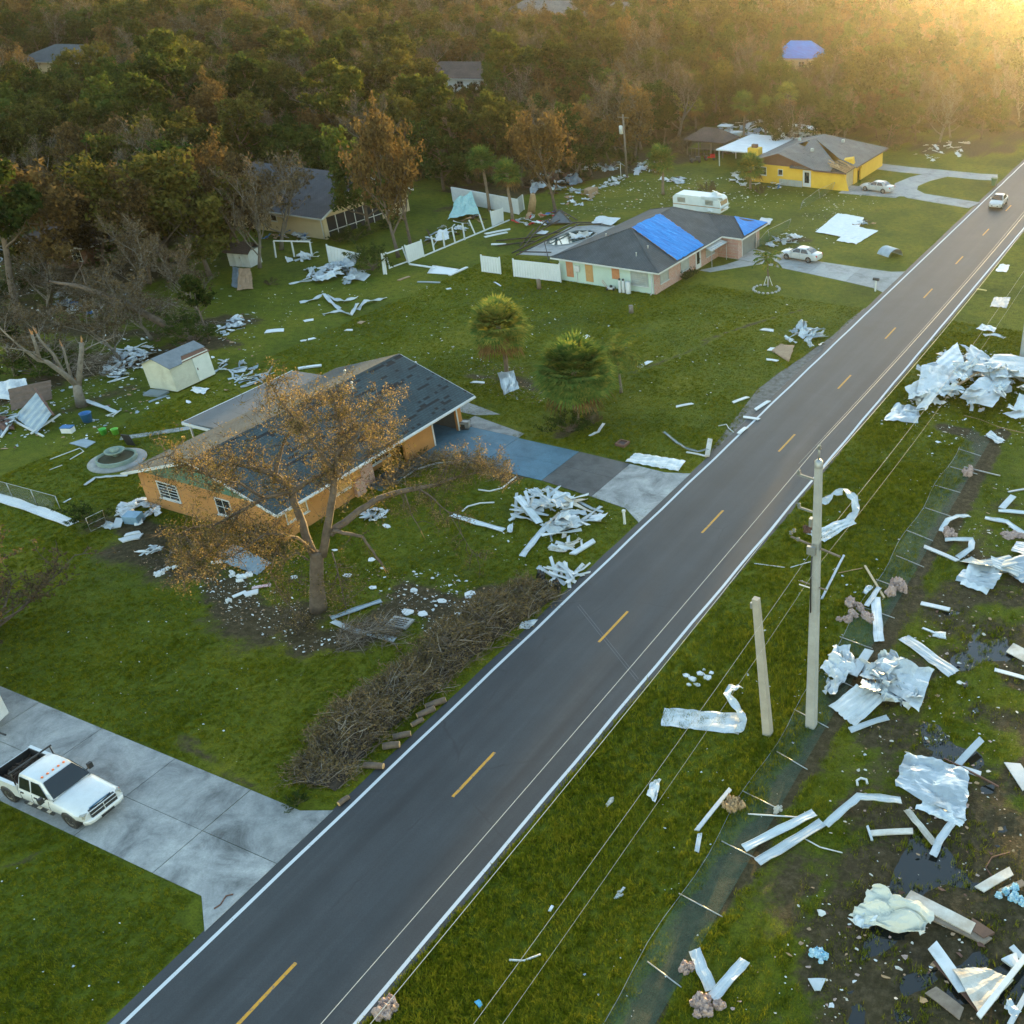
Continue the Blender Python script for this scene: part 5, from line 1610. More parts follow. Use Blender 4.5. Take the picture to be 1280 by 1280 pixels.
def sedan(label, loc, rz, paint, group=None):
    t = thing('sedan_car', label, 'car', loc, rz, group)
    W = 0.88
    lo_ = lambda zt, w=W, zb=0.24, c=0.03: [(0, zb), (w - 0.10, zb), (w - 0.01, zb + 0.12), (w, zb + 0.34), (w - 0.05, zt - 0.05), (w - 0.13, zt), (w * 0.5, zt + c), (0, zt + c + 0.01)]
    b = MB()
    loft(b, [(-2.32, lo_(0.84, W - 0.16, 0.34)), (-2.2, lo_(0.93, W - 0.06, 0.28)), (-1.75, lo_(0.95)), (-1.2, lo_(0.93)), (0.3, lo_(0.91)), (0.95, lo_(0.90, W, 0.24, 0.05)), (1.6, lo_(0.82, W - 0.02, 0.24, 0.07)), (2.1, lo_(0.71, W - 0.08, 0.26, 0.07)), (2.33, lo_(0.60, W - 0.20, 0.32, 0.05))])
    smoothed(b.build('body', paint, t, fix=True), 45)
    g = MB()
    gs = lambda x, wb, wt, zt: (x, [(0, 0.88), (wb, 0.88), (wb - 0.01, 0.93), (wt + 0.02, zt - 0.06), (wt - 0.06, zt), (wt * 0.5, zt + 0.02), (0, zt + 0.025)])
    loft(g, [gs(-1.72, 0.74, 0.72, 0.97), gs(-1.3, 0.77, 0.62, 1.26), gs(-0.85, 0.79, 0.58, 1.39), gs(-0.1, 0.80, 0.58, 1.42), gs(0.2, 0.80, 0.57, 1.38), gs(0.7, 0.78, 0.64, 1.14), gs(1.08, 0.76, 0.74, 0.93)])
    smoothed(g.build('cabin', paint, t, fix=True), 30)
    m_ = MB(); panel3(m_, [(1.06, -0.70, 0.965), (1.06, 0.70, 0.965), (0.72, 0.61, 1.16), (0.26, 0.52, 1.385), (0.26, -0.52, 1.385), (0.72, -0.61, 1.16)], 0.045); m_.build('windshield', CARGL, t)
    m_ = MB(); panel3(m_, [(-0.93, -0.52, 1.395), (-0.93, 0.52, 1.395), (-1.3, 0.57, 1.285), (-1.66, 0.66, 1.03), (-1.66, -0.66, 1.03), (-1.3, -0.57, 1.285)], 0.025); m_.build('rear_window', CARGL, t)
    for s in (-1, 1):
        for q in ([(-1.28, 0.785, 0.95), (-0.34, 0.80, 0.95), (-0.36, 0.63, 1.34), (-0.92, 0.62, 1.33), ], [(-0.24, 0.80, 0.95), (0.82, 0.785, 0.95), (0.22, 0.63, 1.33), (-0.24, 0.63, 1.34)]):
            q = [(x, s * y, z) for x, y, z in q]
            if s > 0:
                q = q[::-1]
            m_ = MB(); panel3(m_, q, 0.014); m_.build('side_window', CARGL, t)
        mi = MB(); mi.box((0.60, s * 0.90 - 0.08, 0.93), (0.74, s * 0.90 + 0.08, 1.06)); mi.build('mirror', paint, t)
        for x in (-0.29, 0.80):
            MB().box((x - 0.006, s * 0.872 - 0.03, 0.36), (x + 0.006, s * 0.872 + 0.012, 0.90)).build('door_gap', BLKPL, t)
        for x in (-0.95, 0.05):
            MB().box((x - 0.08, s * 0.865 - 0.02, 0.74), (x + 0.08, s * 0.865 + 0.03, 0.775)).build('door_handle', ALLOY, t)
        hl = MB(); hl.box((2.02, s * 0.60 - 0.16, 0.56), (2.27, s * 0.60 + 0.12, 0.70), rot=Euler((0, 0.1, -s * 0.35)).to_matrix()); hl.build('headlight', LAMP, t)
        tl = MB(); tl.box((-2.31, s * 0.64 - 0.14, 0.70), (-2.12, s * 0.64 + 0.13, 0.88), rot=Euler((0, 0, s * 0.3)).to_matrix()); tl.build('tail_light', REDL, t)
        for x in (1.38, -1.32):
            am = MB(); am.lathe([(0.001, s * (W + 0.006)), (0.36, s * (W + 0.006)), (0.36, s * (W - 0.25))], 18, (x, 0, 0.33), 0, 'y'); am.build('wheel_arch', BLKPL, t)
            wheel(t, x, s * (W - 0.085), 0.31, 0.21)
    fb = MB(); fb.box((2.24, -0.45, 0.38), (2.35, 0.45, 0.52)); fb.build('grille', BLKPL, t)
    MB().box((2.33, -0.26, 0.42), (2.36, 0.26, 0.53)).build('number_plate', WTRIM, t)
    MB().box((-2.345, -0.26, 0.62), (-2.31, 0.26, 0.74)).build('number_plate', WTRIM, t)
    return t
sedan('silver sedan parked on the concrete drive beside the brick garage', (-16.2, 104.1, 0.036), math.pi - 0.08, SPAINT2)
sedan('silver sedan parked nose-in beside the yellow house garage', (-18.5, 136.9, 0.036), math.pi - 0.14, SPAINT)
sedan('silver sedan driving along the asphalt road past the drive loop', (-1.55, 136.2, 0.014), -math.pi / 2 + 0.02, SPAINT2)
# wrecked camper behind the tarped roof
def camper(label, loc, rz, L, H, torn):
    t = thing('camper_trailer' if torn else 'motorhome', label, 'camper', loc, rz)
    W = 1.2
    b = MB()
    prof = [(-L, 0.55), (L, 0.55), (L + 0.1, 1.3), (L - 0.15, H - 0.25), (L - 0.5, H), (-L + 0.4, H), (-L, H - 0.35)] if torn else [(-L, 0.5), (L + 0.9, 0.5), (L + 1.0, 1.2), (L + 0.5, 1.35), (L + 0.15, 1.9), (L + 0.75, 2.05), (L + 0.7, H - 0.3), (L + 0.2, H), (-L, H)]
    n = len(prof)
    vs = [(x, -W, z) for x, z in prof] + [(x, W, z) for x, z in prof]
    b.add(vs, [tuple(range(n)), tuple(reversed(range(n, 2 * n)))] + [(i, n + i, n + (i + 1) % n, (i + 1) % n) for i in range(n)])
    b.build('body', mk('camper_skin', (0.62, 0.65, 0.64), (0.54, 0.57, 0.56), 1.5, 0.5), t, fix=True)
    for s in (-1, 1):
        for x in ((-L + 1.2, L - 1.5) if torn else (-L + 0.8, 0.2, L - 1.0)):
            wf = MB().box((x - 0.55, s * W - 0.02, 1.45), (x + 0.55, s * W + 0.02, 2.05)).build('window', ALLOY, t)
            MB().box((x - 0.48, s * W - 0.01, 1.51), (x + 0.48, s * W + 0.028, 1.99)).build('pane', GLASSM, wf)
        sp_ = MB().box((-L, s * W - 0.01, 1.15), (L, s * W + 0.012, 1.25)).build('stripe', mk('tan_stripe', (0.35, 0.2, 0.1), rough=0.5), t)
        for x in ((0.0,) if torn else (-L + 1.4, L + 0.1)):
            wheel(t, x, s * (W - 0.12), 0.36, 0.22)
    if torn:
        h = MB(); h.box((L - 0.55, -0.9, 0.8), (L + 0.06, 0.9, H - 0.45)); h.build('torn_opening', WOODR, t)
        R = random.Random(7)
        for k in range(7):
            pb = MB(); pb.box((-0.7, -0.35, 0), (0.7, 0.35, 0.02), rot=Euler((R.uniform(-.8, .8), R.uniform(-.6, .6), R.uniform(0, 3))).to_matrix())
            o = pb.build('torn_panel', mk('camper_skin', (0, 0, 0)), t); o.location = (L + R.uniform(-1.5, 0.9), R.uniform(-1, 1), H + R.uniform(-0.2, 0.35) if k < 4 else R.uniform(0.7, 1.8))
        ws = MB(); ws.box((L - 2.6, -W - 0.03, H - 0.3), (L - 0.3, -W + 0.3, H + 0.03)); ws.build('peeled_roof', WTRIM, t)
    else:
        MB().box((L + 0.36, -0.95, 1.42), (L + 0.42, 0.95, 1.88), rot=Euler((0, -0.62, 0)).to_matrix()).build('windshield', CARGL, t)
        MB().box((-0.5, -0.4, H), (0.4, 0.4, H + 0.25)).build('roof_unit', WTRIM, t)
    return t
camper('wrecked white camper trailer with its front torn open behind the tarped roof', (-35.4, 117.0, 0), 0.02, 3.3, 2.4, True)
camper('white motorhome parked behind the yellow house patio roof', (-39.5, 160.5, 0), math.pi - 0.12, 2.9, 3.0, False)
# ------------------------------------------------------------------ the big battered oak in front of the orange house
OAKL = leafmat('oak_leaf', [(0.25, (0.085, 0.065, 0.032)), (0.5, (0.19, 0.14, 0.066)), (0.78, (0.34, 0.245, 0.115))], 1.2, 0.45)
OAKG = leafmat('oak_green_leaf', [(0.25, (0.038, 0.042, 0.012)), (0.5, (0.10, 0.085, 0.026)), (0.8, (0.19, 0.14, 0.045))], 1.2, 0.45)
SPLIT = mk('split_wood', (0.42, 0.22, 0.09), (0.30, 0.15, 0.06), 6, 0.9)
def oak():
    R = random.Random(21)
    random.seed(21)
    rng = np.random.default_rng(21)
    base = P(398, 762)
    t = thing('oak_tree', 'huge storm-broken oak with hanging brown foliage in front of the orange house', 'tree', base)
    T, Cn, Sp = MB(), MB(), MB()
    limbs = [  # pixel polyline, depth offsets, radii, foliage weight
        ([(398, 768), (396, 730), (396, 700), (395, 690)], [0, 0, 0, 0], [0.62, 0.47, 0.44, 0.42], 0),
        ([(393, 695), (378, 655), (365, 614), (344, 594), (312, 584), (283, 577), (262, 585)], [0, .3, .6, .9, 1.2, 1.5, 1.6], [.34, .30, .26, .22, .16, .11, .05], 1.0),
        ([(403, 695), (411, 652), (418, 600), (422, 572), (428, 540), (420, 510), (412, 486)], [0, -.2, -.3, -.3, -.1, .1, .2], [.32, .28, .24, .2, .15, .1, .05], 1.0),
        ([(366, 615), (390, 598), (412, 590), (440, 560), (462, 535), (482, 515)], [.6, .6, .7, .9, 1.2, 1.4], [.2, .17, .14, .1, .07, .03], 0.9),
        ([(344, 594), (352, 560), (366, 530), (382, 505), (400, 490)], [.9, 1.4, 1.8, 2.0, 2.2], [.16, .12, .09, .06, .03], 0.9),
        ([(420, 590), (395, 560), (372, 528), (350, 500), (335, 475)], [-.3, -.8, -1.2, -1.5, -1.6], [.16, .13, .09, .06, .03], 0.9),
        ([(424, 565), (448, 540), (470, 505), (480, 490)], [-.3, -.8, -1.2, -1.4], [.14, .1, .07, .03], 0.9),
        ([(422, 573), (450, 575), (475, 560), (496, 548)], [-.2, -1, -1.6, -2], [.11, .08, .05, .02], 0.9),
        ([(365, 614), (330, 622), (300, 640), (270, 655), (240, 660), (222, 668)], [.6, .2, -.4, -1, -1.5, -1.8], [.18, .15, .12, .09, .06, .03], 1.1),
        ([(330, 622), (300, 605), (262, 595), (232, 580), (205, 570)], [.2, -.3, -.8, -1.2, -1.4], [.12, .1, .07, .05, .02], 1.2),
        ([(300, 640), (275, 680), (250, 700), (232, 715)], [-.4, -1, -1.4, -1.6], [.08, .06, .04, .02], 1.2),
        ([(392, 690), (372, 672), (355, 668), (330, 668), (300, 690), (280, 700)], [-.2, -.6, -1, -1.4, -1.8, -2], [.14, .12, .1, .08, .05, .02], 0.9),
        ([(385, 700), (370, 690), (358, 700), (345, 690), (338, 715), (350, 742), (372, 770), (380, 788)], [-.3, -.8, -1, -1.2, -1.3, -1.3, -1.3, -1.3], [.08, .07, .06, .05, .045, .04, .03, .015], 0.7),
        ([(415, 690), (420, 706), (424, 722), (430, 750), (437, 780)], [-.4, -.8, -1, -1, -1], [.06, .05, .04, .03, .015], 0.6),
        ([(416, 664), (436, 667), (453, 671), (466, 690), (478, 707)], [-.3, -.6, -.8, -.9, -1], [.16, .14, .12, .10, .07], 0.1),
        ([(412, 668), (440, 645), (469, 624), (512, 612), (542, 606), (573, 596), (600, 590)], [0, .3, .7, 1.2, 1.6, 2, 2.2], [.30, .27, .24, .2, .16, .1, .04], 0.5),
        ([(522, 610), (540, 622), (555, 636), (571, 647)], [1.3, .9, .5, .2], [.1, .08, .05, .02], 0.5),
        ([(506, 617), (514, 642), (526, 663)], [1.1, .8, .5], [.07, .05, .03], 0.1),
        ([(560, 640), (575, 665), (590, 690), (606, 700)], [.4, 0, -.2, -.3], [.03, .025, .02, .01], 0.25),
        ([(573, 596), (590, 575), (612, 580), (632, 600)], [2, 2.2, 2.3, 2.4], [.06, .04, .03, .015], 0.8),
        ([(545, 606), (560, 580), (585, 570)], [1.6, 1.9, 2.1], [.06, .04, .02], 0.8),
    ]
    leaf, leaf2 = [], []
    for li, (pix, off, rad, fol) in enumerate(limbs):
        pts = [PV(u, v, base, o) - base for (u, v), o in zip(pix, off)]
        if li == 0:
            pts[0] = Vector((0, 0, -0.05))
        rad = [r * (0.72 if li else 0.8) for r in rad]
        fine, fr = [], []
        for i in range(len(pts) - 1):
            for k in range(3):
                f = k / 3
                p = pts[i].lerp(pts[i + 1], f)
                if 0 < i or k > 0:
                    p = p + Vector((R.uniform(-1, 1), R.uniform(-1, 1), R.uniform(-1, 1))) * rad[i] * (0.35 if li else 0.06)
                fine.append(p); fr.append(rad[i] + (rad[i + 1] - rad[i]) * f)
        fine.append(pts[-1]); fr.append(rad[-1])
        T.tube(fine, fr, 9 if rad[0] > 0.2 else 6)
        if li == 14 or li == 17:
            e = fine[-1]; d = (fine[-1] - fine[-3]).normalized()
            for k in range(5):
                Sp.tube([e, e + d * R.uniform(0.2, 0.6) + Vector((R.uniform(-.1, .1), R.uniform(-.1, .1), R.uniform(-.1, .1)))], [fr[-1] * 0.6, 0.008], 4)
        if not fol:
            continue
        L = sum((pts[i + 1] - pts[i]).length for i in range(len(pts) - 1))
        nb = int(L * 7.5 * fol) + 2
        for k in range(nb):
            f = 0.28 + 0.72 * (k + R.random()) / nb
            x = f * (len(fine) - 1); i = min(int(x), len(fine) - 2)
            p = fine[i].lerp(fine[i + 1], x - i)
            hang = R.random() < 0.45
            d = Vector((R.uniform(-1, 1), R.uniform(-1, 1), R.uniform(-.9, .1) if hang else R.uniform(-.2, 1))).normalized()
            bl = R.uniform(0.6, 1.7)
            q = [p]
            for s in range(4):
                d = (d + Vector((R.uniform(-.4, .4), R.uniform(-.4, .4), R.uniform(-.5, .2) if hang else R.uniform(-.3, .3)))).normalized()
                q.append(q[-1] + d * bl / 4)
            q = [Vector((a.x, a.y, max(a.z, 0.05))) for a in q]
            Cn.tube(q, [0.028, 0.022, 0.017, 0.011, 0.005], 3, 0, cap=False)
            for s in range(9):
                a = q[R.randint(1, 3)].lerp(q[4], R.random())
                e = a + Vector((R.uniform(-1, 1), R.uniform(-1, 1), R.uniform(-.9, .5))) * R.uniform(0.2, 0.55)
                e.z = max(e.z, 0.03)
                twig_strip(Cn, a, e, 0.010, 0)
                if R.random() < 0.55:
                    c = np.array(a.lerp(e, 0.6))
                    n = R.randint(7, 18)
                    pp = c + rng.normal(size=(n, 3)) * np.array([0.14, 0.14, 0.17])
                    (leaf if R.random() < 0.6 else leaf2).append(pp)
    # foliage mass that droops over the left end of the roof
    for (u, v, o, n, r) in ((215, 585, -1, 26, .9), (245, 600, -.6, 30, 1.0), (345, 480, 1, 14, .7), (400, 540, 1, 24, .9), (365, 600, 0, 22, .9), (440, 480, .5, 14, .6), (490, 540, -1, 16, .7), (330, 660, -1.5, 22, .8), (380, 720, -1.3, 10, .4), (430, 620, -.5, 16, .7), (480, 600, 1, 14, .6), (550, 590, 1.8, 18, .7), (280, 570, 0.8, 26, .9), (330, 505, 1.2, 24, .8), (380, 520, 0.5, 14, .8), (455, 520, 0, 14, .7), (300, 640, -.8, 16, .9), (250, 660, -1.2, 22, .9), (225, 700, -1.4, 16, .8), (330, 560, .5, 14, .8), (420, 500, 0, 10, .6), (590, 590, 2.2, 10, .5)):
        c = PV(u, v, base, o) - base
        for k in range(n):
            p = c + Vector((R.gauss(0, r), R.gauss(0, r), R.gauss(0, r * 0.8)))
            p.z = max(p.z, 0.2)
            e = p + Vector((R.uniform(-.5, .5), R.uniform(-.5, .5), R.uniform(-.9, .1)))
            e.z = max(e.z, 0.05)
            twig_strip(Cn, p, e, 0.014, 0)
            for z_ in range(4):
                twig_strip(Cn, p.lerp(e, R.random()), p + Vector((R.uniform(-.7, .7), R.uniform(-.7, .7), R.uniform(-.1, .7))), 0.010, 0)
            (leaf if R.random() < 0.5 else leaf2).append(np.array(p.lerp(e, 0.5)) + rng.normal(size=(R.randint(8, 18), 3)) * np.array([0.15, 0.15, 0.22]))
    for arr, mi in ((leaf, 1), (leaf2, 2)):
        a = np.concatenate(arr); a = a[a[:, 2] > 0.03]
        tri_leaves(Cn, a, 0.058, rng, mi, droop=0.3)
    T.build('trunk', BARK, t)
    Cn.build('crown', [TWIG, OAKL, OAKG], t)
    Sp.build('broken_end', SPLIT, t)
oak()
BTW1 = mk('dry_branch', (0.17, 0.13, 0.09), (0.09, 0.07, 0.05), 2, 0.95)
BTW2 = mk('pale_branch', (0.30, 0.26, 0.20), (0.18, 0.15, 0.115), 2, 0.95)
def brush(name, label, pix, width, height, n, tw=(0.6, 1.5), leaves=0.5, lm=None, seed=1, core=True, cat='brush pile'):
    R = random.Random(seed); random.seed(seed)
    rng = np.random.default_rng(seed)
    line = [P(u, v) for u, v in pix]
    c0 = line[0].lerp(line[-1], 0.5)
    t = thing(name, label, cat, c0)
    seg = [(line[i + 1] - line[i]).length for i in range(len(line) - 1)]
    tot = sum(seg)
    def at(f):
        d = f * tot
        for i, s in enumerate(seg):
            if d <= s or i == len(seg) - 1:
                p = line[i].lerp(line[i + 1], min(d / s, 1)); dd = (line[i + 1] - line[i]).normalized()
                return p, dd
            d -= s
    hgt = lambda f, s: height * (0.75 + 0.35 * math.sin(f * 23 + seed) * math.sin(f * 9)) * math.sqrt(max(0, 1 - s * s)) * min(1, 6 * f + 0.25, 6 * (1 - f) + 0.25)
    if core:
        m_ = MB()
        nu, nv = 30, 9
        vs = []
        for i in range(nu + 1):
            f = i / nu
            p, dd = at(f)
            nr = Vector((-dd.y, dd.x, 0))
            for j in range(nv + 1):
                s = (j / nv - 0.5) * 2
                q = p + nr * s * width * 0.42 + Vector((R.uniform(-.1, .1), R.uniform(-.1, .1), 0)) - c0
                q.z = hgt(f, s) * 0.72 * R.uniform(0.8, 1.1) + 0.01
                vs.append(q)
        m_.add(vs, [(i * (nv + 1) + j, (i + 1) * (nv + 1) + j, (i + 1) * (nv + 1) + j + 1, i * (nv + 1) + j + 1) for i in range(nu) for j in range(nv)])
        m_.build('packed_brush', mk('brush_core', (0.045, 0.034, 0.022), (0.018, 0.014, 0.010), 7, 0.95, bmp=0.8), t)
    Tw, Lf = MB(), []
    for k in range(n):
        f = R.random(); s = max(-1, min(1, R.gauss(0, 0.48)))
        p, dd = at(f)
        nr = Vector((-dd.y, dd.x, 0))
        h = hgt(f, s)
        q = p + nr * s * width * 0.5 - c0
        q.z = max(0.03, h * R.uniform(0.45, 1.05))
        a = math.atan2(dd.y, dd.x) + R.gauss(0.5, 0.9)
        d = Vector((math.cos(a), math.sin(a), R.gauss(0.02, 0.28))).normalized()
        L = R.uniform(*tw)
        pts = [q]
        for _ in range(3):
            d = (d + Vector((R.uniform(-.35, .35), R.uniform(-.35, .35), R.uniform(-.28, .18)))).normalized()
            nx_ = pts[-1] + d * L / 3
            nx_.z = max(nx_.z, 0.03)
            pts.append(nx_)
        r = R.choice([0.008, 0.010, 0.013, 0.018, 0.03])
        Tw.tube(pts, [r, r * 0.85, r * 0.6, r * 0.25], 3, R.choice([0, 0, 1]), cap=False)
        for s2 in range(2):
            b0 = pts[R.randint(1, 2)]
            e = b0 + Vector((R.uniform(-1, 1), R.uniform(-1, 1), R.uniform(-.3, .8))) * 0.35
            e.z = max(e.z, 0.02)
            twig_strip(Tw, b0, e, 0.007, R.choice([0, 1]))
        if R.random() < leaves:
            Lf.append(np.array(pts[2]) + rng.normal(size=(14, 3)) * 0.13)
    Tw.build('branches', [BTW1, BTW2], t)['kind'] = 'stuff'
    if Lf:
        lb = MB(); a = np.concatenate(Lf); a = a[a[:, 2] > 0.02]
        tri_leaves(lb, a, 0.075, rng, 0)
        lb.build('dry_leaves', lm or BROWN, t)['kind'] = 'stuff'
    return t
BRL = leafmat('brush_leaf', [(0.25, (0.06, 0.048, 0.024)), (0.5, (0.125, 0.098, 0.048)), (0.8, (0.21, 0.155, 0.075))], 1.5, 0.3)
brush('brush_pile', 'long grey brown heap of cut branches along the road edge', [(392, 985), (440, 925), (505, 870), (570, 815), (630, 770), (672, 742)], 2.7, 1.5, 4000, leaves=0.95, lm=BRL, seed=3)
brush('brush_heap', 'low tangle of bare fallen twigs under the oak beside the drain lid', [(420, 800), (460, 795), (500, 790)], 2.4, 0.45, 420, leaves=0.15, lm=OAKL, seed=5, core=False)
brush('brush_heap', 'rust brown fallen branches lying in the round bed by the blue drive', [(478, 612), (530, 580), (585, 580), (625, 598)], 2.0, 0.7, 520, leaves=0.6, lm=OAKL, seed=6, core=False)
brush('brush_heap', 'brown leafy branches heaped against the orange house wall below the oak', [(215, 690), (260, 690), (310, 675), (345, 680)], 3.2, 1.2, 700, leaves=0.8, lm=OAKG, seed=7, core=False)
brush('brush_heap', 'grey tangle of broken limbs behind the cream shed yard', [(40, 440), (90, 455), (140, 470)], 4.5, 1.5, 700, tw=(0.8, 2.2), leaves=0.1, seed=8, core=False)
brush('brush_heap', 'dark tangle of fallen branches beside the leaning trunk in the wood', [(30, 350), (110, 380), (200, 400), (240, 420)], 6, 2.0, 1100, tw=(1, 2.8), leaves=0.35, seed=9, core=False)
# sawn logs lying along the road side of the heap
LOGM, CUT = BARK, mk('cut_wood', (0.50, 0.33, 0.15), (0.38, 0.24, 0.11), 8, 0.9)
LOGS = [((490, 935), 0.17, 0.75, 0.6, 'thick sawn log with pale cut face beside the brush heap'), ((503, 922), 0.15, 0.8, 0.75, 'sawn log lying end to end behind the pale faced log'), ((468, 960), 0.15, 0.9, 0.35, 'sawn log nearest the driveway end of the brush heap'), ((545, 882), 0.16, 1.0, 1.0, 'slim sawn log halfway along the brush heap'), ((533, 893), 0.15, 0.9, 1.1, 'slim sawn log touching the brush heap at its middle'), ((430, 1003), 0.12, 0.5, 1.4, 'short log stub on the grass at the brush heap corner'), ((522, 905), 0.12, 0.6, 1.2, 'thin short log between the sawn logs by the heap')]
for (u, v), r, L, a, lab in LOGS:
    b0 = P(u, v)
    t = thing('log', lab, 'log', b0, a)
    m_ = MB(); m_.tube([(-L / 2, 0, r), (0, 0.02, r * 1.03), (L / 2, 0, r * 0.97)], [r, r * 1.03, r * 0.96], 12); m_.build('bark', LOGM, t)
    for s in (-1, 1):
        c = MB(); c.lathe([(0.001, s * (L / 2 + 0.012)), (r * 0.9, s * (L / 2 + 0.012)), (r * 0.93, s * L / 2)], 12, (0, 0, r), 0, 'x'); c.build('cut_face', CUT, t)
# ------------------------------------------------------------------ palms of the gardens
def near_palm(label, u, v, vtop, seed, rc, nleaf, skirt, blades=20):
    b = P(u, v); H = PV(u, vtop, b).z - rc * 0.85
    T, Cn = fan_palm(seed, H, rc, nleaf, skirt, blades)
    t = thing('cabbage_palm', label, 'palm tree', b)
    T.build('trunk', PALMT, t); Cn.build('crown', [PALML, PALMD], t)
    return t
near_palm('cabbage palm with shaggy round crown and metal sheet at its foot', 634, 470, 372, 31, 2.7, 80, 0.2, 22)
near_palm('squat leaning cabbage palm with dense green crown near the blue drive', 722, 532, 420, 33, 3.2, 90, 0.1, 22)
near_palm('cabbage palm in front of the chimney of the yellow house', 938, 236, 190, 35, 2.3, 60, 0.1, 16)
near_palm('lone cabbage palm on the lawn between the wreckage and the yellow house', 829, 243, 180, 36, 2.3, 60, 0.1, 16)
palm_at('slim cabbage palm outside the white fence end by the wreckage', 612, 264, 182, 0, 1.25)
palm_at('cabbage palm standing inside the white fence corner', 641, 276, 198, 1, 1.25)
palm_at('middle one of three tall palms behind the yellow house', 957, 175, 120, 0, 1.35)
palm_at('tall palm rising between the boat wreck and its two neighbour palms', 930, 178, 113, 1, 1.4)
palm_at('tallest of three palms behind the yellow house', 985, 172, 102, 2, 1.4)
palm_at('yellowing palm by the small clearing in the wood', 62, 285, 228, 1, 1.3)
palm_at('cabbage palm at the wood edge behind the wreckage pile', 845, 165, 118, 1, 1.3)
palm_at('cabbage palm beside the utility pole at the wood edge', 760, 175, 125, 2, 1.2)
for i, (u, v, vt) in enumerate(((735, 170, 118), (705, 150, 108), (870, 165, 120), (560, 200, 160), (520, 215, 180), (140, 330, 290), (900, 150, 112), (1010, 150, 110), (1060, 140, 100), (835, 150, 110))):
    palm_at('cabbage palm crown showing among the brown trees of the wood', u, v, vt, i, 1.2, 'palms of the wood edge')
b = P(776, 491)
T, Cn = feather_palm(41, PV(776, 436, b).z - 0.3, 16, 2.6)
t = thing('feather_palm', 'slender feather palm with white base beside the squat cabbage palm', 'palm tree', b); T.build('trunk', BARKG, t); Cn.build('crown', [PALML], t)
b = P(960, 357)
T, Cn = feather_palm(43, PV(960, 325, b).z, 13, 1.9)
t = thing('feather_palm', 'young feather palm in a stone ring on the lawn', 'palm tree', b); T.build('trunk', BARK, t); Cn.build('crown', [PALML], t)
for k in range(4):
    a = k * math.pi / 2 + 0.4
    MB().beam((0.45 * math.cos(a), 0.45 * math.sin(a), 0), (0.12 * math.cos(a), 0.12 * math.sin(a), 1.0), 0.06).build('support_stake', WTRIM, t)
b = P(897, 320)
T, Cn = feather_palm(47, 1.9, 11, 1.2)
t = thing('feather_palm', 'small feather palm in the bed against the brick wall', 'palm tree', b); T.build('trunk', BARK, t); Cn.build('crown', [PALML], t)
# ------------------------------------------------------------------ hand-placed trees and shrubs
def tree_px(name, label, kind, u, v, vtop, var=0, sx=1.0, rz=None, cat='tree', lean=None):
    b = P(u, v)
    H = max(PV(u, vtop, b).z, 0.5)
    return place_tree(name, label, cat, kind, b, H, random.Random(u * 3 + v).uniform(0, 6.28) if rz is None else rz, None, var, sx, lean)
tree_px('rusty_tree', 'tall golden brown tree leaning beside the gate frame of the white fence', 'rust', 514, 312, 128, 0, 0.62)
tree_px('rusty_tree', 'tall brown tree with thick twin stem behind the white fence panel', 'rust', 498, 322, 120, 1, 0.6)
tree_px('green_tree', 'bushy green tree in front of the cream house roof', 'leafy', 462, 292, 150, 0, 1.0)
tree_px('rusty_tree', 'golden brown tree with thick trunk behind the wreckage by the pool', 'rust', 695, 268, 108, 2, 0.75)
tree_px('rusty_tree', 'rust brown tree beside the wreckage at the lawn end', 'rust', 740, 222, 120, 1, 0.9)
tree_px('rusty_tree', 'rust brown tree standing against the cream house roof', 'rust', 310, 330, 168, 0, 0.7)
tree_px('bare_tree', 'many-stemmed bare tree by the small white playhouse', 'bare', 325, 335, 190, 1, 0.8)
tree_px('bare_tree', 'bare brown tree before the cream house side wall', 'bare', 352, 312, 175, 2, 1.0)
tree_px('rusty_tree', 'rust brown tree at the far gable end of the cream house', 'rust', 285, 305, 165, 2, 0.9)
for i, (u, v, vt, lb) in enumerate(((20, 470, 380, 'grey bare tree standing behind the pale tarp bundle'), (75, 462, 370, 'bare tree straight behind the snapped tree'), (150, 450, 350, 'bare tree rising from the foil litter heap'), (190, 425, 330, 'bare tree between the litter heap and fallen trunk'), (-10, 430, 320, 'leaning bare tree at the yard end by the collapsed shelter'))):
    tree_px('bare_tree', lb, 'bare', u, v, vt, i, 1.25)
tree_px('olive_tree', 'broad olive brown tree behind the fallen trunk', 'olive', 215, 350, 180, 0, 1.15)
tree_px('olive_tree', 'rounded olive brown tree next to the broad one behind the fallen trunk', 'olive', 262, 345, 185, 1, 1.0)
tree_px('olive_tree', 'olive brown tree above the concrete slab in the clearing', 'olive', 150, 330, 205, 2, 1.0)
tree_px('bare_tree', 'grey bare tree leaning over the brown cottage roof', 'bare', 175, 385, 260, 0, 1.0)
tree_px('bare_tree', 'grey bare tree at the end of the fallen trunk', 'bare', 60, 390, 300, 1, 1.1)
tree_px('bare_tree', 'wide bare tree between the shed and the fallen trunk', 'bare', 120, 400, 320, 2, 1.2)
tree_px('bare_tree', 'bare brown tree behind the cream shed', 'bare', 250, 395, 290, 0, 1.0)
tree_px('pine_tree', 'small dark green cypress behind the cream shed', 'pine', 262, 425, 345, 1, 1.0)
tree_px('green_bush', 'olive green bush at the back corner of the cream shed', 'shrub', 238, 428, 378, 0, 1.2, cat='bush')
tree_px('green_bush', 'dark green bush behind the snapped tree', 'shrub', 50, 470, 415, 1, 1.4, cat='bush')
tree_px('pine_tree', 'yellow green young pine behind the snapped tree', 'pine', 40, 455, 400, 0, 1.2)
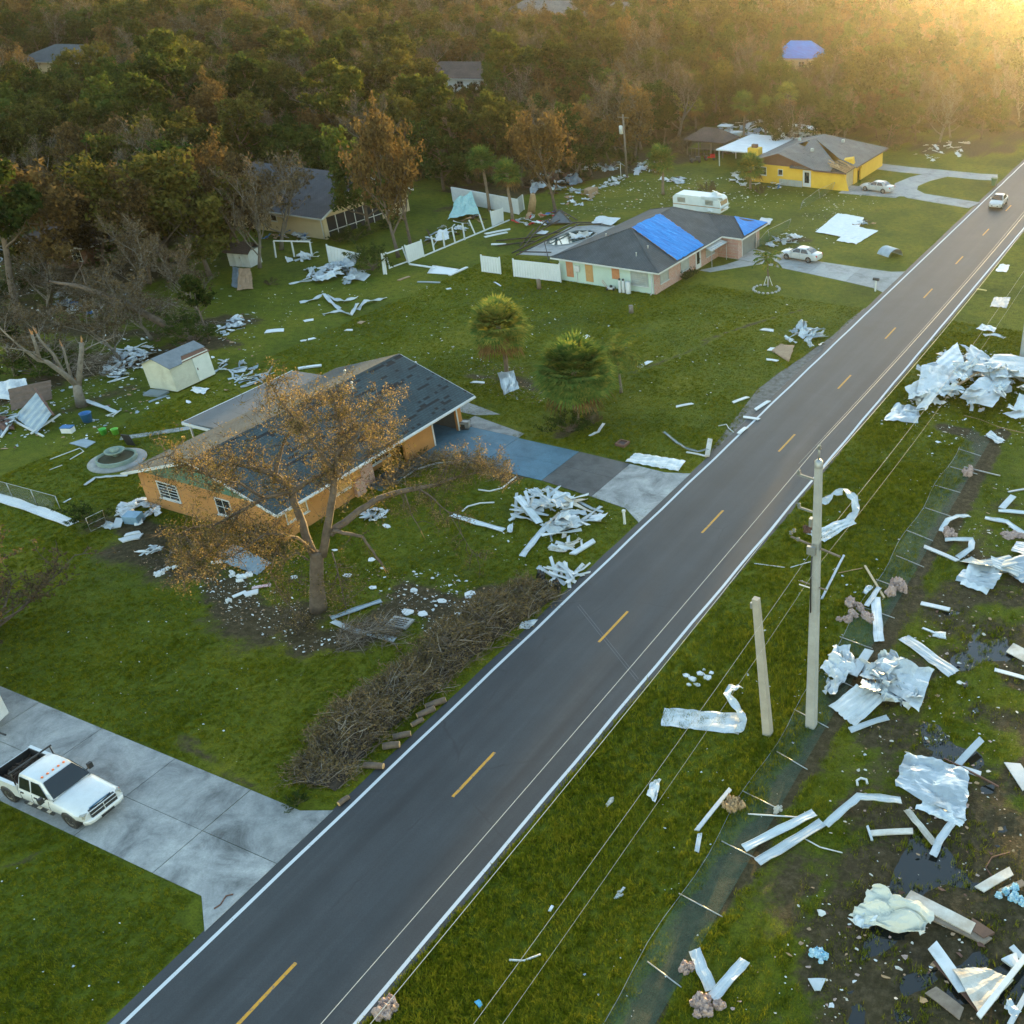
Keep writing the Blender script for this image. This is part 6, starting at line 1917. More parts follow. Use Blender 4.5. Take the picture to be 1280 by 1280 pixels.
tree_px('green_bush', 'round green bush by the chain-link gate', 'shrub', 112, 655, 622, 0, 1.3, cat='bush')
tree_px('rusty_bush', 'orange brown bush at the end of the truck driveway lawn', 'drybush', -5, 790, 675, 1, 1.4, cat='bush')
tree_px('rusty_tree', 'small rust brown tree on the lawn above the truck driveway', 'rust', -18, 825, 672, 2, 1.1)
tree_px('green_bush', 'dense bush below the squat palm', 'shrub', 712, 540, 500, 1, 1.1, cat='bush')
tree_px('dry_bush', 'brown dead bush under the squat palm', 'drybush', 742, 530, 512, 0, 1.0, cat='bush')
tree_px('green_bush', 'brown green bush beside the broken fence gate', 'shrub', 466, 338, 292, 0, 1.0, cat='bush')
tree_px('green_bush', 'green bush in front of the screened porch', 'shrub', 446, 300, 268, 1, 1.1, cat='bush')
tree_px('green_bush', 'dark green bush at the cream house corner', 'shrub', 425, 303, 282, 0, 1.1, cat='bush')
tree_px('green_bush', 'dark shrub by the porch window of the cream house', 'shrub', 488, 285, 262, 1, 1.0, cat='bush')
tree_px('dry_bush', 'bare round bush on the lawn before the yellow house', 'drybush', 886, 243, 220, 0, 0.9, cat='bush')
tree_px('dry_bush', 'small brown bush below the yellow house window', 'drybush', 950, 243, 226, 1, 0.8, cat='bush')
tree_px('green_bush', 'low green bush by the white door of the brick house', 'shrub', 865, 346, 330, 0, 1.0, cat='bush')
tree_px('green_bush', 'yellow green bush along the brick wall', 'shrub', 858, 350, 333, 1, 0.8, cat='bush')
tree_px('green_bush', 'small green bush by the orange garage corner', 'shrub', 526, 568, 556, 0, 1.0, cat='bush')
tree_px('dry_bush', 'brown clump on the lawn beside the playhouse', 'drybush', 338, 356, 346, 0, 1.5, cat='bush')
tree_px('green_bush', 'green bush at the near end of the brush heap', 'shrub', 372, 1006, 985, 1, 1.0, cat='bush')
# snapped tree in the left yard
def snapped():
    R = random.Random(77); random.seed(77)
    base = P(102, 508)
    t = thing('snapped_tree', 'snapped grey tree with splintered limbs above the wrecked lean-to', 'tree', base)
    T, Sp, Tw = MB(), MB(), MB()
    for pix, off, rad in (([(104, 512), (98, 492), (96, 480)], [0, 0, 0], [.42, .34, .3]), ([(97, 482), (78, 466), (58, 452), (48, 450), (28, 436), (10, 420), (0, 410)], [0, -.2, -.4, -.5, -.7, -.9, -1], [.24, .2, .17, .15, .1, .07, .04]), ([(50, 450), (44, 430), (40, 418)], [-.5, -.5, -.5], [.13, .11, .1]), ([(82, 470), (66, 442), (50, 425), (46, 417)], [-.2, .2, .4, .5], [.14, .11, .09, .07]), ([(98, 482), (100, 460), (102, 440), (102, 428)], [0, .1, .1, .1], [.24, .2, .18, .16]), ([(102, 440), (115, 432), (130, 426), (146, 420)], [.1, .4, .6, .8], [.07, .05, .04, .02]), ([(92, 480), (84, 455), (80, 438), (78, 433)], [.2, .6, .8, .9], [.13, .1, .08, .07]), ([(60, 455), (40, 440), (18, 436), (2, 434)], [-.4, -.9, -1.2, -1.4], [.07, .05, .04, .02])):
        pts = [PV(u, v, base, o) - base for (u, v), o in zip(pix, off)]
        T.tube(pts, rad, 7)
        e, d = pts[-1], (pts[-1] - pts[-2]).normalized()
        if rad[-1] > 0.06:
            for k in range(5):
                Sp.tube([e - d * 0.1, e + d * R.uniform(0.2, 0.6) + Vector((R.uniform(-.12, .12), R.uniform(-.12, .12), 0))], [rad[-1] * 0.5, 0.01], 4)
        for k in range(14):
            i = R.randint(0, len(pts) - 2)
            p = pts[i].lerp(pts[i + 1], R.random())
            q = p + Vector((R.uniform(-1, 1), R.uniform(-1, 1), R.uniform(-.5, .9))) * R.uniform(0.4, 1.4)
            q.z = max(q.z, 0.05)
            Tw.tube([p, p.lerp(q, 0.5) + Vector((R.uniform(-.1, .1), 0, R.uniform(-.1, .1))), q], [.03, .02, .008], 3, cap=False)
    T.build('trunk', BARKG, t); Sp.build('broken_end', SPLIT, t); Tw.build('twigs', TWIGG, t)
snapped()
# fallen trunk
ft = thing('fallen_tree', 'long dark fallen trunk lying through the tangle in the wood', 'tree', P(240, 425))
base = P(240, 425)
pts = [PV(u, v, base, o) - base for (u, v), o in (((243, 428), 0), ((215, 410), 1), ((180, 392), 2), ((140, 372), 3), ((100, 358), 3.5), ((62, 352), 4))]
T = MB(); T.tube(pts, [.42, .36, .32, .26, .2, .1], 8); T.build('trunk', BARK, ft)
T = MB()
R = random.Random(5)
for k in range(26):
    i = R.randint(1, 4); p = pts[i].lerp(pts[i + 1], R.random()) if i < 5 else pts[i]
    q = p + Vector((R.uniform(-1, 1), R.uniform(-1, 1), R.uniform(-.2, 1))) * R.uniform(1, 2.6); q.z = max(q.z, 0.05)
    T.tube([p, p.lerp(q, .5), q], [.06, .04, .01], 4, cap=False)
T.build('branches', TWIG, ft)
# ------------------------------------------------------------------ poles and wires
PCONC = mk('pole_concrete', (0.33, 0.34, 0.33), (0.25, 0.26, 0.25), 1.2, 0.85, bmp=0.2, dirt=(0.2, 0.2, 0.19))
PWOOD = mk('pole_wood', (0.16, 0.135, 0.11), (0.10, 0.085, 0.07), 3, 0.9)
STEEL = mk('galvanised', (0.32, 0.34, 0.35), (0.24, 0.255, 0.26), 5, 0.45, 0.6)
WIREM = mk('aluminium_wire', (0.55, 0.54, 0.50), (0.45, 0.44, 0.41), 5, 0.5, 0.4)
WIREB = mk('old_wire', (0.40, 0.39, 0.36), (0.32, 0.31, 0.29), 5, 0.6, 0.3)
PB = P(1014, 907)
PH = PV(1025, 577, PB).z
print('pole height', PH)
def utility_pole(label, b, H, hardware=True, tilt=(0, 0)):
    t = thing('utility_pole', label, 'utility pole', b)
    m_ = MB()
    wb, wt = 0.25, 0.145
    secs = []
    for k in range(7):
        z = H * k / 6; w = wb + (wt - wb) * k / 6; c = w * 0.28
        secs.append([(x, y, z) for x, y in ((w - c, -w), (w, -w + c), (w, w - c), (w - c, w), (-w + c, w), (-w, w - c), (-w, -w + c), (-w + c, -w))])
    vs = [p for s in secs for p in s]
    m_.add(vs, [(i * 8 + k, i * 8 + (k + 1) % 8, (i + 1) * 8 + (k + 1) % 8, (i + 1) * 8 + k) for i in range(6) for k in range(8)] + [tuple(range(48, 56))])
    m_.build('shaft', PCONC, t)
    tp = MB(); tp.tube([(0, 0, H - 0.05), (0, 0, H + 0.75)], 0.045, 6); tp.lathe([(0.05, H + 0.55), (0.10, H + 0.58), (0.06, H + 0.68), (0.09, H + 0.72), (0.05, H + 0.8)], 8); tp.build('top_pin', STEEL, t)
    cap_ = MB(); cap_.lathe([(0.20, H - 0.25), (0.19, H), (0.08, H + 0.1), (0.001, H + 0.1)], 8); cap_.build('pole_cap', STEEL, t)
    if hardware:
        for (z, L) in ((H - 0.9, 0.85), (H - 2.5, 0.8)):
            a = MB(); a.beam((-0.1, 0, z), (-0.1 - L, 0, z + 0.1), 0.07, 0.09); a.lathe([(0.04, z + 0.12), (0.09, z + 0.16), (0.05, z + 0.24), (0.08, z + 0.28), (0.03, z + 0.32)], 8, (-0.1 - L + 0.05, 0, 0)); a.build('bracket_arm', GREYD, t)
        a = MB(); a.beam((-1.25, 0.1, H - 4.05), (1.15, -0.1, H - 4.35), 0.06, 0.08); a.build('broken_crossarm', PWOOD, t)
        a = MB(); a.box((-0.34, -0.3, H - 4.5), (0.05, -0.16, H - 4.1)); a.lathe([(0.22, H - 4.3), (0.22, H - 3.95)], 10); a.build('clamp', STEEL, t)
        for (x, z) in ((-1.25, H - 3.95), (-1.1, H - 3.8), (-0.9, H - 4.2)):
            i_ = MB(); i_.lathe([(0.02, z), (0.09, z + 0.04), (0.04, z + 0.1), (0.09, z + 0.15), (0.03, z + 0.2)], 8, (x, 0.1, 0)); i_.build('insulator', GREYD, t)
        a = MB(); a.beam((-0.75, 0, H - 6.2), (0.55, 0, H - 6.35), 0.05); a.build('lower_arm', PWOOD, t)
        a = MB(); a.beam((-0.8, 0.05, H - 6.45), (-0.1, 0.05, H - 6.5), 0.04); a.build('lower_arm', WTRIM, t)
        a = MB(); a.tube([(-0.1, -0.24, H - 4.6), (-0.12, -0.26, H - 5.4), (-0.1, -0.255, H - 7.6)], 0.035, 5); a.build('cable', BLKPL, t)
        a = MB(); a.box((-0.34, -0.12, H - 3.2), (-0.2, 0.12, H - 2.8)); a.build('junction_box', STEEL, t)
    return t
utility_pole('tall concrete utility pole with broken crossarm standing in the grass verge', PB, PH)
pole2 = P(1277, 455)
utility_pole('concrete utility pole beside the great heap of white sheet metal', pole2, PH, False)
t = thing('concrete_post', 'short leaning concrete post near the tall utility pole', 'post', P(960, 917))
b0 = P(960, 917); tpv = PV(945, 748, b0, 0.2) - b0
m_ = MB()
c = [Vector((s1 * 0.2, s2 * 0.2, 0)) for s1, s2 in ((-1, -1), (1, -1), (1, 1), (-1, 1))]
m_.add(c + [tpv + q * 0.72 for q in c], [(0, 1, 5, 4), (1, 2, 6, 5), (2, 3, 7, 6), (3, 0, 4, 7), (4, 5, 6, 7)])
m_.build('shaft', mk('post_concrete', (0.36, 0.33, 0.28), (0.28, 0.26, 0.22), 1.5, 0.9, bmp=0.2), t)
a = MB(); a.box((tpv.x - 0.22, tpv.y - 0.17, tpv.z - 0.5), (tpv.x - 0.12, tpv.y - 0.05, tpv.z - 0.2)); a.build('bolt_plate', STEEL, t)
for (u, v, vt, lab, tx) in ((784, 222, 143, 'old wooden utility pole with transformer at the end of the lawn', True), (20, 236, 174, 'leaning bare wooden pole at the wood edge beside a palm', False), (1075, 70, 48, 'distant utility pole with white transformer deep in the wood', True), (780, 52, 35, 'faint utility pole with white transformer in front of the farthest roofs', True)):
    b0 = P(u, v); H = PV(u, vt, b0).z
    t = thing('wooden_pole', lab, 'utility pole', b0)
    m_ = MB(); m_.tube([(0, 0, 0), (0, 0, H)], [0.17, 0.12], 8); m_.build('shaft', PWOOD, t)
    if tx:
        m_ = MB(); m_.lathe([(0.001, H - 2.6), (0.27, H - 2.6), (0.27, H - 1.6), (0.2, H - 1.5), (0.001, H - 1.5)], 12, (-0.42, -0.1, 0)); m_.build('transformer', WTRIM, t)
        m_ = MB(); m_.beam((-0.9, 0, H - 0.4), (0.9, 0, H - 0.4), 0.1, 0.12); m_.build('crossarm', PWOOD, t)
    else:
        t.rotation_euler = (0, -0.22, 0.4)
t2 = MB(); t2.tube([(0, 0, 0), (0.02, 0, 1.0), (0.05, 0.02, 2.1)], 0.05, 6)
o = t2.build('white_pipe', WTRIM); o.location = P(783, 222) + Vector((-0.6, -0.5, 0)); tag(o, 'white upright pipe beside the old wooden pole', 'pipe')
# wires: hung pole to pole along the road
PY0, PY1, PY2, PY3 = PB.y - 49.3, PB.y, pole2.y, pole2.y + 49.3
def wire(label, dx, z, sag, r, mat, extra=None, i0=0):
    m_ = MB()
    pts = []
    for (a, b2) in ((PY0, PY1), (PY1, PY2), (PY2, PY3))[i0:]:
        for k in range(16):
            f = k / 16
            pts.append((PB.x + dx, a + (b2 - a) * f, z - sag * 4 * f * (1 - f)))
    pts.append((PB.x + dx, PY3, z))
    m_.tube(pts, r, 4)
    if extra:
        for y in extra:
            f = (y - PY0) / (PY1 - PY0)
            zz = z - sag * 4 * f * (1 - f)
            m_.tube([(PB.x + dx, y - 0.9, zz - 0.01), (PB.x + dx, y - 0.75, zz - 0.01), (PB.x + dx, y + 0.75, zz - 0.01), (PB.x + dx, y + 0.9, zz - 0.01)], [0.015, 0.03, 0.03, 0.015], 6)
    o = m_.build('power_line', mat)
    return tag(o, label, 'wire')
zz = lambda v: PV(1018, v, PB).z
wire('bright top conductor strung from the pole pin along the road', 0.0, PH + 0.8, 0.35, 0.010, WIREM, extra=(6.5,))
wire('conductor strung from the upper bracket arm of the utility pole', -0.9, zz(594) + 0.35, 0.35, 0.008, WIREB, i0=1)
wire('conductor strung from the lower bracket arm of the utility pole', -0.85, zz(632) + 0.3, 0.5, 0.010, WIREM)
wire('lowest cable pair strand strung from the lower arm', -0.2, zz(690), 0.7, 0.008, WIREB)
wire('thin cable strand running just under the lowest cable', 0.25, zz(700), 0.75, 0.006, WIREB)
# ------------------------------------------------------------------ flattened chain-link fence in the verge
t = thing('chain_link_fence', 'flattened green chain-link fence lying along the grass verge', 'fence', (12.7, 43, 0))
yy = np.arange(8.3, 67.2, 3.06)
for y in yy:
    j = 0.3 * math.sin(y * 1.7)
    MB().tube([(-0.75 + 0.2 * math.sin(y), y - 43 + j * 0.5, 0.07), (1.15 + 0.25 * math.cos(y), y - 43 - 0.35 + j, 0.04)], 0.028, 6).build('post', STEEL, t)
m_ = MB(); m_.tube([(-0.85 + 0.12 * math.sin(y * 0.8), y - 43, 0.07) for y in np.arange(8, 67.5, 1.2)], 0.012, 4, cap=False); m_.build('top_wire', STEEL, t)
nm = MB()
Wd = 1.75
st = 0.062
for k in range(int((59 + Wd) / st)):
    for sgn in (1, -1):
        y0 = 8.0 - 43 + k * st - (Wd if sgn > 0 else 0)
        x0, x1 = -0.8, -0.8 + Wd
        ya, yb = (y0, y0 + Wd) if sgn > 0 else (y0 + Wd, y0)
        ya_, yb_ = max(ya, 8 - 43), max(yb, 8 - 43)
        z0, z1 = 0.055, 0.05
        nm.add([(x0, ya - 0.0045, z0), (x0, ya + 0.0045, z0), (x1, yb + 0.0045, z1), (x1, yb - 0.0045, z1)], [(0, 1, 2, 3)])
nt_ = nm.build('netting', mk('green_mesh', (0.035, 0.11, 0.075), (0.025, 0.08, 0.055), 2, 0.6), t)
nt_['kind'] = 'stuff'
# standing chain-link run in the left yard
t = thing('chain_link_fence', 'low chain-link fence with bent end post in the orange house yard', 'fence', P(40, 632))
b0 = P(40, 632)
A, B = P(-70, 600), P(77, 640)
pv_ = [A.lerp(B, k / 5) - b0 for k in range(6)]
for p in pv_:
    MB().tube([p, p + Vector((0, 0, 1.2))], 0.03, 6).build('post', STEEL, t)
m_ = MB(); m_.tube([p + Vector((0, 0, 1.2)) for p in pv_], 0.022, 5); m_.build('top_rail', STEEL, t)
nm = MB()
L = (B - A).length; d = (B - A).normalized(); st = 0.07
for k in range(int(L / st)):
    for s in (-1, 1):
        p0 = A + d * (k * st) - b0; p1 = p0 + d * 1.15 * s + Vector((0, 0, 1.15))
        if (p1 + b0 - A).dot(d) < 0 or (p1 + b0 - A).length > L + 0.3:
            continue
        n_ = Vector((0, 0, 1)).cross(d) * 0; w_ = d * 0.004
        nm.add([p0 - w_, p0 + w_, p1 + w_, p1 - w_], [(0, 1, 2, 3)])
nm.build('netting', STEEL, t)['kind'] = 'stuff'
t = thing('bent_gate', 'bent chain-link gate frame leaning beside the round bush', 'gate', P(112, 665))
b0 = P(112, 665)
fr = [PV(u, v, b0) - b0 for u, v in ((107, 648), (115, 668), (133, 655), (128, 638))]
m_ = MB(); m_.tube(fr + [fr[0]], 0.028, 5); m_.build('frame', STEEL, t)
MB().tube([fr[0].lerp(fr[1], .5), fr[3].lerp(fr[2], .5)], 0.02, 5).build('brace', STEEL, t)
# garden chain-link remains near the yellow house
for (pp, lab) in (([(1000, 262), (1025, 248), (1040, 238)], 'crushed chain-link run on the lawn beside the yellow house'), ([(945, 312), (962, 300), (985, 285)], 'bent chain-link fence behind the silver sedan')):
    b0 = P(*pp[0]); t = thing('chain_link_fence', lab, 'fence', b0)
    q = [P(*x) - b0 for x in pp]
    for k, p in enumerate(q):
        MB().tube([p, p + Vector((0.3 * (-1) ** k, 0.2, 1.1))], 0.03, 5).build('post', STEEL, t)
    MB().tube([p + Vector((0.3 * (-1) ** k, 0.2, 1.1)) for k, p in enumerate(q)], 0.02, 4).build('top_rail', STEEL, t)
    nm = MB()
    for i in range(len(q) - 1):
        n_ = 60
        for k in range(n_):
            for s in (-4, 4):
                a = q[i].lerp(q[i + 1], k / n_); c = q[i].lerp(q[i + 1], min(1, max(0, (k + s) / n_))) + Vector((0.1, 0.1, 1.0))
                w_ = (q[i + 1] - q[i]).normalized() * 0.008
                nm.add([a - w_, a + w_, c + w_, c - w_], [(0, 1, 2, 3)])
    nm.build('netting', mk('green_mesh', (0, 0, 0)), t)['kind'] = 'stuff'
# ------------------------------------------------------------------ white vinyl fence
VIN = mk('white_vinyl', (0.60, 0.63, 0.64), (0.54, 0.57, 0.58), 1.2, 0.45)
def vpanel(label, pbl, pbr, ptl, ptr, solid=True, name='fence_bay'):
    a, b2 = P(*pbl), P(*pbr)
    c, d = PV(*ptr, b2), PV(*ptl, a)
    t = thing(name, label, 'fence', a)
    a, b2, c, d = Vector((0, 0, 0)), b2 - a, c - a, d - a
    for p, q in ((a, d), (b2, c)):
        MB().beam(p, q + (q - p) * 0.04, 0.12).build('post', VIN, t)
    for f in (0.06, 0.94):
        MB().beam(a.lerp(d, f), b2.lerp(c, f), 0.06, 0.13).build('rail', VIN, t)
    if solid:
        n = max(3, int((b2 - a).length / 0.3))
        for k in range(n):
            f0, f1 = (k + 0.04) / n, (k + 0.96) / n
            bl, br_ = a.lerp(b2, f0), a.lerp(b2, f1)
            tl, tr_ = d.lerp(c, f0), d.lerp(c, f1)
            m_ = MB(); nrm = (br_ - bl).cross(tl - bl).normalized() * 0.018
            q = [bl.lerp(tl, .05), br_.lerp(tr_, .05), br_.lerp(tr_, .95), bl.lerp(tl, .95)]
            m_.add([x - nrm for x in q] + [x + nrm for x in q], [(3, 2, 1, 0), (4, 5, 6, 7), (0, 1, 5, 4), (1, 2, 6, 5), (2, 3, 7, 6), (3, 0, 4, 7)])
            m_.build('board', VIN, t)
    return t
vpanel('white fence gate frame with its boards blown out', (487, 336), (510, 328), (482, 316), (503, 309), False, 'gate_frame')
vpanel('solid white fence bay next to the empty gate frame', (511, 329), (530, 321), (506, 307), (526, 300))
vpanel('solid white fence bay under the palms at the far fence corner', (616, 283), (629, 277), (613, 264), (628, 260))
vpanel('short white fence bay standing alone on the lawn before the pool', (603, 340), (626, 343), (601, 319), (624, 322))
vpanel('long white fence run joined to the mint house wall', (643, 346), (701, 353), (641, 324), (699, 330))
for i, ((bu, bv), (tu, tv)) in enumerate((((543, 315), (539, 295)), ((556, 310), (553, 290)), ((569, 304), (565, 284)), ((581, 300), (578, 279)), ((594, 293), (586, 275)), ((606, 289), (599, 268)))):
    b0 = P(bu, bv); tt = PV(tu, tv, b0) - b0
    m_ = MB(); m_.beam((0, 0, 0), tt, 0.13)
    o = m_.build('fence_post', VIN); o.location = b0
    tag(o, 'bare white fence post in the row whose boards blew away', 'fence post', 'bare white fence posts')
m_ = MB(); a, b2 = P(530, 321), P(637, 276); m_.beam((0, 0, 0.1), (b2 - a) + Vector((0, 0, 0.1)), 0.07, 0.15); o = m_.build('fence_rail', VIN); o.location = a; tag(o, 'white bottom rail running between the bare fence posts', 'fence rail')
# run before the cream house
for i, ((bu, bv), (tu, tv)) in enumerate((((345, 322), (342, 301)), ((368, 321), (364, 301)), ((390, 320), (387, 302)))):
    b0 = P(bu, bv); tt = PV(tu, tv, b0) - b0
    m_ = MB(); m_.beam((0, 0, 0), tt, 0.13); o = m_.build('fence_post', VIN); o.location = b0
    tag(o, 'white fence post in front of the cream house wall', 'fence post', 'white posts before the cream house')
for (p, q, lab) in (((330, 299), (388, 303), 'white top rail on the posts before the cream house'),):
    b0 = P(345, 322); m_ = MB(); a, c = PV(342, 301, b0), PV(387, 302, P(390, 320)); m_.beam((0, 0, 0), c - a, 0.07, 0.14); o = m_.build('fence_rail', VIN); o.location = a; tag(o, lab, 'fence rail')
vpanel('white fence bay sagging sideways beside the brown bush', (412, 328), (443, 330), (408, 306), (450, 317))
vpanel('narrow leaning white fence stub beside the gate frame', (480, 343), (483, 343), (477, 318), (480, 318))
# ------------------------------------------------------------------ small yard things
t = thing('mailbox', 'dark mailbox on a white post at the drive mouth', 'mailbox', P(1094, 364))
MB().box((-0.07, -0.07, 0), (0.07, 0.07, 1.15)).build('post', WTRIM, t)
m_ = MB()
pr = [(-0.13, 1.15), (0.13, 1.15), (0.13, 1.30), (0.09, 1.38), (0, 1.41), (-0.09, 1.38), (-0.13, 1.30)]
m_.add([(-0.3, y, z) for y, z in pr] + [(0.35, y, z) for y, z in pr], [tuple(reversed(range(7))), tuple(range(7, 14))] + [(i, (i + 1) % 7, 7 + (i + 1) % 7, 7 + i) for i in range(7)])
m_.build('box', BLKPL, t, fix=True)
t = thing('wheelie_bin', 'dark green wheelie bin where the drive loop meets the road', 'bin', P(1243, 233) + Vector((-0.1, 0, 0.04)))
GB = mk('green_plastic', (0.02, 0.10, 0.05), (0.015, 0.075, 0.04), 2, 0.5)
m_ = MB(); m_.add([(-0.28, -0.28, 0.05), (0.28, -0.28, 0.05), (0.28, 0.28, 0.05), (-0.28, 0.28, 0.05), (-0.36, -0.36, 1.05), (0.36, -0.36, 1.05), (0.36, 0.36, 1.05), (-0.36, 0.36, 1.05)], [(3, 2, 1, 0), (4, 5, 6, 7), (0, 1, 5, 4), (1, 2, 6, 5), (2, 3, 7, 6), (3, 0, 4, 7)]); m_.build('body', GB, t)
MB().box((-0.4, -0.4, 1.055), (0.4, 0.42, 1.13)).build('lid', GB, t)
for s in (-1, 1):
    m_ = MB(); m_.lathe([(0.001, s * 0.3), (0.12, s * 0.3), (0.12, s * 0.24)], 10, (0, 0.3, 0.12), 0, 'x'); m_.build('wheel', RUBBER, t)
# drain inlet boxes
t = thing('storm_drain', 'grey concrete drain lid with slots under the oak', 'drain', P(500, 780) + Vector((0, 0, 0)), 0.15)
MB().box((-0.62, -0.45, 0), (0.62, 0.45, 0.14)).build('slab', PCONC, t)
for k in range(4):
    MB().box((-0.45, -0.3 + k * 0.17, 0.141), (0.45, -0.24 + k * 0.17, 0.15)).build('slot', DARK, t)
t = thing('drain_box', 'small square concrete drain box in the lawn by the drive', 'drain', P(778, 556))
for (lo_, hi_) in (((-0.4, -0.4, 0), (0.4, -0.3, 0.22)), ((-0.4, 0.3, 0), (0.4, 0.4, 0.22)), ((-0.4, -0.3, 0), (-0.3, 0.3, 0.22)), ((0.3, -0.3, 0), (0.4, 0.3, 0.22))):
    MB().box(lo_, hi_).build('side', BTRIM, t)
MB().box((-0.3, -0.3, 0.0), (0.3, 0.3, 0.12)).build('lid', mk('rust_lid', (0.09, 0.06, 0.05), rough=0.9), t)
for (u, v, h, lab, m2) in ((789, 391, 0.75, 'short weathered stump on the lawn before the mint wall', BARKG), (674, 361, 1.0, 'reddish tree stump on the lawn before the white fence', PALMT)):
    m_ = MB(); m_.tube([(0, 0, 0), (0.02, 0, h * 0.5), (0, 0.02, h)], [0.25, 0.21, 0.22], 10); o = m_.build('stump', m2); o.location = P(u, v); tag(o, lab, 'stump')
# electric service box on the verge
m_ = MB(); m_.box((-0.06, -0.06, 0), (0.06, 0.06, 1.0)); m_.box((-0.1, -0.08, 0.9), (0.1, 0.08, 1.05)); o = m_.build('marker_post', WTRIM); o.location = P(781, 655); tag(o, 'short white marker post on the grass by the drive mouth', 'post')
# ring planter with fountain bowl
GCON = mk('mossy_concrete', (0.20, 0.26, 0.22), (0.14, 0.19, 0.155), 2, 0.9)
t = thing('garden_fountain', 'round mossy fountain bowl in a ringed planter behind the orange house', 'fountain', P(147, 576), 0.0)
m_ = MB(); m_.lathe([(1.9, 0), (1.9, 0.08), (1.35, 0.1), (1.32, 0.1)], 28); m_.build('paving_ring', CONCL, t)
m_ = MB(); m_.lathe([(1.32, 0), (1.32, 0.38), (1.18, 0.38), (1.18, 0.1)], 24); m_.build('planter_wall', GCON, t)
m_ = MB(); m_.lathe([(1.18, 0.25), (0.001, 0.32)], 20); m_.build('soil', mk('soil', (0.05, 0.045, 0.02), (0.03, 0.03, 0.012), 4, 0.95), t)
m_ = MB(); m_.lathe([(0.2, 0.3), (0.25, 0.45), (0.62, 0.62), (0.68, 0.75), (0.6, 0.75), (0.45, 0.62), (0.001, 0.6)], 18, (-0.2, 0.15, 0)); m_.build('bowl', GCON, t)
m_ = MB(); m_.lathe([(0.18, 0.55), (0.3, 0.8), (0.001, 0.86)], 12, (-0.2, 0.15, 0)); m_.build('spout', GCON, t)
m_ = MB(); m_.box((-0.35, -0.02, 0), (0.35, 0.04, 1.0), rot=Euler((0.25, 0, 0.2)).to_matrix()); o = m_.build('metal_chair', BLKPL); o.location = P(157, 562) + Vector((0, 0.4, 0.1)); tag(o, 'black folded metal seat propped behind the fountain', 'chair')
# generator
t = thing('generator', 'black portable generator standing on the blue drive', 'generator', P(582, 536) + Vector((0, 0, 0.034)), 0.3)
for s in (-1, 1):
    fr = MB(); fr.tube([(-0.38, s * 0.27, 0.05), (-0.38, s * 0.27, 0.62), (0.38, s * 0.27, 0.62), (0.38, s * 0.27, 0.05), (-0.38, s * 0.27, 0.05)], 0.025, 6); fr.build('frame', BLKPL, t)
    m_ = MB(); m_.lathe([(0.001, s * 0.36), (0.13, s * 0.36), (0.13, s * 0.29)], 12, (-0.3, 0, 0.13), 0, 'y'); m_.build('wheel', RUBBER, t)
MB().box((-0.32, -0.22, 0.42), (0.32, 0.22, 0.6)).build('fuel_tank', mk('tank_grey', (0.25, 0.25, 0.24), rough=0.4), t)
MB().box((-0.3, -0.2, 0.08), (0.05, 0.2, 0.4)).build('engine', mk('engine_dark', (0.04, 0.035, 0.03), rough=0.6), t)
MB().box((0.06, -0.2, 0.1), (0.32, 0.2, 0.38)).build('alternator', STEEL, t)
# water tanks and pump by the mint wall
t = thing('water_softener', 'group of white water treatment tanks against the mint wall', 'water tank', P(780, 366))
for (x, y, r, h) in ((-0.45, 0, 0.16, 1.25), (-0.05, 0.05, 0.16, 1.25)):
    m_ = MB(); m_.lathe([(r, 0), (r, h - 0.15), (r * 0.7, h), (0.05, h + 0.02)], 14, (x, y, 0)); o = m_.build('tank', WTRIM, t)
    m_ = MB(); m_.lathe([(0.1, h), (0.12, h + 0.18), (0.02, h + 0.22)], 8, (x, y, 0)); m_.build('valve', BLKPL, o)
m_ = MB(); m_.lathe([(0.27, 0), (0.28, 1.15), (0.2, 1.22), (0.01, 1.24)], 16, (0.5, 0.05, 0)); m_.build('brine_tank', WTRIM, t)
t = thing('push_mower', 'push mower with folded handle beside the white water tanks', 'lawn mower', P(764, 362), 0.4)
MB().box((-0.4, -0.26, 0.1), (0.35, 0.26, 0.26)).build('deck', WTRIM, t)
m_ = MB(); m_.lathe([(0.16, 0.26), (0.16, 0.42), (0.08, 0.48), (0.01, 0.48)], 10); m_.build('engine', BLKPL, t)
for sx in (-0.36, 0.3):
    for s in (-1, 1):
        m_ = MB(); m_.lathe([(0.001, s * 0.34), (0.12, s * 0.34), (0.12, s * 0.27)], 12, (sx, 0, 0.12), 0, 'y'); m_.build('wheel', RUBBER, t)
m_ = MB(); m_.tube([(-0.38, -0.22, 0.22), (-0.85, -0.22, 0.95), (-0.85, 0.22, 0.95), (-0.38, 0.22, 0.22)], 0.018, 5); m_.build('handle', REDL, t)
# stone ring round the young palm
for k in range(18):
    a = 2 * math.pi * k / 18
    if k in (4, 5):
        continue
    m_ = MB(); m_.lathe([(0.13, 0), (0.17, 0.06), (0.12, 0.15), (0.01, 0.17)], 7); o = m_.build('edging_stone', PCONC)
    c = P(958, 362); o.location = c + Vector((1.35 * math.cos(a), 1.35 * math.sin(a), 0)); o.rotation_euler = (0, 0, a * 3); tag(o, 'rough stone edging the bed of the young feather palm', 'stone', 'edging stones round the palm')
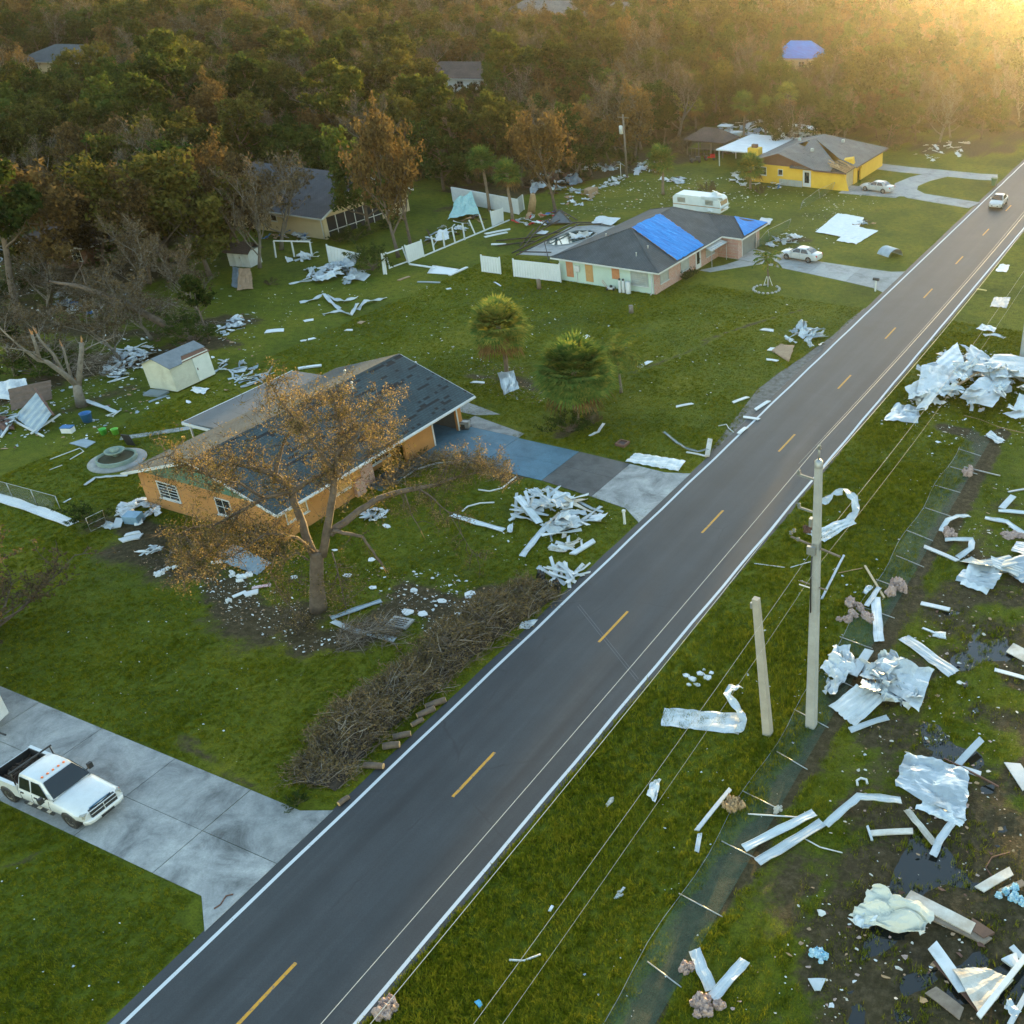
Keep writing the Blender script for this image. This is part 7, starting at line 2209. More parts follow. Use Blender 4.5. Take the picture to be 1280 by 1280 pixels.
# white curb arcs of the round bed by the blue drive
for (pix, lab) in (([(505, 598), (520, 588), (545, 580), (575, 577)], 'white kerb arc along the bed beside the walk'), ([(598, 613), (612, 615), (628, 611), (645, 597)], 'white kerb arc closing the round bed by the drive'), ([(578, 640), (585, 634), (600, 630), (618, 629)], 'thin pale hose curving over the lawn beside the white heap')):
    m_ = MB(); q = [P(*x) for x in pix]; c = q[0]
    m_.tube([x - c + Vector((0, 0, 0.06)) for x in q], 0.055, 6); o = m_.build('kerb', WTRIM); o.location = c; tag(o, lab, 'kerb' if 'kerb' in lab else 'hose')
# ------------------------------------------------------------------ pool and its fallen screen cage
pd = MB(); dp = gp((646, 318), (679, 303), (712, 284), (762, 280), (790, 290), (720, 322)); pd.prism(dp, -0.02, 0.03)
struct(pd.build('pool_deck', CONCL))
kid = gp((681, 306), (684, 301), (697, 297), (708, 292), (720, 288.5), (738, 288.5), (746, 292), (740, 297), (726, 302), (712, 306), (695, 308))
pw = MB(); pw.prism(kid, -0.02, 0.05)
mw2 = mk('pool_water', (0.012, 0.045, 0.05), (0.02, 0.06, 0.06), 0.6, 0.06)
struct(pw.build('pool_water', mw2))
m_ = MB(); kc = [Vector((x, y, 0.07)) for x, y in kid]; m_.tube(kc + [kc[0]], 0.09, 6, cap=False); o = struct(m_.build('pool_coping', CONCL))
DBR = mk('bronze_frame', (0.035, 0.026, 0.022), (0.02, 0.016, 0.014), 3, 0.5)
cg = thing('pool_cage', 'collapsed dark bronze pool screen cage lying around the pool', 'pool cage', P(690, 305))
b0 = P(690, 305)
R = random.Random(12)
for (p, q, z0, z1) in (((640, 318), (716, 284), .15, .5), ((646, 322), (725, 284), .3, .4), ((652, 305), (700, 292), .6, .2), ((620, 302), (672, 298), .1, .2), ((622, 308), (668, 304), .1, .25), ((700, 272), (716, 281), 1.0, .2), ((700, 272), (684, 282), 1.0, .1), ((702, 272), (722, 278), .9, .3), ((684, 282), (720, 282), .3, .3), ((716, 281), (758, 280), .3, .2), ((720, 284), (756, 282), .35, .25), ((650, 320), (690, 322), .5, .6), ((682, 316), (686, 326), 1.2, .1), ((672, 290), (688, 282), .4, .9), ((664, 296), (700, 280), .2, .5), ((650, 310), (668, 292), .2, .6), ((655, 312), (676, 290), .3, .7)):
    a, c = P(*p) - b0 + Vector((0, 0, z0)), P(*q) - b0 + Vector((0, 0, z1))
    MB().beam(a, c, 0.09, 0.12).build('frame_bar', DBR, cg)
m_ = MB(); m_.add([P(700, 272) - b0 + Vector((0, 0, .95)), P(684, 282) - b0 + Vector((0, 0, .15)), P(714, 281) - b0 + Vector((0, 0, .2))], [(0, 1, 2)]); m_.build('torn_screen', mk('torn_screen', (0.10, 0.12, 0.13), (0.06, 0.07, 0.08), 3, 0.7), cg)
# ------------------------------------------------------------------ timber hut, boat
t = thing('timber_hut', 'open timber hut with brown hipped roof beside the wrecked boat', 'hut', (-50.2, 149.5, 0))
m_ = MB(); e = 3.6; ze = 2.3; r1, r2 = (-1.2, 0, 3.9), (1.2, 0, 3.9)
for q in ([(-e, -2.8, ze), (e, -2.8, ze), r2, r1], [(e, -2.8, ze), (e, 2.8, ze), r2], [(e, 2.8, ze), (-e, 2.8, ze), r1, r2], [(-e, 2.8, ze), (-e, -2.8, ze), r1]):
    slab3(m_, q, 0.12)
m_.build('roof', SH_BR, t)
for x in (-3.1, -1.05, 1.05, 3.1):
    for y in (-2.4, 2.4):
        MB().box((x - 0.08, y - 0.08, 0), (x + 0.08, y + 0.08, 2.25)).build('post', PWOOD, t)
m_ = MB(); m_.box((-3.1, 2.3, 0), (3.1, 2.38, 2.2)); m_.build('back_wall', mk('grey_boards', (0.22, 0.22, 0.21), (0.16, 0.16, 0.15), 2, 0.9), t)
for k in range(9):
    MB().box((-3.1 + k * 0.69, -2.42, 0.05), (-3.04 + k * 0.69, -2.36, 1.0)).build('baluster', PWOOD, t)
MB().box((-3.1, -2.45, 1.0), (3.1, -2.33, 1.08)).build('rail', PWOOD, t)
bt = thing('motor_boat', 'white motor boat with canopy stranded behind the timber hut', 'boat', P(908, 176) + Vector((0, 0, 0)), 0.1)
m_ = MB()
bs = lambda x, w, zb, zt: (x, [(0, zb), (w * 0.7, zb + 0.15), (w, zt - 0.1), (w, zt), (w - 0.08, zt), (w * 0.6, zt - 0.25), (0, zt - 0.25)])
loft(m_, [bs(-3.1, 1.1, .55, 1.35), bs(-1, 1.2, .5, 1.4), bs(1.2, 1.1, .55, 1.5), bs(2.5, .6, .8, 1.65), bs(3.2, .14, 1.3, 1.75)])
m_.build('hull', WPAINT, bt, fix=True)
MB().box((-1.2, -1.0, 2.35), (1.0, 1.0, 2.45)).build('canopy', WTRIM, bt)
for sx in (-1.0, 0.8):
    for sy in (-0.9, 0.9):
        MB().tube([(sx, sy, 1.3), (sx, sy, 2.36)], 0.03, 5).build('canopy_post', STEEL, bt)
MB().box((-0.2, -0.5, 1.2), (0.5, 0.5, 1.85)).build('console', WPAINT, bt)
m_ = MB(); m_.box((-3.5, -0.25, 0.6), (-3.1, 0.25, 1.7)); m_.build('outboard', BLKPL, bt)
for sx in (-1.8, 1.0):
    MB().box((sx - 0.15, -1.0, 0), (sx + 0.15, 1.0, 0.56)).build('cradle', PWOOD, bt)
# riding mowers by the hut
for (u, v, cx_, lab) in ((886, 200, REDL, 'red riding mower parked before the timber hut'), (868, 203, BLKPL, 'dark riding mower next to the red one by the hut')):
    t = thing('riding_mower', lab, 'lawn mower', P(u, v), 0.6)
    m_ = MB(); m_.box((0.2, -0.3, 0.35), (0.95, 0.3, 0.85)); m_.build('hood', cx_, t)
    m_ = MB(); m_.box((-0.7, -0.35, 0.35), (0.2, 0.35, 0.5)); m_.build('deck', cx_, t)
    m_ = MB(); m_.box((-0.6, -0.25, 0.5), (-0.15, 0.25, 0.65)); m_.box((-0.7, -0.25, 0.6), (-0.58, 0.25, 1.05)); m_.build('seat', BLKPL, t)
    m_ = MB(); m_.tube([(0.25, 0, 0.8), (0.05, 0, 1.05)], 0.03, 5); m_.lathe([(0.17, 0), (0.2, 0.02), (0.17, 0.04)], 10, (0.05, 0, 1.05)); m_.build('steering_wheel', BLKPL, t)
    for sx, r in ((-0.45, 0.27), (0.75, 0.2)):
        for s in (-1, 1):
            m_ = MB(); m_.lathe([(0.001, s * 0.5), (r, s * 0.5), (r, s * 0.33)], 12, (sx, 0, r), 0, 'y'); m_.build('wheel', RUBBER, t)
# white playhouse in the trees, grey slab clearings
t = thing('playhouse', 'small white playhouse with brown roof under the bare tree', 'playhouse', P(308, 330), 0.2)
m_ = MB(); m_.box((-1.3, -1, 0), (1.3, 1, 1.7)); m_.build('wall', WTRIM, t)
m_ = MB(); slab3(m_, [(-1.6, -1.3, 1.6), (1.6, -1.3, 1.6), (1.6, 0, 2.5), (-1.6, 0, 2.5)], .08); slab3(m_, [(-1.6, 1.3, 1.6), (1.6, 1.3, 1.6), (1.6, 0, 2.504), (-1.6, 0, 2.504)], .08); m_.build('roof', SH_BR, t)
door(t, 'y-', -1.0, -0.4, 0.3, 1.4, glass=False)
m_ = MB(); m_.prism(gp((0, 310), (30, 300), (36, 310), (0, 328)), -0.05, 0.03); struct(m_.build('concrete_slab', CONC))
m_ = MB(); m_.prism(gp((60, 290), (72, 289), (76, 304), (66, 306)), -0.05, 0.03); struct(m_.build('concrete_slab', CONC))
# ------------------------------------------------------------------ wreckage
ALU = mk('white_aluminium', (0.50, 0.54, 0.56), (0.40, 0.45, 0.47), 1.6, 0.45, 0.15, dirt=(0.27, 0.27, 0.25), rndv=0.12)
FOIL = mk('bare_aluminium', (0.44, 0.48, 0.50), (0.32, 0.37, 0.40), 1.2, 0.36, 0.5, dirt=(0.26, 0.23, 0.19))
GREYM = mk('grey_metal', (0.27, 0.33, 0.37), (0.20, 0.25, 0.28), 1.6, 0.45, 0.4, dirt=(0.16, 0.17, 0.17), rndv=0.15)
FOAM = mk('white_foam', (0.60, 0.62, 0.63), (0.50, 0.53, 0.54), 2.5, 0.8, rndv=0.1)
DIRTW = mk('muddy_white', (0.58, 0.57, 0.52), (0.36, 0.32, 0.26), 1.3, 0.7, dirt=(0.22, 0.15, 0.09))
INSUL = mk('pink_insulation', (0.42, 0.31, 0.27), (0.24, 0.175, 0.15), 5, 0.95, bmp=0.9, bscale=16)
TAN = mk('tan_board', (0.34, 0.23, 0.14), (0.25, 0.165, 0.10), 2, 0.85)
BLKB = mk('black_bag', (0.012, 0.012, 0.013), (0.02, 0.02, 0.021), 4, 0.35, bmp=0.6, bscale=5)
BLUEP = mk('blue_plastic', (0.03, 0.14, 0.34), (0.02, 0.10, 0.26), 2, 0.5)
TEAL = mk('teal_tarp', (0.34, 0.55, 0.52), (0.26, 0.45, 0.43), 1.5, 0.5)
CRD = mk('cardboard', (0.34, 0.22, 0.13), (0.26, 0.17, 0.10), 2, 0.9)
RUSTM = mk('rust_metal', (0.13, 0.06, 0.04), (0.08, 0.04, 0.03), 2, 0.8)
def sheet_mb(c4, nu, nv, amp, rib, seed, th=0.012, fold=0.0):
    A, B, C_, D = [Vector(p) for p in c4]
    mb = MB()
    R = random.Random(seed)
    top = []
    for i in range(nu + 1):
        for j in range(nv + 1):
            u, v = i / nu, j / nv
            p = A.lerp(B, u).lerp(D.lerp(C_, u), v)
            h = amp * (abs(mnoise.noise(Vector((u * 2.3 + seed, v * 2.3, seed * 0.7)))) * 1.3 + 0.5 * abs(mnoise.noise(Vector((u * 6 + seed, v * 6, seed)))))
            h += fold * math.sin(u * math.pi * 1.0 + seed) * math.sin(v * 2.2 + seed) ** 2
            if rib:
                h += 0.035 * (1 if (int(v * rib * 2) % 2) else 0)
            s = amp * 0.45
            p = p + Vector((mnoise.noise(Vector((u * 3, v * 3, seed + 5))) * s, mnoise.noise(Vector((u * 3, v * 3, seed + 9))) * s, h))
            if i in (0, nu) or j in (0, nv):
                p += Vector((R.uniform(-1, 1), R.uniform(-1, 1), 0)) * min(0.05, 0.02 + amp * 0.15)
            p.z = max(p.z, 0.02)
            top.append(p)
    n = len(top)
    idx = lambda i, j: i * (nv + 1) + j
    fs = [(idx(i, j), idx(i + 1, j), idx(i + 1, j + 1), idx(i, j + 1)) for i in range(nu) for j in range(nv)]
    bot = [p - Vector((0, 0, th)) for p in top]
    fb = [tuple(n + k for k in reversed(f)) for f in fs]
    edge = [idx(i, 0) for i in range(nu)] + [idx(nu, j) for j in range(nv)] + [idx(i, nv) for i in range(nu, 0, -1)] + [idx(0, j) for j in range(nv, 0, -1)]
    fe = [(edge[k], n + edge[k], n + edge[(k + 1) % len(edge)], edge[(k + 1) % len(edge)]) for k in range(len(edge))]
    mb.add(top + bot, fs + fb + fe, 0, not rib and amp < 0.12)
    return mb
SEED = [100]
def sheet(label, pix, z=0.03, amp=0.12, rib=0, mat=None, name='metal_sheet', cat='metal sheet', nu=10, nv=10, fold=0.0):
    SEED[0] += 1
    zs = z if hasattr(z, '__len__') else [z] * 4
    c4 = [P(u, v) + Vector((0, 0, zz_)) for (u, v), zz_ in zip(pix, zs)]
    if rib:
        nv = rib * 4
    o = sheet_mb(c4, nu, nv, amp, rib, SEED[0], fold=fold).build(name, mat or ALU)
    recentre(o); o.location.z = max(o.location.z, 0.005)
    return tag(o, label, cat)
def strip_mb(pts, w, flange=0.06, seed=0, twist=0.0):
    mb = MB()
    pts = [Vector(p) for p in pts]
    rings = []
    for i, p in enumerate(pts):
        d = (pts[min(i + 1, len(pts) - 1)] - pts[max(i - 1, 0)]).normalized()
        s = Vector((0, 0, 1)).cross(d)
        s = s.normalized() if s.length > 1e-4 else Vector((1, 0, 0))
        up = d.cross(s).normalized()
        a = twist * math.sin(i * 1.7 + seed)
        s, up = s * math.cos(a) + up * math.sin(a), up * math.cos(a) - s * math.sin(a)
        t = 0.012
        prof = [(-w / 2, flange), (-w / 2, 0), (-w * 0.12, 0.0), (-w * 0.1, flange * 0.3), (w * 0.1, flange * 0.3), (w * 0.12, 0), (w / 2, 0), (w / 2, flange), (w / 2 - t, flange), (w / 2 - t, t), (w * 0.13, t), (w * 0.1, flange * 0.3 + t), (-w * 0.1, flange * 0.3 + t), (-w * 0.13, t), (-w / 2 + t, t), (-w / 2 + t, flange)]
        rings.append([p + s * x + up * y for x, y in prof])
    n = len(rings[0])
    vs = [q for r in rings for q in r]
    fs = [(i * n + k, i * n + (k + 1) % n, (i + 1) * n + (k + 1) % n, (i + 1) * n + k) for i in range(len(rings) - 1) for k in range(n)]
    fs += [tuple(reversed(range(n))), tuple((len(rings) - 1) * n + k for k in range(n))]
    mb.add(vs, fs)
    return mb
def strip(label, pix, w=0.35, z=0.03, mat=None, name='metal_strip', cat='metal strip', twist=0.15, flange=0.05):
    SEED[0] += 1
    R = random.Random(SEED[0])
    zs = z if hasattr(z, '__len__') else [z] * len(pix)
    q = [P(u, v) + Vector((0, 0, a)) for (u, v), a in zip(pix, zs)]
    fine = []
    for i in range(len(q) - 1):
        for k in range(3):
            fine.append(q[i].lerp(q[i + 1], k / 3) + Vector((R.uniform(-.02, .02), R.uniform(-.02, .02), R.uniform(0, .04))))
    fine.append(q[-1])
    mb = strip_mb(fine, w, flange, SEED[0], twist)
    mb.v = [(x, y, max(zv, 0.012)) for x, y, zv in mb.v]
    o = mb.build(name, mat or ALU)
    recentre(o)
    return tag(o, label, cat)
def plank(label, a, b2, w=0.2, th=0.05, z=0.03, mat=None, name='plank', cat='plank'):
    SEED[0] += 1
    R = random.Random(SEED[0])
    za, zb = z if hasattr(z, '__len__') else (z, z)
    A, B = P(*a) + Vector((0, 0, za + th / 2)), P(*b2) + Vector((0, 0, zb + th / 2))
    m_ = MB()
    M = A.lerp(B, 0.5)
    d = (B - A)
    sd = Vector((-d.y, d.x, 0)).normalized() * w / 2
    cut = R.uniform(-.25, .25) * w
    u_ = Vector((0, 0, th / 2))
    dn_ = d.normalized()
    bow = Vector((0, 0, R.uniform(0, 0.03)))
    secs = [(A + dn_ * 0, cut), (A.lerp(B, .35) + bow, 0), (A.lerp(B, .7) + bow, 0), (B, -cut)]
    vs = []
    for p, c in secs:
        vs += [p - sd - dn_ * c - u_, p + sd + dn_ * c - u_, p + sd + dn_ * c + u_, p - sd - dn_ * c + u_]
    fs = [(0, 1, 2, 3), (15, 14, 13, 12)] + [(i * 4 + k, (i + 1) * 4 + k, (i + 1) * 4 + (k + 1) % 4, i * 4 + (k + 1) % 4) for i in range(3) for k in range(4)]
    m_.add(vs, fs)
    o = m_.build(name, mat or ALU, fix=True)
    recentre(o)
    return tag(o, label, cat)
def rod(label, pix, r=0.025, z=0.04, mat=None, name='pipe', cat='pipe'):
    zs = z if hasattr(z, '__len__') else [z] * len(pix)
    q = [P(u, v) + Vector((0, 0, a)) for (u, v), a in zip(pix, zs)]
    m_ = MB(); m_.tube(q, r, 6); o = m_.build(name, mat or STEEL); recentre(o)
    return tag(o, label, cat)
def lump(label, u, v, rx, ry, h, mat=None, seed=None, name='insulation', cat='insulation', rough=0.55):
    SEED[0] += 1
    seed = seed or SEED[0]
    R = random.Random(seed)
    bm = bmesh.new()
    for q in range(13 if name != 'rubbish_bag' else 3):
        c = Vector((R.gauss(0, .42) * rx, R.gauss(0, .42) * ry, 0))
        s = R.uniform(0.16, 0.42)
        ge = bmesh.ops.create_icosphere(bm, subdivisions=3, radius=1)
        for vv_ in ge['verts']:
            n = vv_.co.copy()
            k = 1 + rough * (mnoise.noise(n * 1.4 + Vector((seed + q, 0, 0))) + 0.7 * mnoise.noise(n * 3.1 + Vector((0, seed + q, 0))) + 0.5 * mnoise.noise(n * 7 + Vector((0, seed, 3))))
            vv_.co = c + Vector((n.x * rx * k * s, n.y * ry * k * s, max(-0.01, (n.z + 0.3) * h * k * (0.35 + s))))
    me = bpy.data.meshes.new(name); bm.to_mesh(me); bm.free()
    me.materials.append(mat or INSUL)
    o = link(name, me); o.location = P(u, v) + Vector((0, 0, 0.01)); o.rotation_euler = (0, 0, seed)
    return tag(o, label, cat)
def pile(label, poly, n, size=(0.8, 2.0), hmax=1.0, mats=None, seed=1, ribs=0.3, strips=0.3, amp=0.18, name='wreckage_heap', cat='wreckage'):
    R = random.Random(seed)
    g = gp(*poly)
    xs = [p[0] for p in g]; ys = [p[1] for p in g]
    cx, cy = sum(xs) / len(xs), sum(ys) / len(ys)
    t = thing(name, label, cat, (cx, cy, 0))
    mats = mats or [ALU, ALU, FOAM, FOIL, GREYM]
    rmax = max(math.hypot(x - cx, y - cy) for x, y in g)
    k = 0; tries = 0
    while k < n and tries < n * 40:
        tries += 1
        x, y = R.uniform(min(xs), max(xs)), R.uniform(min(ys), max(ys))
        if not bool(inpoly(np.array([x]), np.array([y]), g)[0]):
            continue
        rr = math.hypot(x - cx, y - cy) / rmax
        z0 = hmax * max(0.0, 1 - rr) * R.uniform(0.2, 1.0)
        L = R.uniform(*size); W_ = L * R.uniform(0.35, 0.8)
        a = R.uniform(0, 6.28)
        tx, ty = R.gauss(0, 0.3), R.gauss(0, 0.3)
        if R.random() < strips:
            W_ = R.uniform(0.10, 0.3)
            pts = []
            for s in range(4):
                f = s / 3 - 0.5
                pts.append(Vector((x - cx + math.cos(a) * f * L * 1.4 + R.uniform(-.08, .08), y - cy + math.sin(a) * f * L * 1.4 + R.uniform(-.08, .08), max(0.03, z0 + f * tx * L + R.uniform(0, 0.1)))))
            mb = strip_mb(pts, W_, 0.04, R.random() * 9, 0.5)
            mb.v = [(q[0], q[1], max(q[2], 0.01)) for q in mb.v]
            mb.build('torn_strip', R.choice(mats), t)
        else:
            c4 = []
            for (sx, sy) in ((-1, -1), (1, -1), (1, 1), (-1, 1)):
                lx, ly = sx * L / 2 * R.uniform(0.7, 1.1), sy * W_ / 2 * R.uniform(0.7, 1.1)
                px_, py_ = lx * math.cos(a) - ly * math.sin(a), lx * math.sin(a) + ly * math.cos(a)
                c4.append((x - cx + px_, y - cy + py_, max(0.02, z0 + tx * lx + ty * ly)))
            rib = R.randint(3, 6) if R.random() < ribs else 0
            m_ = sheet_mb(c4, 6, rib * 4 if rib else 6, amp * R.uniform(0.5, 1.4) * min(L, 1.5), rib, R.random() * 90)
            m_.build('torn_sheet', R.choice(mats), t)
        k += 1
    return t
def litter(label, poly, n, size=(0.05, 0.2), mats=None, seed=1, name='scattered_litter'):
    rng_ = np.random.default_rng(seed)
    g = gp(*poly)
    xs = [p[0] for p in g]; ys = [p[1] for p in g]
    x = rng_.uniform(min(xs), max(xs), n * 6); y = rng_.uniform(min(ys), max(ys), n * 6)
    den = vnoise(x, y, 2.2, seed) * 0.6 + vnoise(x, y, 0.8, seed + 3) * 0.4
    ok = inpoly(x, y, g) & (den > rng_.uniform(0.2, 0.75, len(x)))
    x, y = x[ok][:n], y[ok][:n]
    mb = MB()
    for i in range(len(x)):
        s = size[0] + (size[1] - size[0]) * rng_.random() ** 2.5
        k = int(rng_.integers(4, 8)); a0 = rng_.random() * 6.28; el = rng_.uniform(0.4, 1.0)
        tl = rng_.normal(0, 0.2, 2)
        zc = 0.035 + 0.02 * rng_.random()
        top, bot = [], []
        for j in range(k):
            a = a0 + 6.28 * j / k + rng_.uniform(-.3, .3)
            r_ = s * 0.5 * rng_.uniform(0.45, 1.25)
            lx, ly = r_ * math.cos(a), r_ * math.sin(a) * el
            zz_ = zc + max(-0.02, tl[0] * lx + tl[1] * ly)
            top.append((x[i] + lx, y[i] + ly, zz_ + 0.012)); bot.append((x[i] + lx, y[i] + ly, zz_))
        mb.add(top + bot, [tuple(range(k))] + [(j, k + j, k + (j + 1) % k, (j + 1) % k) for j in range(k)], int(rng_.integers(0, len(mats or [1, 1, 1, 1]))))
    o = mb.build(name, mats or [FOAM, FOAM, ALU, DIRTW])
    return stuff(o, label, 'litter')
# ---- right-hand verge and field
pile('great tall heap of crumpled white sheet metal in the roadside field', [(1128, 518), (1148, 492), (1172, 462), (1192, 446), (1212, 440), (1245, 455), (1300, 465), (1330, 520), (1290, 530), (1240, 520), (1200, 515), (1160, 525)], 95, (1.0, 2.5), 2.1, [ALU, ALU, FOAM, FOIL, ALU], 11, 0.3, 0.12, 0.2)
sheet('big square white roof panel propped on the great metal heap', [(1168, 470), (1194, 452), (1208, 486), (1186, 492)], (1.3, 1.8, 1.3, 0.9), 0.1, 5)
sheet('rounded white panel bulging from the front of the great metal heap', [(1145, 505), (1150, 480), (1182, 480), (1186, 505)], (0.9, 1.5, 1.5, 0.8), 0.25)
sheet('long flat white panel stretching across the back of the great metal heap', [(1225, 480), (1240, 462), (1320, 468), (1320, 492)], (1.2, 1.4, 1.2, 0.9), 0.15, 0)
sheet('crumpled foil-like sheet at the roadside foot of the great metal heap', [(1104, 528), (1118, 508), (1150, 512), (1148, 530)], 0.05, 0.45, 0, FOIL)
sheet('white peaked panel behind the propped roof panel of the great metal heap', [(1205, 462), (1212, 448), (1246, 460), (1222, 470)], (1.0, 1.3, 0.4, 0.6), 0.2)
sheet('folded white roof sheet lying over the middle of the great metal heap', [(1198, 505), (1222, 488), (1262, 492), (1240, 518)], (0.5, 1.1, 1.0, 0.5), 0.2, 0)
plank('brown board jutting from the middle of the great metal heap', (1196, 494), (1232, 476), 0.25, 0.06, (0.9, 1.2), WOODR)
litter('white crumbs around the great metal heap', [(1095, 530), (1180, 430), (1270, 440), (1290, 560), (1180, 560)], 420, (0.06, 0.35), seed=2)
litter('specks of white litter over the roadside grass', [(700, 1270), (880, 900), (1030, 650), (1130, 530), (1200, 560), (1080, 800), (900, 1130), (800, 1290)], 170, (0.05, 0.2), seed=3)
litter('specks of pale litter over the trampled field', [(900, 1280), (1020, 980), (1130, 800), (1230, 600), (1300, 600), (1300, 1280)], 420, (0.05, 0.24), [FOAM, DIRTW, DIRTW, INSUL], seed=4)
sheet('white sheet fluttered onto grass between the road and the great heap', [(1220, 412), (1228, 406), (1246, 411), (1242, 417)], 0.04, 0.2)
strip('white strip tail beside the fluttered white sheet', [(1230, 420), (1243, 419), (1256, 423)], 0.5)
sheet('grey corrugated sheet on the verge far along the road', [(1237, 384), (1243, 372), (1263, 373), (1258, 386)], 0.05, 0.08, 4, GREYM)
sheet('small white bent sheet on the verge beside the far road line', [(1244, 340), (1250, 331), (1262, 332), (1258, 341)], 0.05, 0.15)
plank('yellow board on the verge near the corrugated sheet', (1221, 362), (1233, 364), 0.3, 0.05, 0.03, mk('yellow_board', (0.5, 0.42, 0.14), rough=0.8))
strip('curled white gutter looping in the grass behind the utility pole', [(1028, 632), (1040, 625), (1056, 624), (1067, 634), (1070, 646), (1060, 653)], 0.55, [0.1, 0.4, 0.7, 0.7, 0.4, 0.1], twist=0.6)
sheet('long white panel lying behind the utility pole foot', [(1008, 668), (1062, 648), (1070, 656), (1030, 679)], 0.05, 0.15, 3)
lump('small rusty tangle of wire at the panel behind the pole', 1008, 664, 0.35, 0.3, 0.3, RUSTM, name='wire_tangle', cat='wire')
plank('thin grey trim bar lying in grass beside the pole', (1055, 695), (1027, 750), 0.14, 0.06, 0.03, GREYM)
plank('pale wooden stick crossing the flattened fence', (1081, 709), (1105, 749), 0.13, 0.07, 0.08, mk('pale_wood', (0.46, 0.36, 0.22), rough=0.85))
rod('thin wooden lath near the pale stick', [(1048, 717), (1078, 711)], 0.03, 0.05, WOODR, 'lath', 'lath')
strip('white channel lying across the flattened fence', [(1094, 748), (1096, 775), (1099, 804)], 0.55, 0.12)
strip('short white channel leaning on the pink insulation', [(1099, 737), (1091, 748), (1083, 760)], 0.3, 0.14)
sheet('scrap of white sheet beside the short channel', [(1077, 742), (1084, 733), (1092, 735), (1083, 744)], 0.05, 0.12, nu=5, nv=5)
lump('pink insulation clump heaped on the flattened fence', 1120, 737, 0.95, 0.65, 0.45)
lump('long pink insulation smear below the white channel', 1072, 762, 1.15, 0.55, 0.3)
lump('pink insulation clump below the small metal scrap', 1058, 774, 0.5, 0.35, 0.22)
lump('pink insulation clump near the fallen fence top', 1210, 592, 0.7, 0.5, 0.35)
lump('brown pink insulation under the bent white strip', 1186, 668, 0.6, 0.5, 0.3)
lump('flat brown insulation patch near the field edge', 1266, 671, 0.8, 0.6, 0.2)
plank('white plank lying from the fence into the field', (1155, 684), (1197, 702), 0.32, 0.06)
strip('white strip bent upward out of pink insulation', [(1176, 666), (1184, 655), (1197, 649), (1212, 646)], 0.35, [0.1, 0.3, 0.2, 0.05])
strip('white gutter bent at right angle in the field', [(1181, 676), (1214, 678), (1214, 689), (1197, 698)], 0.4, [0.05, 0.2, 0.2, 0.05])
strip('long white gutter bent over at the field edge', [(1231, 649), (1258, 654), (1272, 664), (1290, 674)], 0.4, 0.08)
strip('white channel beside a grey scrap at the field edge', [(1248, 640), (1290, 643)], 0.35, 0.08)
plank('white panel offcut standing off the field channel', (1252, 637), (1266, 625), 0.45, 0.05, (0.08, 0.3))
plank('dark plank near the upper field edge', (1260, 616), (1290, 611), 0.18, 0.05, 0.04, GREYM)
pile('stack of corrugated grey sheets at the field edge', [(1206, 727), (1220, 708), (1250, 694), (1295, 686), (1300, 722), (1240, 728)], 9, (2.0, 3.6), 0.5, [GREYM, FOIL, ALU], 22, 1.0, 0.0, 0.06)
plank('short white board alone in the field', (1151, 755), (1187, 763), 0.32, 0.06)
sheet('small square white scrap with bent arm in the field', [(1165, 796), (1169, 790), (1182, 791), (1183, 800)], 0.03, 0.05, nu=4, nv=4)
plank('narrow white arm joined to the small square scrap', (1153, 786), (1170, 793), 0.14, 0.05)
sheet('long ribbed white sheet stretched across the field', [(1123, 800), (1136, 795), (1199, 840), (1185, 847)], 0.05, 0.06, 2)
pile('crumpled pile of white roofing beside the pole foot', [(1030, 835), (1060, 822), (1110, 830), (1165, 850), (1160, 892), (1120, 905), (1060, 905), (1040, 880)], 16, (1.2, 2.4), 0.8, [ALU, ALU, FOIL], 33, 0.35, 0.15, 0.28)
sheet('largest white rippled sheet on the crumpled pile beside the pole', [(1095, 860), (1105, 838), (1166, 850), (1148, 895)], (0.3, 0.7, 0.6, 0.2), 0.35)
sheet('fan of ribbed white sheet at the near side of the crumpled pile', [(1036, 885), (1070, 866), (1108, 880), (1068, 910)], (0.1, 0.5, 0.4, 0.05), 0.1, 5)
strip('white channel along the near edge of the crumpled pile', [(1062, 914), (1110, 898)], 0.35, 0.05)
sheet('torn white sheet folded up behind the crumpled pile', [(1025, 838), (1040, 824), (1070, 842), (1050, 862)], (0.1, 0.5, 0.4, 0.1), 0.35)
plank('white board poking out over the crumpled pile', (1066, 850), (1086, 822), 0.5, 0.05, (0.3, 0.5))
sheet('corrugated white sheet lying in the grass left of the concrete post', [(826, 908), (830, 886), (925, 893), (923, 919)], 0.04, 0.06, 4)
strip('curled white gutter end on the corrugated sheet by the concrete post', [(922, 918), (930, 905), (920, 892), (909, 882), (914, 872), (926, 866)], 0.4, [0.1, 0.2, 0.5, 0.7, 0.6, 0.4], twist=0.6)
for i, (u, v, s) in enumerate(((858, 845, .35), (866, 850, .45), (876, 843, .4), (884, 848, .5), (872, 857, .35), (889, 842, .25), (861, 857, .25), (880, 838, .2))):
    m_ = MB(); R = random.Random(i); m_.prism([(s * 0.6 * math.cos(a) * R.uniform(.7, 1.2), s * 0.45 * math.sin(a) * R.uniform(.7, 1.2)) for a in np.arange(0, 6.28, 1.05)], 0.02, 0.06 + 0.04 * R.random()); o = m_.build('foam_chunk', FOAM); o.location = P(u, v); tag(o, 'white broken foam chunk in the cluster on the verge grass', 'foam', 'foam chunks on the verge')
plank('thin white bar leaning across the fallen fence edge', (913, 988), (871, 1040), 0.2, 0.05, 0.07)
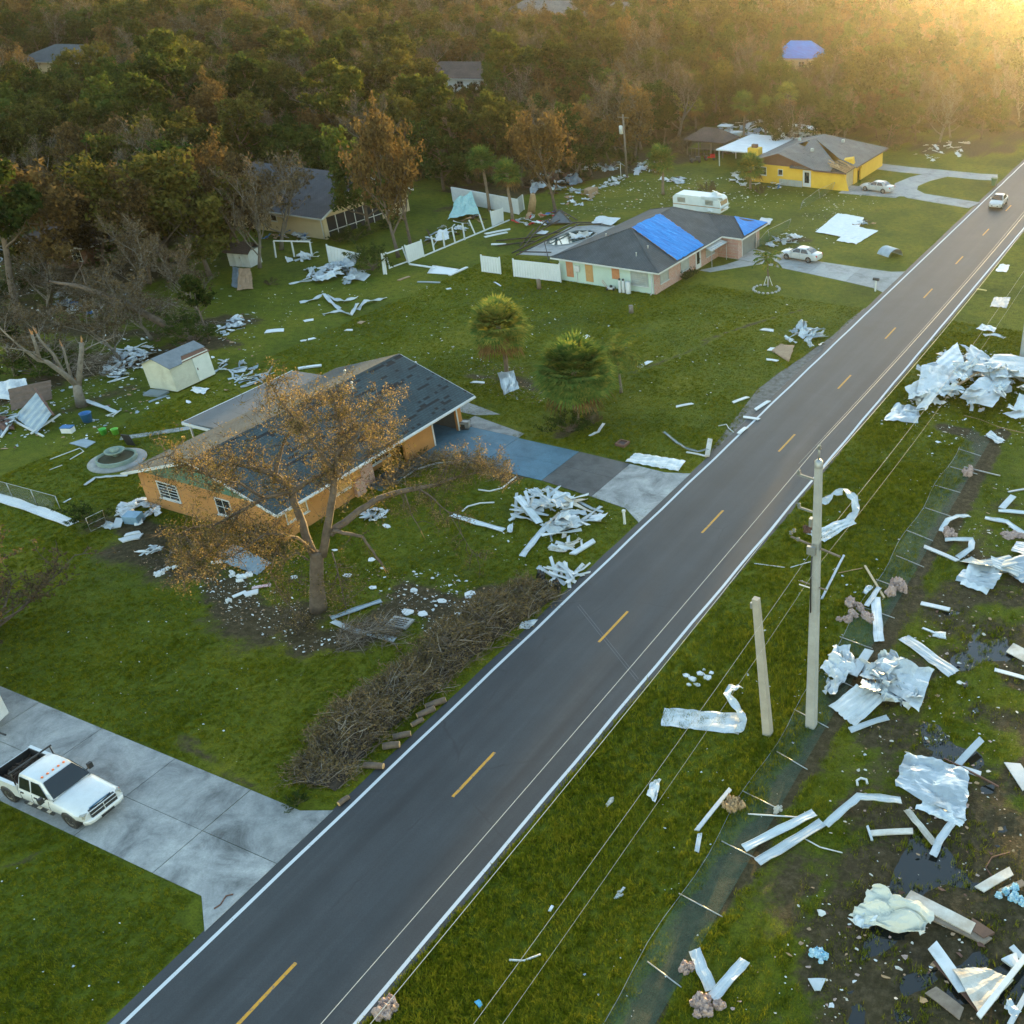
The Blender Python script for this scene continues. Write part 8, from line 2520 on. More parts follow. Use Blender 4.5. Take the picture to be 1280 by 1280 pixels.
plank('short white bar at the end of the thin bar', (875, 1043), (871, 1066), 0.2, 0.05)
strip('white trim strip of the crossed pair on the fence', [(930, 1063), (975, 1040), (1018, 1018)], 0.42, 0.10)
strip('second white trim strip of the crossed pair', [(947, 1081), (985, 1058), (1028, 1030)], 0.46, 0.10)
strip('long bent white strip leading to the foil sheet', [(1033, 1034), (1052, 1020), (1073, 1006), (1100, 1006), (1126, 1005)], 0.38, [0.1, 0.3, 0.5, 0.4, 0.2])
rod('thin white tube lying toward the crossed strips', [(935, 1019), (996, 1023)], 0.035, 0.08, WTRIM)
rod('pair of thin rods beyond the crossed strips', [(1000, 1046), (1025, 1060), (1053, 1067)], 0.03, 0.05, WTRIM)
lump('yellow brown insulation clump on the fence edge', 918, 1006, 0.55, 0.45, 0.4, mk('yellow_insulation', (0.40, 0.27, 0.14), (0.26, 0.18, 0.10), 5, 0.95, bmp=0.8))
lump('small grey rag in the dirt track', 973, 1012, 0.25, 0.2, 0.15, DIRTW, name='rag', cat='rag')
sheet('large wrinkled shiny metal sheet in the wet field', [(1118, 988), (1130, 947), (1210, 970), (1207, 1028)], (0.06, 0.35, 0.3, 0.06), 0.30, 0, FOIL, nu=16, nv=16)
sheet('lower ribbed flap of the shiny sheet trailing in mud', [(1143, 1012), (1160, 998), (1208, 1026), (1200, 1036)], 0.06, 0.12, 4, ALU)
plank('white shard pointing up beside the shiny sheet', (1197, 957), (1226, 932), 0.35, 0.04, (0.05, 0.4))
plank('second white shard flat beside the shiny sheet', (1195, 960), (1226, 969), 0.35, 0.04)
plank('long dark pole sticking out from the shiny sheet into mud', (1180, 950), (1248, 985), 0.07, 0.07, 0.05, BTRIM)
strip('muddy white strip running below the shiny sheet', [(1133, 1013), (1150, 1034), (1168, 1056)], 0.3, 0.05, DIRTW)
strip('white strip meeting the muddy strip in a V', [(1190, 1031), (1176, 1050), (1166, 1071)], 0.35, 0.06)
plank('stained white board lying alone below the bent strip', (1087, 1043), (1141, 1040), 0.3, 0.06, 0.03, DIRTW)
plank('short bracket at the end of the stained white board', (1084, 1034), (1090, 1052), 0.1, 0.08)
rod('white horseshoe of broken pipe on the grass', [(1072, 983), (1071, 977), (1076, 974), (1083, 976), (1084, 981)], 0.06, 0.07, WTRIM)
sheet('crumpled cream sheet twisted over the wet field', [(1060, 1150), (1092, 1118), (1166, 1150), (1150, 1180)], (0.1, 0.5, 0.3, 0.1), 0.55, 0, mk('cream_sheet', (0.55, 0.55, 0.46), (0.45, 0.46, 0.40), 1.2, 0.5, dirt=(0.3, 0.27, 0.2)), nu=16, nv=16)
sheet('white pointed tail of the crumpled cream sheet', [(1060, 1154), (1078, 1146), (1098, 1152), (1084, 1166)], 0.1, 0.3)
plank('long waterlogged white beam lying in the ditch', (1134, 1122), (1216, 1164), 0.55, 0.18, 0.0, DIRTW)
plank('brown rotten end piece of the waterlogged beam', (1213, 1157), (1236, 1172), 0.5, 0.16, 0.0, mk('rotten', (0.12, 0.07, 0.05), rough=0.9))
plank('second muddy beam half sunk beside the waterlogged one', (1142, 1136), (1235, 1178), 0.4, 0.1, 0.0, mk('muddy_wood', (0.24, 0.19, 0.14), (0.16, 0.12, 0.09), 3, 0.9))
plank('white plank with torn edge running from the cream sheet', (1165, 1184), (1206, 1242), 0.5, 0.05, 0.1)
sheet('broad white and plywood wall panel in the ditch corner', [(1190, 1215), (1232, 1212), (1266, 1228), (1226, 1276)], (0.2, 0.1, 0.15, 0.2), 0.06, 3, DIRTW)
plank('white rail along the edge of the broad wall panel', (1222, 1278), (1283, 1200), 0.22, 0.08, 0.3)
plank('dark wet plank under the broad wall panel', (1168, 1202), (1230, 1270), 0.22, 0.06, 0.02, BTRIM)
plank('weathered board lying in ditch before the broad panel', (1163, 1238), (1202, 1268), 0.5, 0.05, 0.0, mk('muddy_wood', (0, 0, 0)))
strip('white channel of the V-shaped pair near the fence end', [(868, 1190), (878, 1215), (889, 1240)], 0.45, 0.1)
strip('second channel of the V-shaped pair near the fence end', [(932, 1203), (912, 1225), (890, 1250)], 0.45, 0.1)
lump('large pink insulation clump below the V-shaped channels', 880, 1257, 0.62, 0.5, 0.35)
lump('pink insulation clump at the top of the V-shaped channels', 858, 1212, 0.4, 0.35, 0.28)
lump('pink insulation clump on the road edge grass', 484, 1266, 0.52, 0.5, 0.42)
plank('small square white tile in the muddy field', (1014, 1232), (1029, 1232), 0.5, 0.04)
lump('blue and white crumpled wrapper in the field', 1022, 1192, 0.32, 0.42, 0.2, mk('blue_wrapper', (0.5, 0.62, 0.68), (0.10, 0.35, 0.5), 5, 0.6), name='wrapper', cat='wrapper')
lump('blue and white wrapper heap near the ditch edge', 1266, 1122, 0.4, 0.5, 0.3, mk('blue_wrapper', (0, 0, 0)), name='wrapper', cat='wrapper')
plank('white panel half in frame by the ditch water', (1265, 955), (1285, 985), 0.7, 0.05)
plank('pointed pale board near the ditch edge', (1224, 1113), (1264, 1090), 0.4, 0.06, 0.03, DIRTW)
plank('grey brown board below the pointed pale board', (1250, 1117), (1280, 1104), 0.3, 0.06, 0.03, mk('muddy_wood', (0, 0, 0)))
plank('white bar at the outer end of the broad wall panel rail', (1264, 1184), (1284, 1206), 0.25, 0.05)
plank('small white box panel under the white bar', (1258, 1206), (1272, 1200), 0.45, 0.1)
plank('slanted white bar in the lowest ditch corner', (1262, 1282), (1284, 1242), 0.2, 0.06)
sheet('torn white sheet beside the slanted ditch bar', [(1254, 1258), (1262, 1250), (1276, 1266), (1266, 1276)], 0.05, 0.15, nu=5, nv=5)
plank('stained board in the puddle above the shiny sheet', (1262, 810), (1292, 826), 0.9, 0.06, 0.0, DIRTW)
plank('white shard lying over the upper puddle', (1243, 838), (1286, 850), 0.25, 0.05, 0.03)
sheet('white rag of sheeting on grass under the great heap', [(1232, 546), (1238, 540), (1257, 552), (1247, 557)], 0.05, 0.2, nu=6, nv=6)
rod('grey tube lying over the fallen fence top end', [(1205, 585), (1250, 596)], 0.05, 0.08, STEEL)
rod('long wire cable snaking from the great metal heap', [(1205, 520), (1225, 525), (1250, 535), (1275, 541), (1300, 545)], 0.03, 0.05, WOODR, 'cable', 'cable')
rod('rusty hose loop on the wet ground', [(1262, 1066), (1240, 1072), (1232, 1085), (1240, 1096)], 0.03, 0.03, RUSTM, 'hose', 'hose')
rod('thin tube on the verge before the concrete post', [(943, 705), (981, 710)], 0.03, 0.04, WTRIM)
rod('thin pale tube at the pole foot arms', [(988, 710), (1016, 702)], 0.03, 0.04, WTRIM)
sheet('white rag crumpled on the verge grass', [(808, 996), (815, 978), (826, 975), (820, 1006)], 0.04, 0.2, 0, FOAM, nu=6, nv=6)
lump('flat dirty paper on the verge grass', 762, 1004, 0.35, 0.12, 0.08, DIRTW, name='rag', cat='rag')
rod('short curved white trim on the verge grass', [(637, 1201), (655, 1202), (676, 1194)], 0.045, 0.05, WTRIM, 'trim_piece', 'trim')
plank('blue plastic scrap near the road line end', (596, 1252), (602, 1259), 0.18, 0.04, 0.03, mk('cyan_scrap', (0.08, 0.4, 0.6), rough=0.5))
plank('small white tag on the verge grass', (687, 1140), (691, 1133), 0.12, 0.03, 0.03, FOAM)
lump('white paper scrap by the fence edge', 773, 1120, 0.25, 0.15, 0.08, FOAM, name='rag', cat='rag')
rod('snake of old rope on the driveway apron', [(268, 1137), (276, 1132), (283, 1121), (292, 1119)], 0.03, 0.06, RUSTM, 'rope', 'rope')
# ---- orange house yard
pile('tangled heap of white siding strips on the lawn by the blue drive', [(640, 640), (650, 618), (680, 616), (720, 632), (750, 650), (735, 668), (700, 672), (660, 655)], 44, (1.0, 2.2), 0.75, [ALU, ALU, FOAM, DIRTW], 44, 0.25, 0.72, 0.14)
sheet('white square sheet on top of the tangled siding heap', [(690, 633), (696, 626), (714, 626), (712, 640)], (0.5, 0.7, 0.6, 0.4), 0.12, nu=6, nv=6)
strip('wide white siding strip over the tangled heap', [(648, 630), (660, 645), (675, 658)], 0.5, [0.6, 0.6, 0.25])
strip('long white trim with hooked end behind the siding heap', [(683, 616), (684, 610), (716, 625), (740, 638), (754, 642)], 0.2, 0.1)
strip('white siding tongue trailing from the heap', [(653, 696), (664, 682), (676, 668), (688, 658)], 0.42, [0.03, 0.05, 0.1, 0.2])
strip('long white channel lying from the oak limb to the siding heap', [(565, 645), (597, 655), (630, 664)], 0.4, 0.06)
sheet('curled white siding scrap beside the long channel', [(633, 668), (636, 657), (642, 655), (640, 668)], 0.05, 0.15, nu=5, nv=5)
plank('short white trough on grass below the siding heap', (716, 694), (743, 677), 0.4, 0.1)
pile('splintered white laths below the siding heap', [(690, 684), (710, 676), (730, 676), (722, 688), (700, 692)], 14, (0.5, 0.9), 0.2, [DIRTW, FOAM, ALU], 45, 0, 1.0, 0.05)
pile('stack of white planks at the head of the brush heap', [(675, 722), (690, 715), (728, 712), (726, 722), (712, 732), (695, 728)], 16, (1.0, 1.7), 0.4, [FOAM, ALU, FOAM], 46, 0, 0.95, 0.04)
lump('bulging black rubbish bag at the head of the brush heap', 693, 740, 0.8, 0.55, 0.7, BLKB, name='rubbish_bag', cat='rubbish bag', rough=0.3)
lump('black rubbish bag squeezed between brush and planks', 676, 728, 0.6, 0.5, 0.6, BLKB, name='rubbish_bag', cat='rubbish bag', rough=0.3)
sheet('white torn sheet on grass between brush heap and road', [(648, 786), (656, 777), (674, 776), (662, 787)], 0.04, 0.15, nu=6, nv=6)
pile('small heap of white siding beside the fallen oak limb', [(446, 648), (456, 640), (486, 639), (488, 646), (470, 653), (455, 654)], 9, (0.6, 1.2), 0.25, [ALU, FOIL, FOAM], 47, 0.2, 0.3, 0.1)
for (u, v, s, lab) in ((484, 658, .5, 'white square panel on lawn near the siding scraps'), (465, 700, .45, 'white tilted scrap below the broken oak limb'), (588, 742, .65, 'white jagged foam board nearest the brush heap top'), (510, 765, .62, 'white jagged board beside the drain cover'), (528, 768, .6, 'white torn board next to the jagged board by the drain'), (553, 752, .5, 'white shard pointing at the brush heap'), (560, 785, .5, 'white shard at the brush heap side'), (517, 738, .4, 'white slanted shard among the litter under the oak'), (605, 774, .35, 'white scrap lodged on the brush heap'), (434, 720, .5, 'white bar scrap right of the oak trunk'), (419, 688, .35, 'white scrap beside the oak fork'), (478, 711, .25, 'white scrap beyond the broken limb tip'), (368, 722, .35, 'white scrap left of the oak trunk'), (466, 735, .4, 'white scrap in leaf litter right of the oak'), (573, 768, .3, 'small white scrap close to the brush heap side')):
    m_ = MB(); R = random.Random(u); m_.prism([(s * 0.62 * math.cos(a) * R.uniform(.6, 1.25), s * 0.48 * math.sin(a) * R.uniform(.6, 1.25)) for a in np.arange(0, 6.28, 0.9)], 0.02, 0.055); o = m_.build('foam_board', FOAM); o.location = P(u, v); o.rotation_euler = (R.uniform(-.12, .12), R.uniform(-.12, .12), 0); tag(o, lab, 'foam board')
litter('white chips strewn through leaf litter under the oak', [(455, 710), (560, 712), (620, 745), (600, 790), (540, 800), (480, 745)], 230, (0.06, 0.32), [FOAM, FOAM, ALU, FOAM], seed=6)
litter('white specks in the leaf litter below the corrugated awning', [(230, 720), (330, 725), (385, 760), (440, 800), (380, 820), (300, 780)], 260, (0.04, 0.22), [FOAM, FOAM, ALU, DIRTW], seed=7)
litter('brown leaf litter spread below the oak', [(130, 680), (340, 690), (520, 720), (640, 740), (560, 800), (420, 830), (300, 790)], 2600, (0.04, 0.16), [BROWN, TWIG, TWIGG, CRD], seed=8, name='leaf_litter')
strip('bent grey gutter lying under the oak twigs', [(415, 776), (446, 764), (477, 752)], 0.35, [0.15, 0.1, 0.05], GREYM)
strip('long grey gutter crossing the fallen twigs', [(416, 779), (446, 791), (494, 801)], 0.35, [0.1, 0.08, 0.05], ALU)
sheet('blue grey ribbed awning sheet in front of the orange house', [(267, 700), (288, 687), (340, 708), (322, 720)], (0.1, 0.6, 0.25, 0.03), 0.05, 5, GREYM)
plank('white and red striped strip below the awning sheet', (315, 736), (339, 732), 0.25, 0.04, 0.03, mk('red_stripe_board', (0.55, 0.5, 0.5), (0.4, 0.15, 0.17), 6, 0.7))
plank('white foam slab below the striped strip', (306, 745), (323, 740), 0.45, 0.07, 0.02, FOAM)
plank('narrow white slab leading from the awning sheet', (291, 747), (308, 740), 0.25, 0.05, 0.02, FOAM)
for (u, v, s, lab) in ((290, 718, .4, 'white foam lump under the awning sheet edge'), (303, 722, .55, 'white shredded lump below the awning sheet'), (206, 714, .55, 'white shredded heap in the litter below the bushes'), (287, 752, .3, 'pale blue scrap below the awning sheet'), (270, 704, .25, 'white scrap at the awning sheet corner')):
    lump(lab, u, v, s, s * 0.6, 0.15, FOAM, name='foam_lump', cat='foam')
pile('jumble of white boards and foam by the orange house corner', [(148, 640), (160, 622), (180, 622), (200, 640), (195, 655), (165, 655)], 16, (0.6, 1.3), 0.4, [FOAM, ALU, FOIL, FOAM], 51, 0.1, 0.3, 0.12)
m_ = MB(); m_.box((-0.5, -0.35, 0), (0.5, 0.35, 0.6)); o = m_.build('storage_tub', mk('pale_blue_plastic', (0.20, 0.33, 0.45), (0.15, 0.26, 0.36), 2, 0.5)); o.location = P(169, 652); o.rotation_euler = (0.1, 0, 0.3); tag(o, 'pale blue storage tub among the boards by the orange house corner', 'tub')
plank('white foam slab on grass below the board jumble', (151, 677), (177, 671), 0.55, 0.08, 0.02, FOAM)
plank('second white foam slab leaning on the first below the jumble', (157, 671), (176, 667), 0.3, 0.06, 0.1, FOAM)
sheet('crumpled white sheet right of the bent gate', [(128, 660), (134, 652), (148, 656), (140, 664)], 0.05, 0.2, nu=6, nv=6)
plank('white flat board standing on edge near the bent gate', (146, 661), (152, 653), 0.5, 0.05, (0.05, 0.3))
pile('white splinters in leaf litter below the foam slabs', [(172, 692), (190, 684), (205, 686), (190, 696)], 10, (0.4, 0.8), 0.1, [FOAM, ALU], 52, 0, 0.8, 0.05)
strip('white fallen gutter stretching over the grass to the orange roof', [(107, 608), (120, 599), (140, 597.5), (160, 596)], 0.2, 0.1)
strip('white end of the fallen gutter lying by the fountain paving', [(160, 594), (195, 589), (228, 581)], 0.22, [0.15, 0.3, 0.5])
rod('bent white hoop of pipe on the back lawn', [(63, 575), (100, 561), (105, 565), (88, 575)], 0.035, 0.05, WTRIM)
rod('short white pipe on the back lawn', [(62, 588), (78, 582)], 0.03, 0.04, WTRIM)
plank('white stick near the round bush', (80, 629), (89, 624), 0.12, 0.04)
plank('grey flat door panel on the back lawn', (96, 552), (114, 557), 0.95, 0.05, 0.02, GREYM)
strip('long white foam strip lying under the chain-link fence', [(-30, 614), (20, 630), (50, 640), (92, 656)], 0.75, 0.05, FOAM)
# collapsed lean-to
t = thing('collapsed_shelter', 'collapsed grey panel shelter with brown plank wall in the left yard', 'shelter', P(45, 535))
b0 = P(45, 535)
m_ = MB(); c4 = [P(20, 524) - b0 + Vector((0, 0, .2)), P(52, 508) - b0 + Vector((0, 0, 1.2)), P(70, 531) - b0 + Vector((0, 0, .9)), P(46, 545) - b0 + Vector((0, 0, .15))]
sheet_mb(c4, 6, 20, 0.05, 5, 3).build('roof_panel', GREYM, t)
c4 = [P(15, 515) - b0 + Vector((0, 0, .1)), P(66, 500) - b0 + Vector((0, 0, .1)), P(70, 492) - b0 + Vector((0, 0, 1.2)), P(18, 505) - b0 + Vector((0, 0, 1.3))]
sheet_mb(c4, 6, 16, 0.03, 4, 4).build('plank_wall', mk('old_brown_boards', (0.15, 0.10, 0.075), (0.10, 0.07, 0.05), 3, 0.9), t)
for p, q, z0, z1 in (((52, 506), (72, 532), 1.4, .9), ((18, 530), (55, 547), .3, .1), ((40, 545), (78, 525), .2, .5), ((0, 530), (20, 528), .3, .3), ((2, 548), (18, 532), .1, .4)):
    MB().beam(P(*p) - b0 + Vector((0, 0, z0)), P(*q) - b0 + Vector((0, 0, z1)), 0.14, 0.1).build('timber', WTRIM if p[0] != 52 else BTRIM, t)
sheet('large pale blue tarp bundle beside the collapsed shelter', [(-6, 503), (2, 487), (38, 484), (36, 502)], (0.1, 0.6, 0.6, 0.1), 0.4, 0, FOAM)
pile('mixed wreckage at the edge of the left yard', [(-20, 545), (0, 520), (30, 515), (20, 545)], 12, (0.8, 1.6), 0.5, [ALU, GREYM, BTRIM, FOIL], 53, 0.3, 0.4, 0.15)
strip('pale fascia board pointing from the snapped tree', [(108, 505), (128, 511), (146, 517)], 0.35, [0.3, 0.2, 0.1])
rod('white wire rack on the grass by the fascia board', [(133, 521), (141, 522), (152, 514), (144, 518), (134, 521)], 0.04, 0.12, WTRIM, 'wire_rack', 'rack')
t = thing('cool_box', 'white cool box with blue lid by the collapsed shelter', 'cool box', P(86, 540), 0.4)
MB().box((-0.4, -0.25, 0), (0.4, 0.25, 0.4)).build('body', FOAM, t); MB().box((-0.42, -0.27, 0.4), (0.42, 0.27, 0.48)).build('lid', BLUEP, t)
for (u, v, mm, lab) in ((130, 543, mk('lime_plastic', (0.08, 0.42, 0.06), rough=0.5), 'bright green bucket behind the fountain'), (145, 543, mk('lime2_plastic', (0.15, 0.45, 0.05), rough=0.5), 'lime green bucket next to the bright green one'), (110, 527, BLUEP, 'blue plastic drum at the foot of the snapped tree')):
    m_ = MB(); k = 1.6 if 'drum' in lab else 1.0; m_.lathe([(0.001, 0.01), (0.2 * k, 0.01), (0.26 * k, 0.45 * k), (0.28 * k, 0.46 * k), (0.24 * k, 0.46 * k), (0.18 * k, 0.08), (0.001, 0.08)], 14); o = m_.build('bucket' if k == 1 else 'plastic_drum', mm); o.location = P(u, v); tag(o, lab, 'bucket' if k == 1 else 'drum')
pile('bright crumpled foil litter heap behind the cream shed', [(126, 470), (130, 455), (150, 436), (185, 432), (192, 445), (175, 462), (150, 476)], 60, (0.5, 1.2), 0.35, [FOAM, ALU, FOIL, ALU], 54, 0.1, 0.25, 0.2)
pile('flattened pale siding heap beside the cream shed door', [(266, 462), (275, 450), (310, 455), (335, 472), (325, 486), (290, 474)], 26, (0.6, 1.6), 0.25, [ALU, GREYM, ALU, FOIL], 55, 0.1, 0.6, 0.12)
pile('white scraps trailing from the shed toward the trees', [(275, 412), (285, 398), (305, 395), (300, 412), (285, 430)], 22, (0.5, 1.1), 0.2, [FOAM, ALU, FOIL], 56, 0.1, 0.3, 0.12)
sheet('crumpled white bag on grass before the shed door', [(238, 490), (243, 485), (262, 487), (256, 495)], 0.05, 0.3, 0, FOAM, nu=6, nv=6)
plank('grey board platform below the cream shed', (184, 492), (206, 494), 1.0, 0.18, 0.0, GREYM)
plank('thin grey sheet on grass below the shed platform', (186, 503), (210, 495), 0.3, 0.03, 0.02, GREYM)
plank('pale grey panel edge beside the lawn path', (272, 417), (282, 414), 0.3, 0.04)
strip('curved white sheet lying at the back roof of the orange house', [(347, 483), (362, 478), (372, 472), (384, 474)], 0.45, [0.05, 0.3, 0.3, 0.05])
# ---- middle lawn
pile('crumpled silver and white wreckage heap on the lawn before the broken fence', [(380, 352), (385, 338), (420, 330), (455, 338), (460, 350), (440, 360), (405, 362)], 34, (0.9, 2.2), 0.7, [FOIL, ALU, FOAM, GREYM], 61, 0.3, 0.2, 0.22)
sheet('pale flat panel at the end of the silver wreckage heap', [(434, 348), (440, 338), (464, 346), (455, 352)], (0.1, 0.4, 0.2, 0.05), 0.06, nu=6, nv=6)
strip('long white strip lying out from the silver wreckage heap', [(362, 356), (376, 353), (390, 351)], 0.4, 0.06)
strip('twisted white gutter sprawled on the lawn', [(375, 379), (392, 376), (406, 372), (414, 380), (425, 387)], 0.4, [0.05, 0.1, 0.4, 0.2, 0.05], twist=0.5)
strip('second twisted gutter crossing the lawn scraps', [(408, 371), (420, 377), (432, 379), (446, 372)], 0.45, [0.05, 0.2, 0.2, 0.05], twist=0.5)
strip('bent white strip ending the lawn scraps', [(448, 388), (458, 380), (470, 377), (483, 373)], 0.4, [0.05, 0.3, 0.1, 0.05], twist=0.5)
strip('white strip with torn end low on the lawn scraps', [(404, 394), (425, 390), (440, 396), (448, 384)], 0.35, [0.05, 0.1, 0.2, 0.4], twist=0.5)
for (a, b2, w_, lab) in (((332, 415), (355, 413), .8, 'white flat board on the lawn behind the orange roof'), ((385, 425), (394, 423), .35, 'small white board on the lawn behind the oak crown'), ((376, 427), (383, 426), .3, 'tiny white board beside the small one behind the oak crown'), ((432, 413), (441, 413), .4, 'white scrap board in the middle of the back lawn'), ((449, 405), (454, 402), .5, 'pale scrap board near the twisted gutters'), ((380, 402), (392, 400), .5, 'brown and white scrap on the back lawn'), ((590, 478), (606, 479), .35, 'white board on lawn between the orange roof and the palm'), ((798, 460), (813, 452), .45, 'white board lying in the bare strip of the front lawn'), ((728, 424), (736, 420), .5, 'small white board behind the squat palm crown'), ((618, 353), (626, 358), .15, 'thin white stick before the short fence bay'), ((558, 362), (564, 361), .4, 'white scrap below the fallen fence bay'), ((845, 509), (866, 505), .3, 'white plank on lawn before the road bend of tyre tracks'), ((498, 351), (512, 346), .35, 'pale brown board lying by the gate frame')):
    plank(lab, a, b2, w_, 0.05, 0.02, FOAM if 'white' in lab else TAN)
plank('white gutter length with crushed end behind the orange roof', (373, 462), (402, 458), 0.35, 0.12)
plank('long grey pipe board on lawn below the fallen fence bay', (522, 353), (550, 354), 0.3, 0.08, 0.02, GREYM)
sheet('fallen white fence bay lying flat on the lawn', [(534, 342), (541, 332), (574, 337), (562, 344)], 0.05, 0.02, 0, VIN, nu=5, nv=5)
plank('white fence rail lying beside the flat fence bay', (562, 345), (584, 335), 0.3, 0.12, 0.02, VIN)
plank('white fence rail end on the ground by the gate frame', (512, 331), (545, 336), 0.25, 0.12, 0.02, VIN)
plank('first of two white boards inside the fence corner', (607, 293), (638, 287), 0.4, 0.1, 0.02, VIN)
plank('second of two white boards inside the fence corner', (606, 297), (634, 291), 0.4, 0.1, 0.02, VIN)
plank('white board lying beside the pool deck grass', (614, 306), (632, 306), 0.4, 0.1, 0.02, VIN)
litter('white specks over the back lawn', [(300, 370), (480, 350), (620, 370), (700, 400), (620, 470), (420, 440), (330, 440)], 260, (0.05, 0.28), seed=12)
litter('white specks over the lawn below the mint wall', [(560, 350), (700, 360), (840, 385), (1000, 380), (1060, 380), (960, 450), (860, 540), (760, 540), (640, 470)], 180, (0.05, 0.24), seed=13)
litter('brown twigs and chips on the lawn by the cabbage palms', [(560, 440), (640, 455), (700, 480), (680, 510), (600, 490)], 420, (0.06, 0.22), [TWIG, TWIGG, CRD, FOAM], seed=14)
litter('specks on the front lawns and verge by the orange house', [(620, 600), (780, 640), (700, 720), (600, 700), (470, 690)], 90, (0.05, 0.2), seed=15)
litter('specks of litter on the truck driveway lawns', [(0, 1060), (120, 1070), (250, 1170), (150, 1280), (0, 1280)], 16, (0.04, 0.14), seed=16)
litter('pale specks on the dark lawn above the truck driveway', [(0, 840), (200, 720), (400, 800), (330, 980), (150, 900)], 70, (0.04, 0.14), seed=17)
# sheet propped against the palm
m_ = sheet_mb([P(630, 494) + Vector((0, 0, .03)), P(649, 486) + Vector((0, 0, .05)), PV(642, 463, P(640, 478)), PV(622, 466, P(626, 482))], 10, 10, 0.15, 0, 71)
o = m_.build('metal_sheet', FOIL); recentre(o); o.location.z = 0.01; tag(o, 'shiny crinkled metal sheet propped against the cabbage palm foot', 'metal sheet')
sheet('ribbed pale sheet lying at the far edge of the blue drive', [(782, 578), (794, 567), (857, 577), (848, 590)], 0.05, 0.08, 6)
strip('curved grey bar on the lawn beside the ribbed sheet', [(830, 541), (842, 552), (856, 563), (872, 568), (886, 566)], 0.18, [0.05, 0.1, 0.2, 0.2, 0.3], GREYM)
plank('broken pale stub at the end of the curved bar', (884, 572), (888, 556), 0.35, 0.12, (0.05, 0.4), DIRTW)
plank('pale bar lying along the curved bar', (858, 566), (882, 571), 0.15, 0.06)
strip('broken white kerb piece below the squat palm', [(737, 546), (748, 541), (755, 530)], 0.2, 0.05, WTRIM)
pile('blue white curls of torn metal at the road edge', [(986, 430), (990, 415), (1005, 408), (1028, 412), (1036, 430), (1025, 440), (1010, 436), (1000, 428)], 30, (0.6, 1.5), 0.5, [ALU, ALU, GREYM, FOIL], 72, 0.1, 0.55, 0.25)
sheet('brown soaked board beside the torn metal curls', [(964, 440), (975, 434), (993, 435), (986, 453)], (0.1, 0.3, 0.2, 0.05), 0.1, 0, TAN, 'soaked_board', 'board', 6, 6)
plank('white board under the brown soaked board', (961, 437), (976, 439), 0.7, 0.08, 0.02, FOAM)
for (a, b2, lab) in (((916, 504), (935, 497), 'pale grey plank on lawn beside the tyre tracks'), ((944, 513), (961, 502), 'white plank at the gravel verge'), ((929, 522), (949, 525), 'pale plank half over the road edge'), ((923, 543), (933, 535), 'thin plank along the road edge'), ((958, 450), (972, 452), 'short white plank below the brown soaked board')):
    plank(lab, a, b2, 0.32, 0.06, 0.03, FOAM if 'white' in lab else ALU)
rod('crooked white wire on the verge lawn', [(898, 533), (908, 531), (911, 536), (917, 541)], 0.04, 0.04, WTRIM, 'bent_wire', 'wire')
plank('dark framed tray on the lawn by the torn curls', (952, 412), (967, 414), 0.6, 0.05, 0.02, GREYM)
# ---- around the green and yellow houses
sheet('big white roof membrane spread on the lawn beside the drive', [(1019, 291), (1047, 270), (1080, 275), (1066, 300)], (0.1, 0.3, 0.3, 0.1), 0.12, 0, FOAM)
sheet('second white roof membrane overlapping the big one', [(1045, 302), (1066, 286), (1098, 290), (1070, 306)], (0.1, 0.3, 0.15, 0.05), 0.15, 0, FOAM)
pile('small heap of junk on the white roof membrane', [(1068, 284), (1074, 274), (1082, 277), (1098, 286), (1080, 288)], 10, (0.5, 1.0), 0.6, [GREYM, BTRIM, FOAM, CRD], 73, 0, 0.5, 0.2)
m_ = MB(); A_ = [[(1.15 * math.cos(a), y, 0.95 * math.sin(a) + 0.02 + (0.03 if k % 2 else 0)) for k, y in enumerate(np.arange(-0.9, 0.91, 0.1))] for a in np.linspace(0.0, 2.9, 15)]
m_.add([p for q in A_ for p in q], [(i * 19 + j, (i + 1) * 19 + j, (i + 1) * 19 + j + 1, i * 19 + j + 1) for i in range(14) for j in range(18)]); o = m_.build('metal_sheet', GREYM); o.location = P(1112, 320); o.rotation_euler = (0, 0, 1.1); tag(o, 'curved corrugated metal dome on the lawn beside the road', 'metal sheet')
pile('white junk heap beside the silver sedan and garage', [(963, 308), (968, 297), (985, 292), (998, 298), (995, 306), (980, 306)], 22, (0.6, 1.4), 0.6, [FOAM, ALU, FOIL, GREYM], 74, 0.1, 0.4, 0.18)
litter('litter strewn between the garage and the yellow house', [(950, 300), (1010, 260), (1060, 240), (1100, 250), (1060, 300), (1000, 320)], 240, (0.06, 0.3), seed=21)
sheet('grey sheet piece hanging behind the garage roof corner', [(945, 283), (952, 275), (966, 277), (962, 284)], 0.3, 0.15, 0, GREYM, nu=6, nv=6)
sheet('white overturned dinghy hull by the pool', [(740, 281), (748, 274), (776, 277), (764, 284)], (0.2, 0.4, 0.4, 0.2), 0.2, 0, FOAM, 'dinghy', 'dinghy')
pile('white wreckage floating in the pool water', [(708, 302), (716, 294), (735, 292), (742, 296), (725, 302)], 12, (0.7, 1.5), 0.2, [FOAM, ALU, DIRTW], 75, 0, 0.2, 0.1)
sheet('round white lid on grass beside the pool cage', [(669, 293), (675, 289), (686, 290), (682, 294)], 0.1, 0.08, 0, FOAM, 'tub_cover', 'cover', 6, 6)
t = thing('white_outbuilding', 'white walled outbuilding torn open behind the white fence', 'outbuilding', P(605, 262))
b0 = P(605, 262)
A, B = P(566, 252) - b0, P(648, 268) - b0
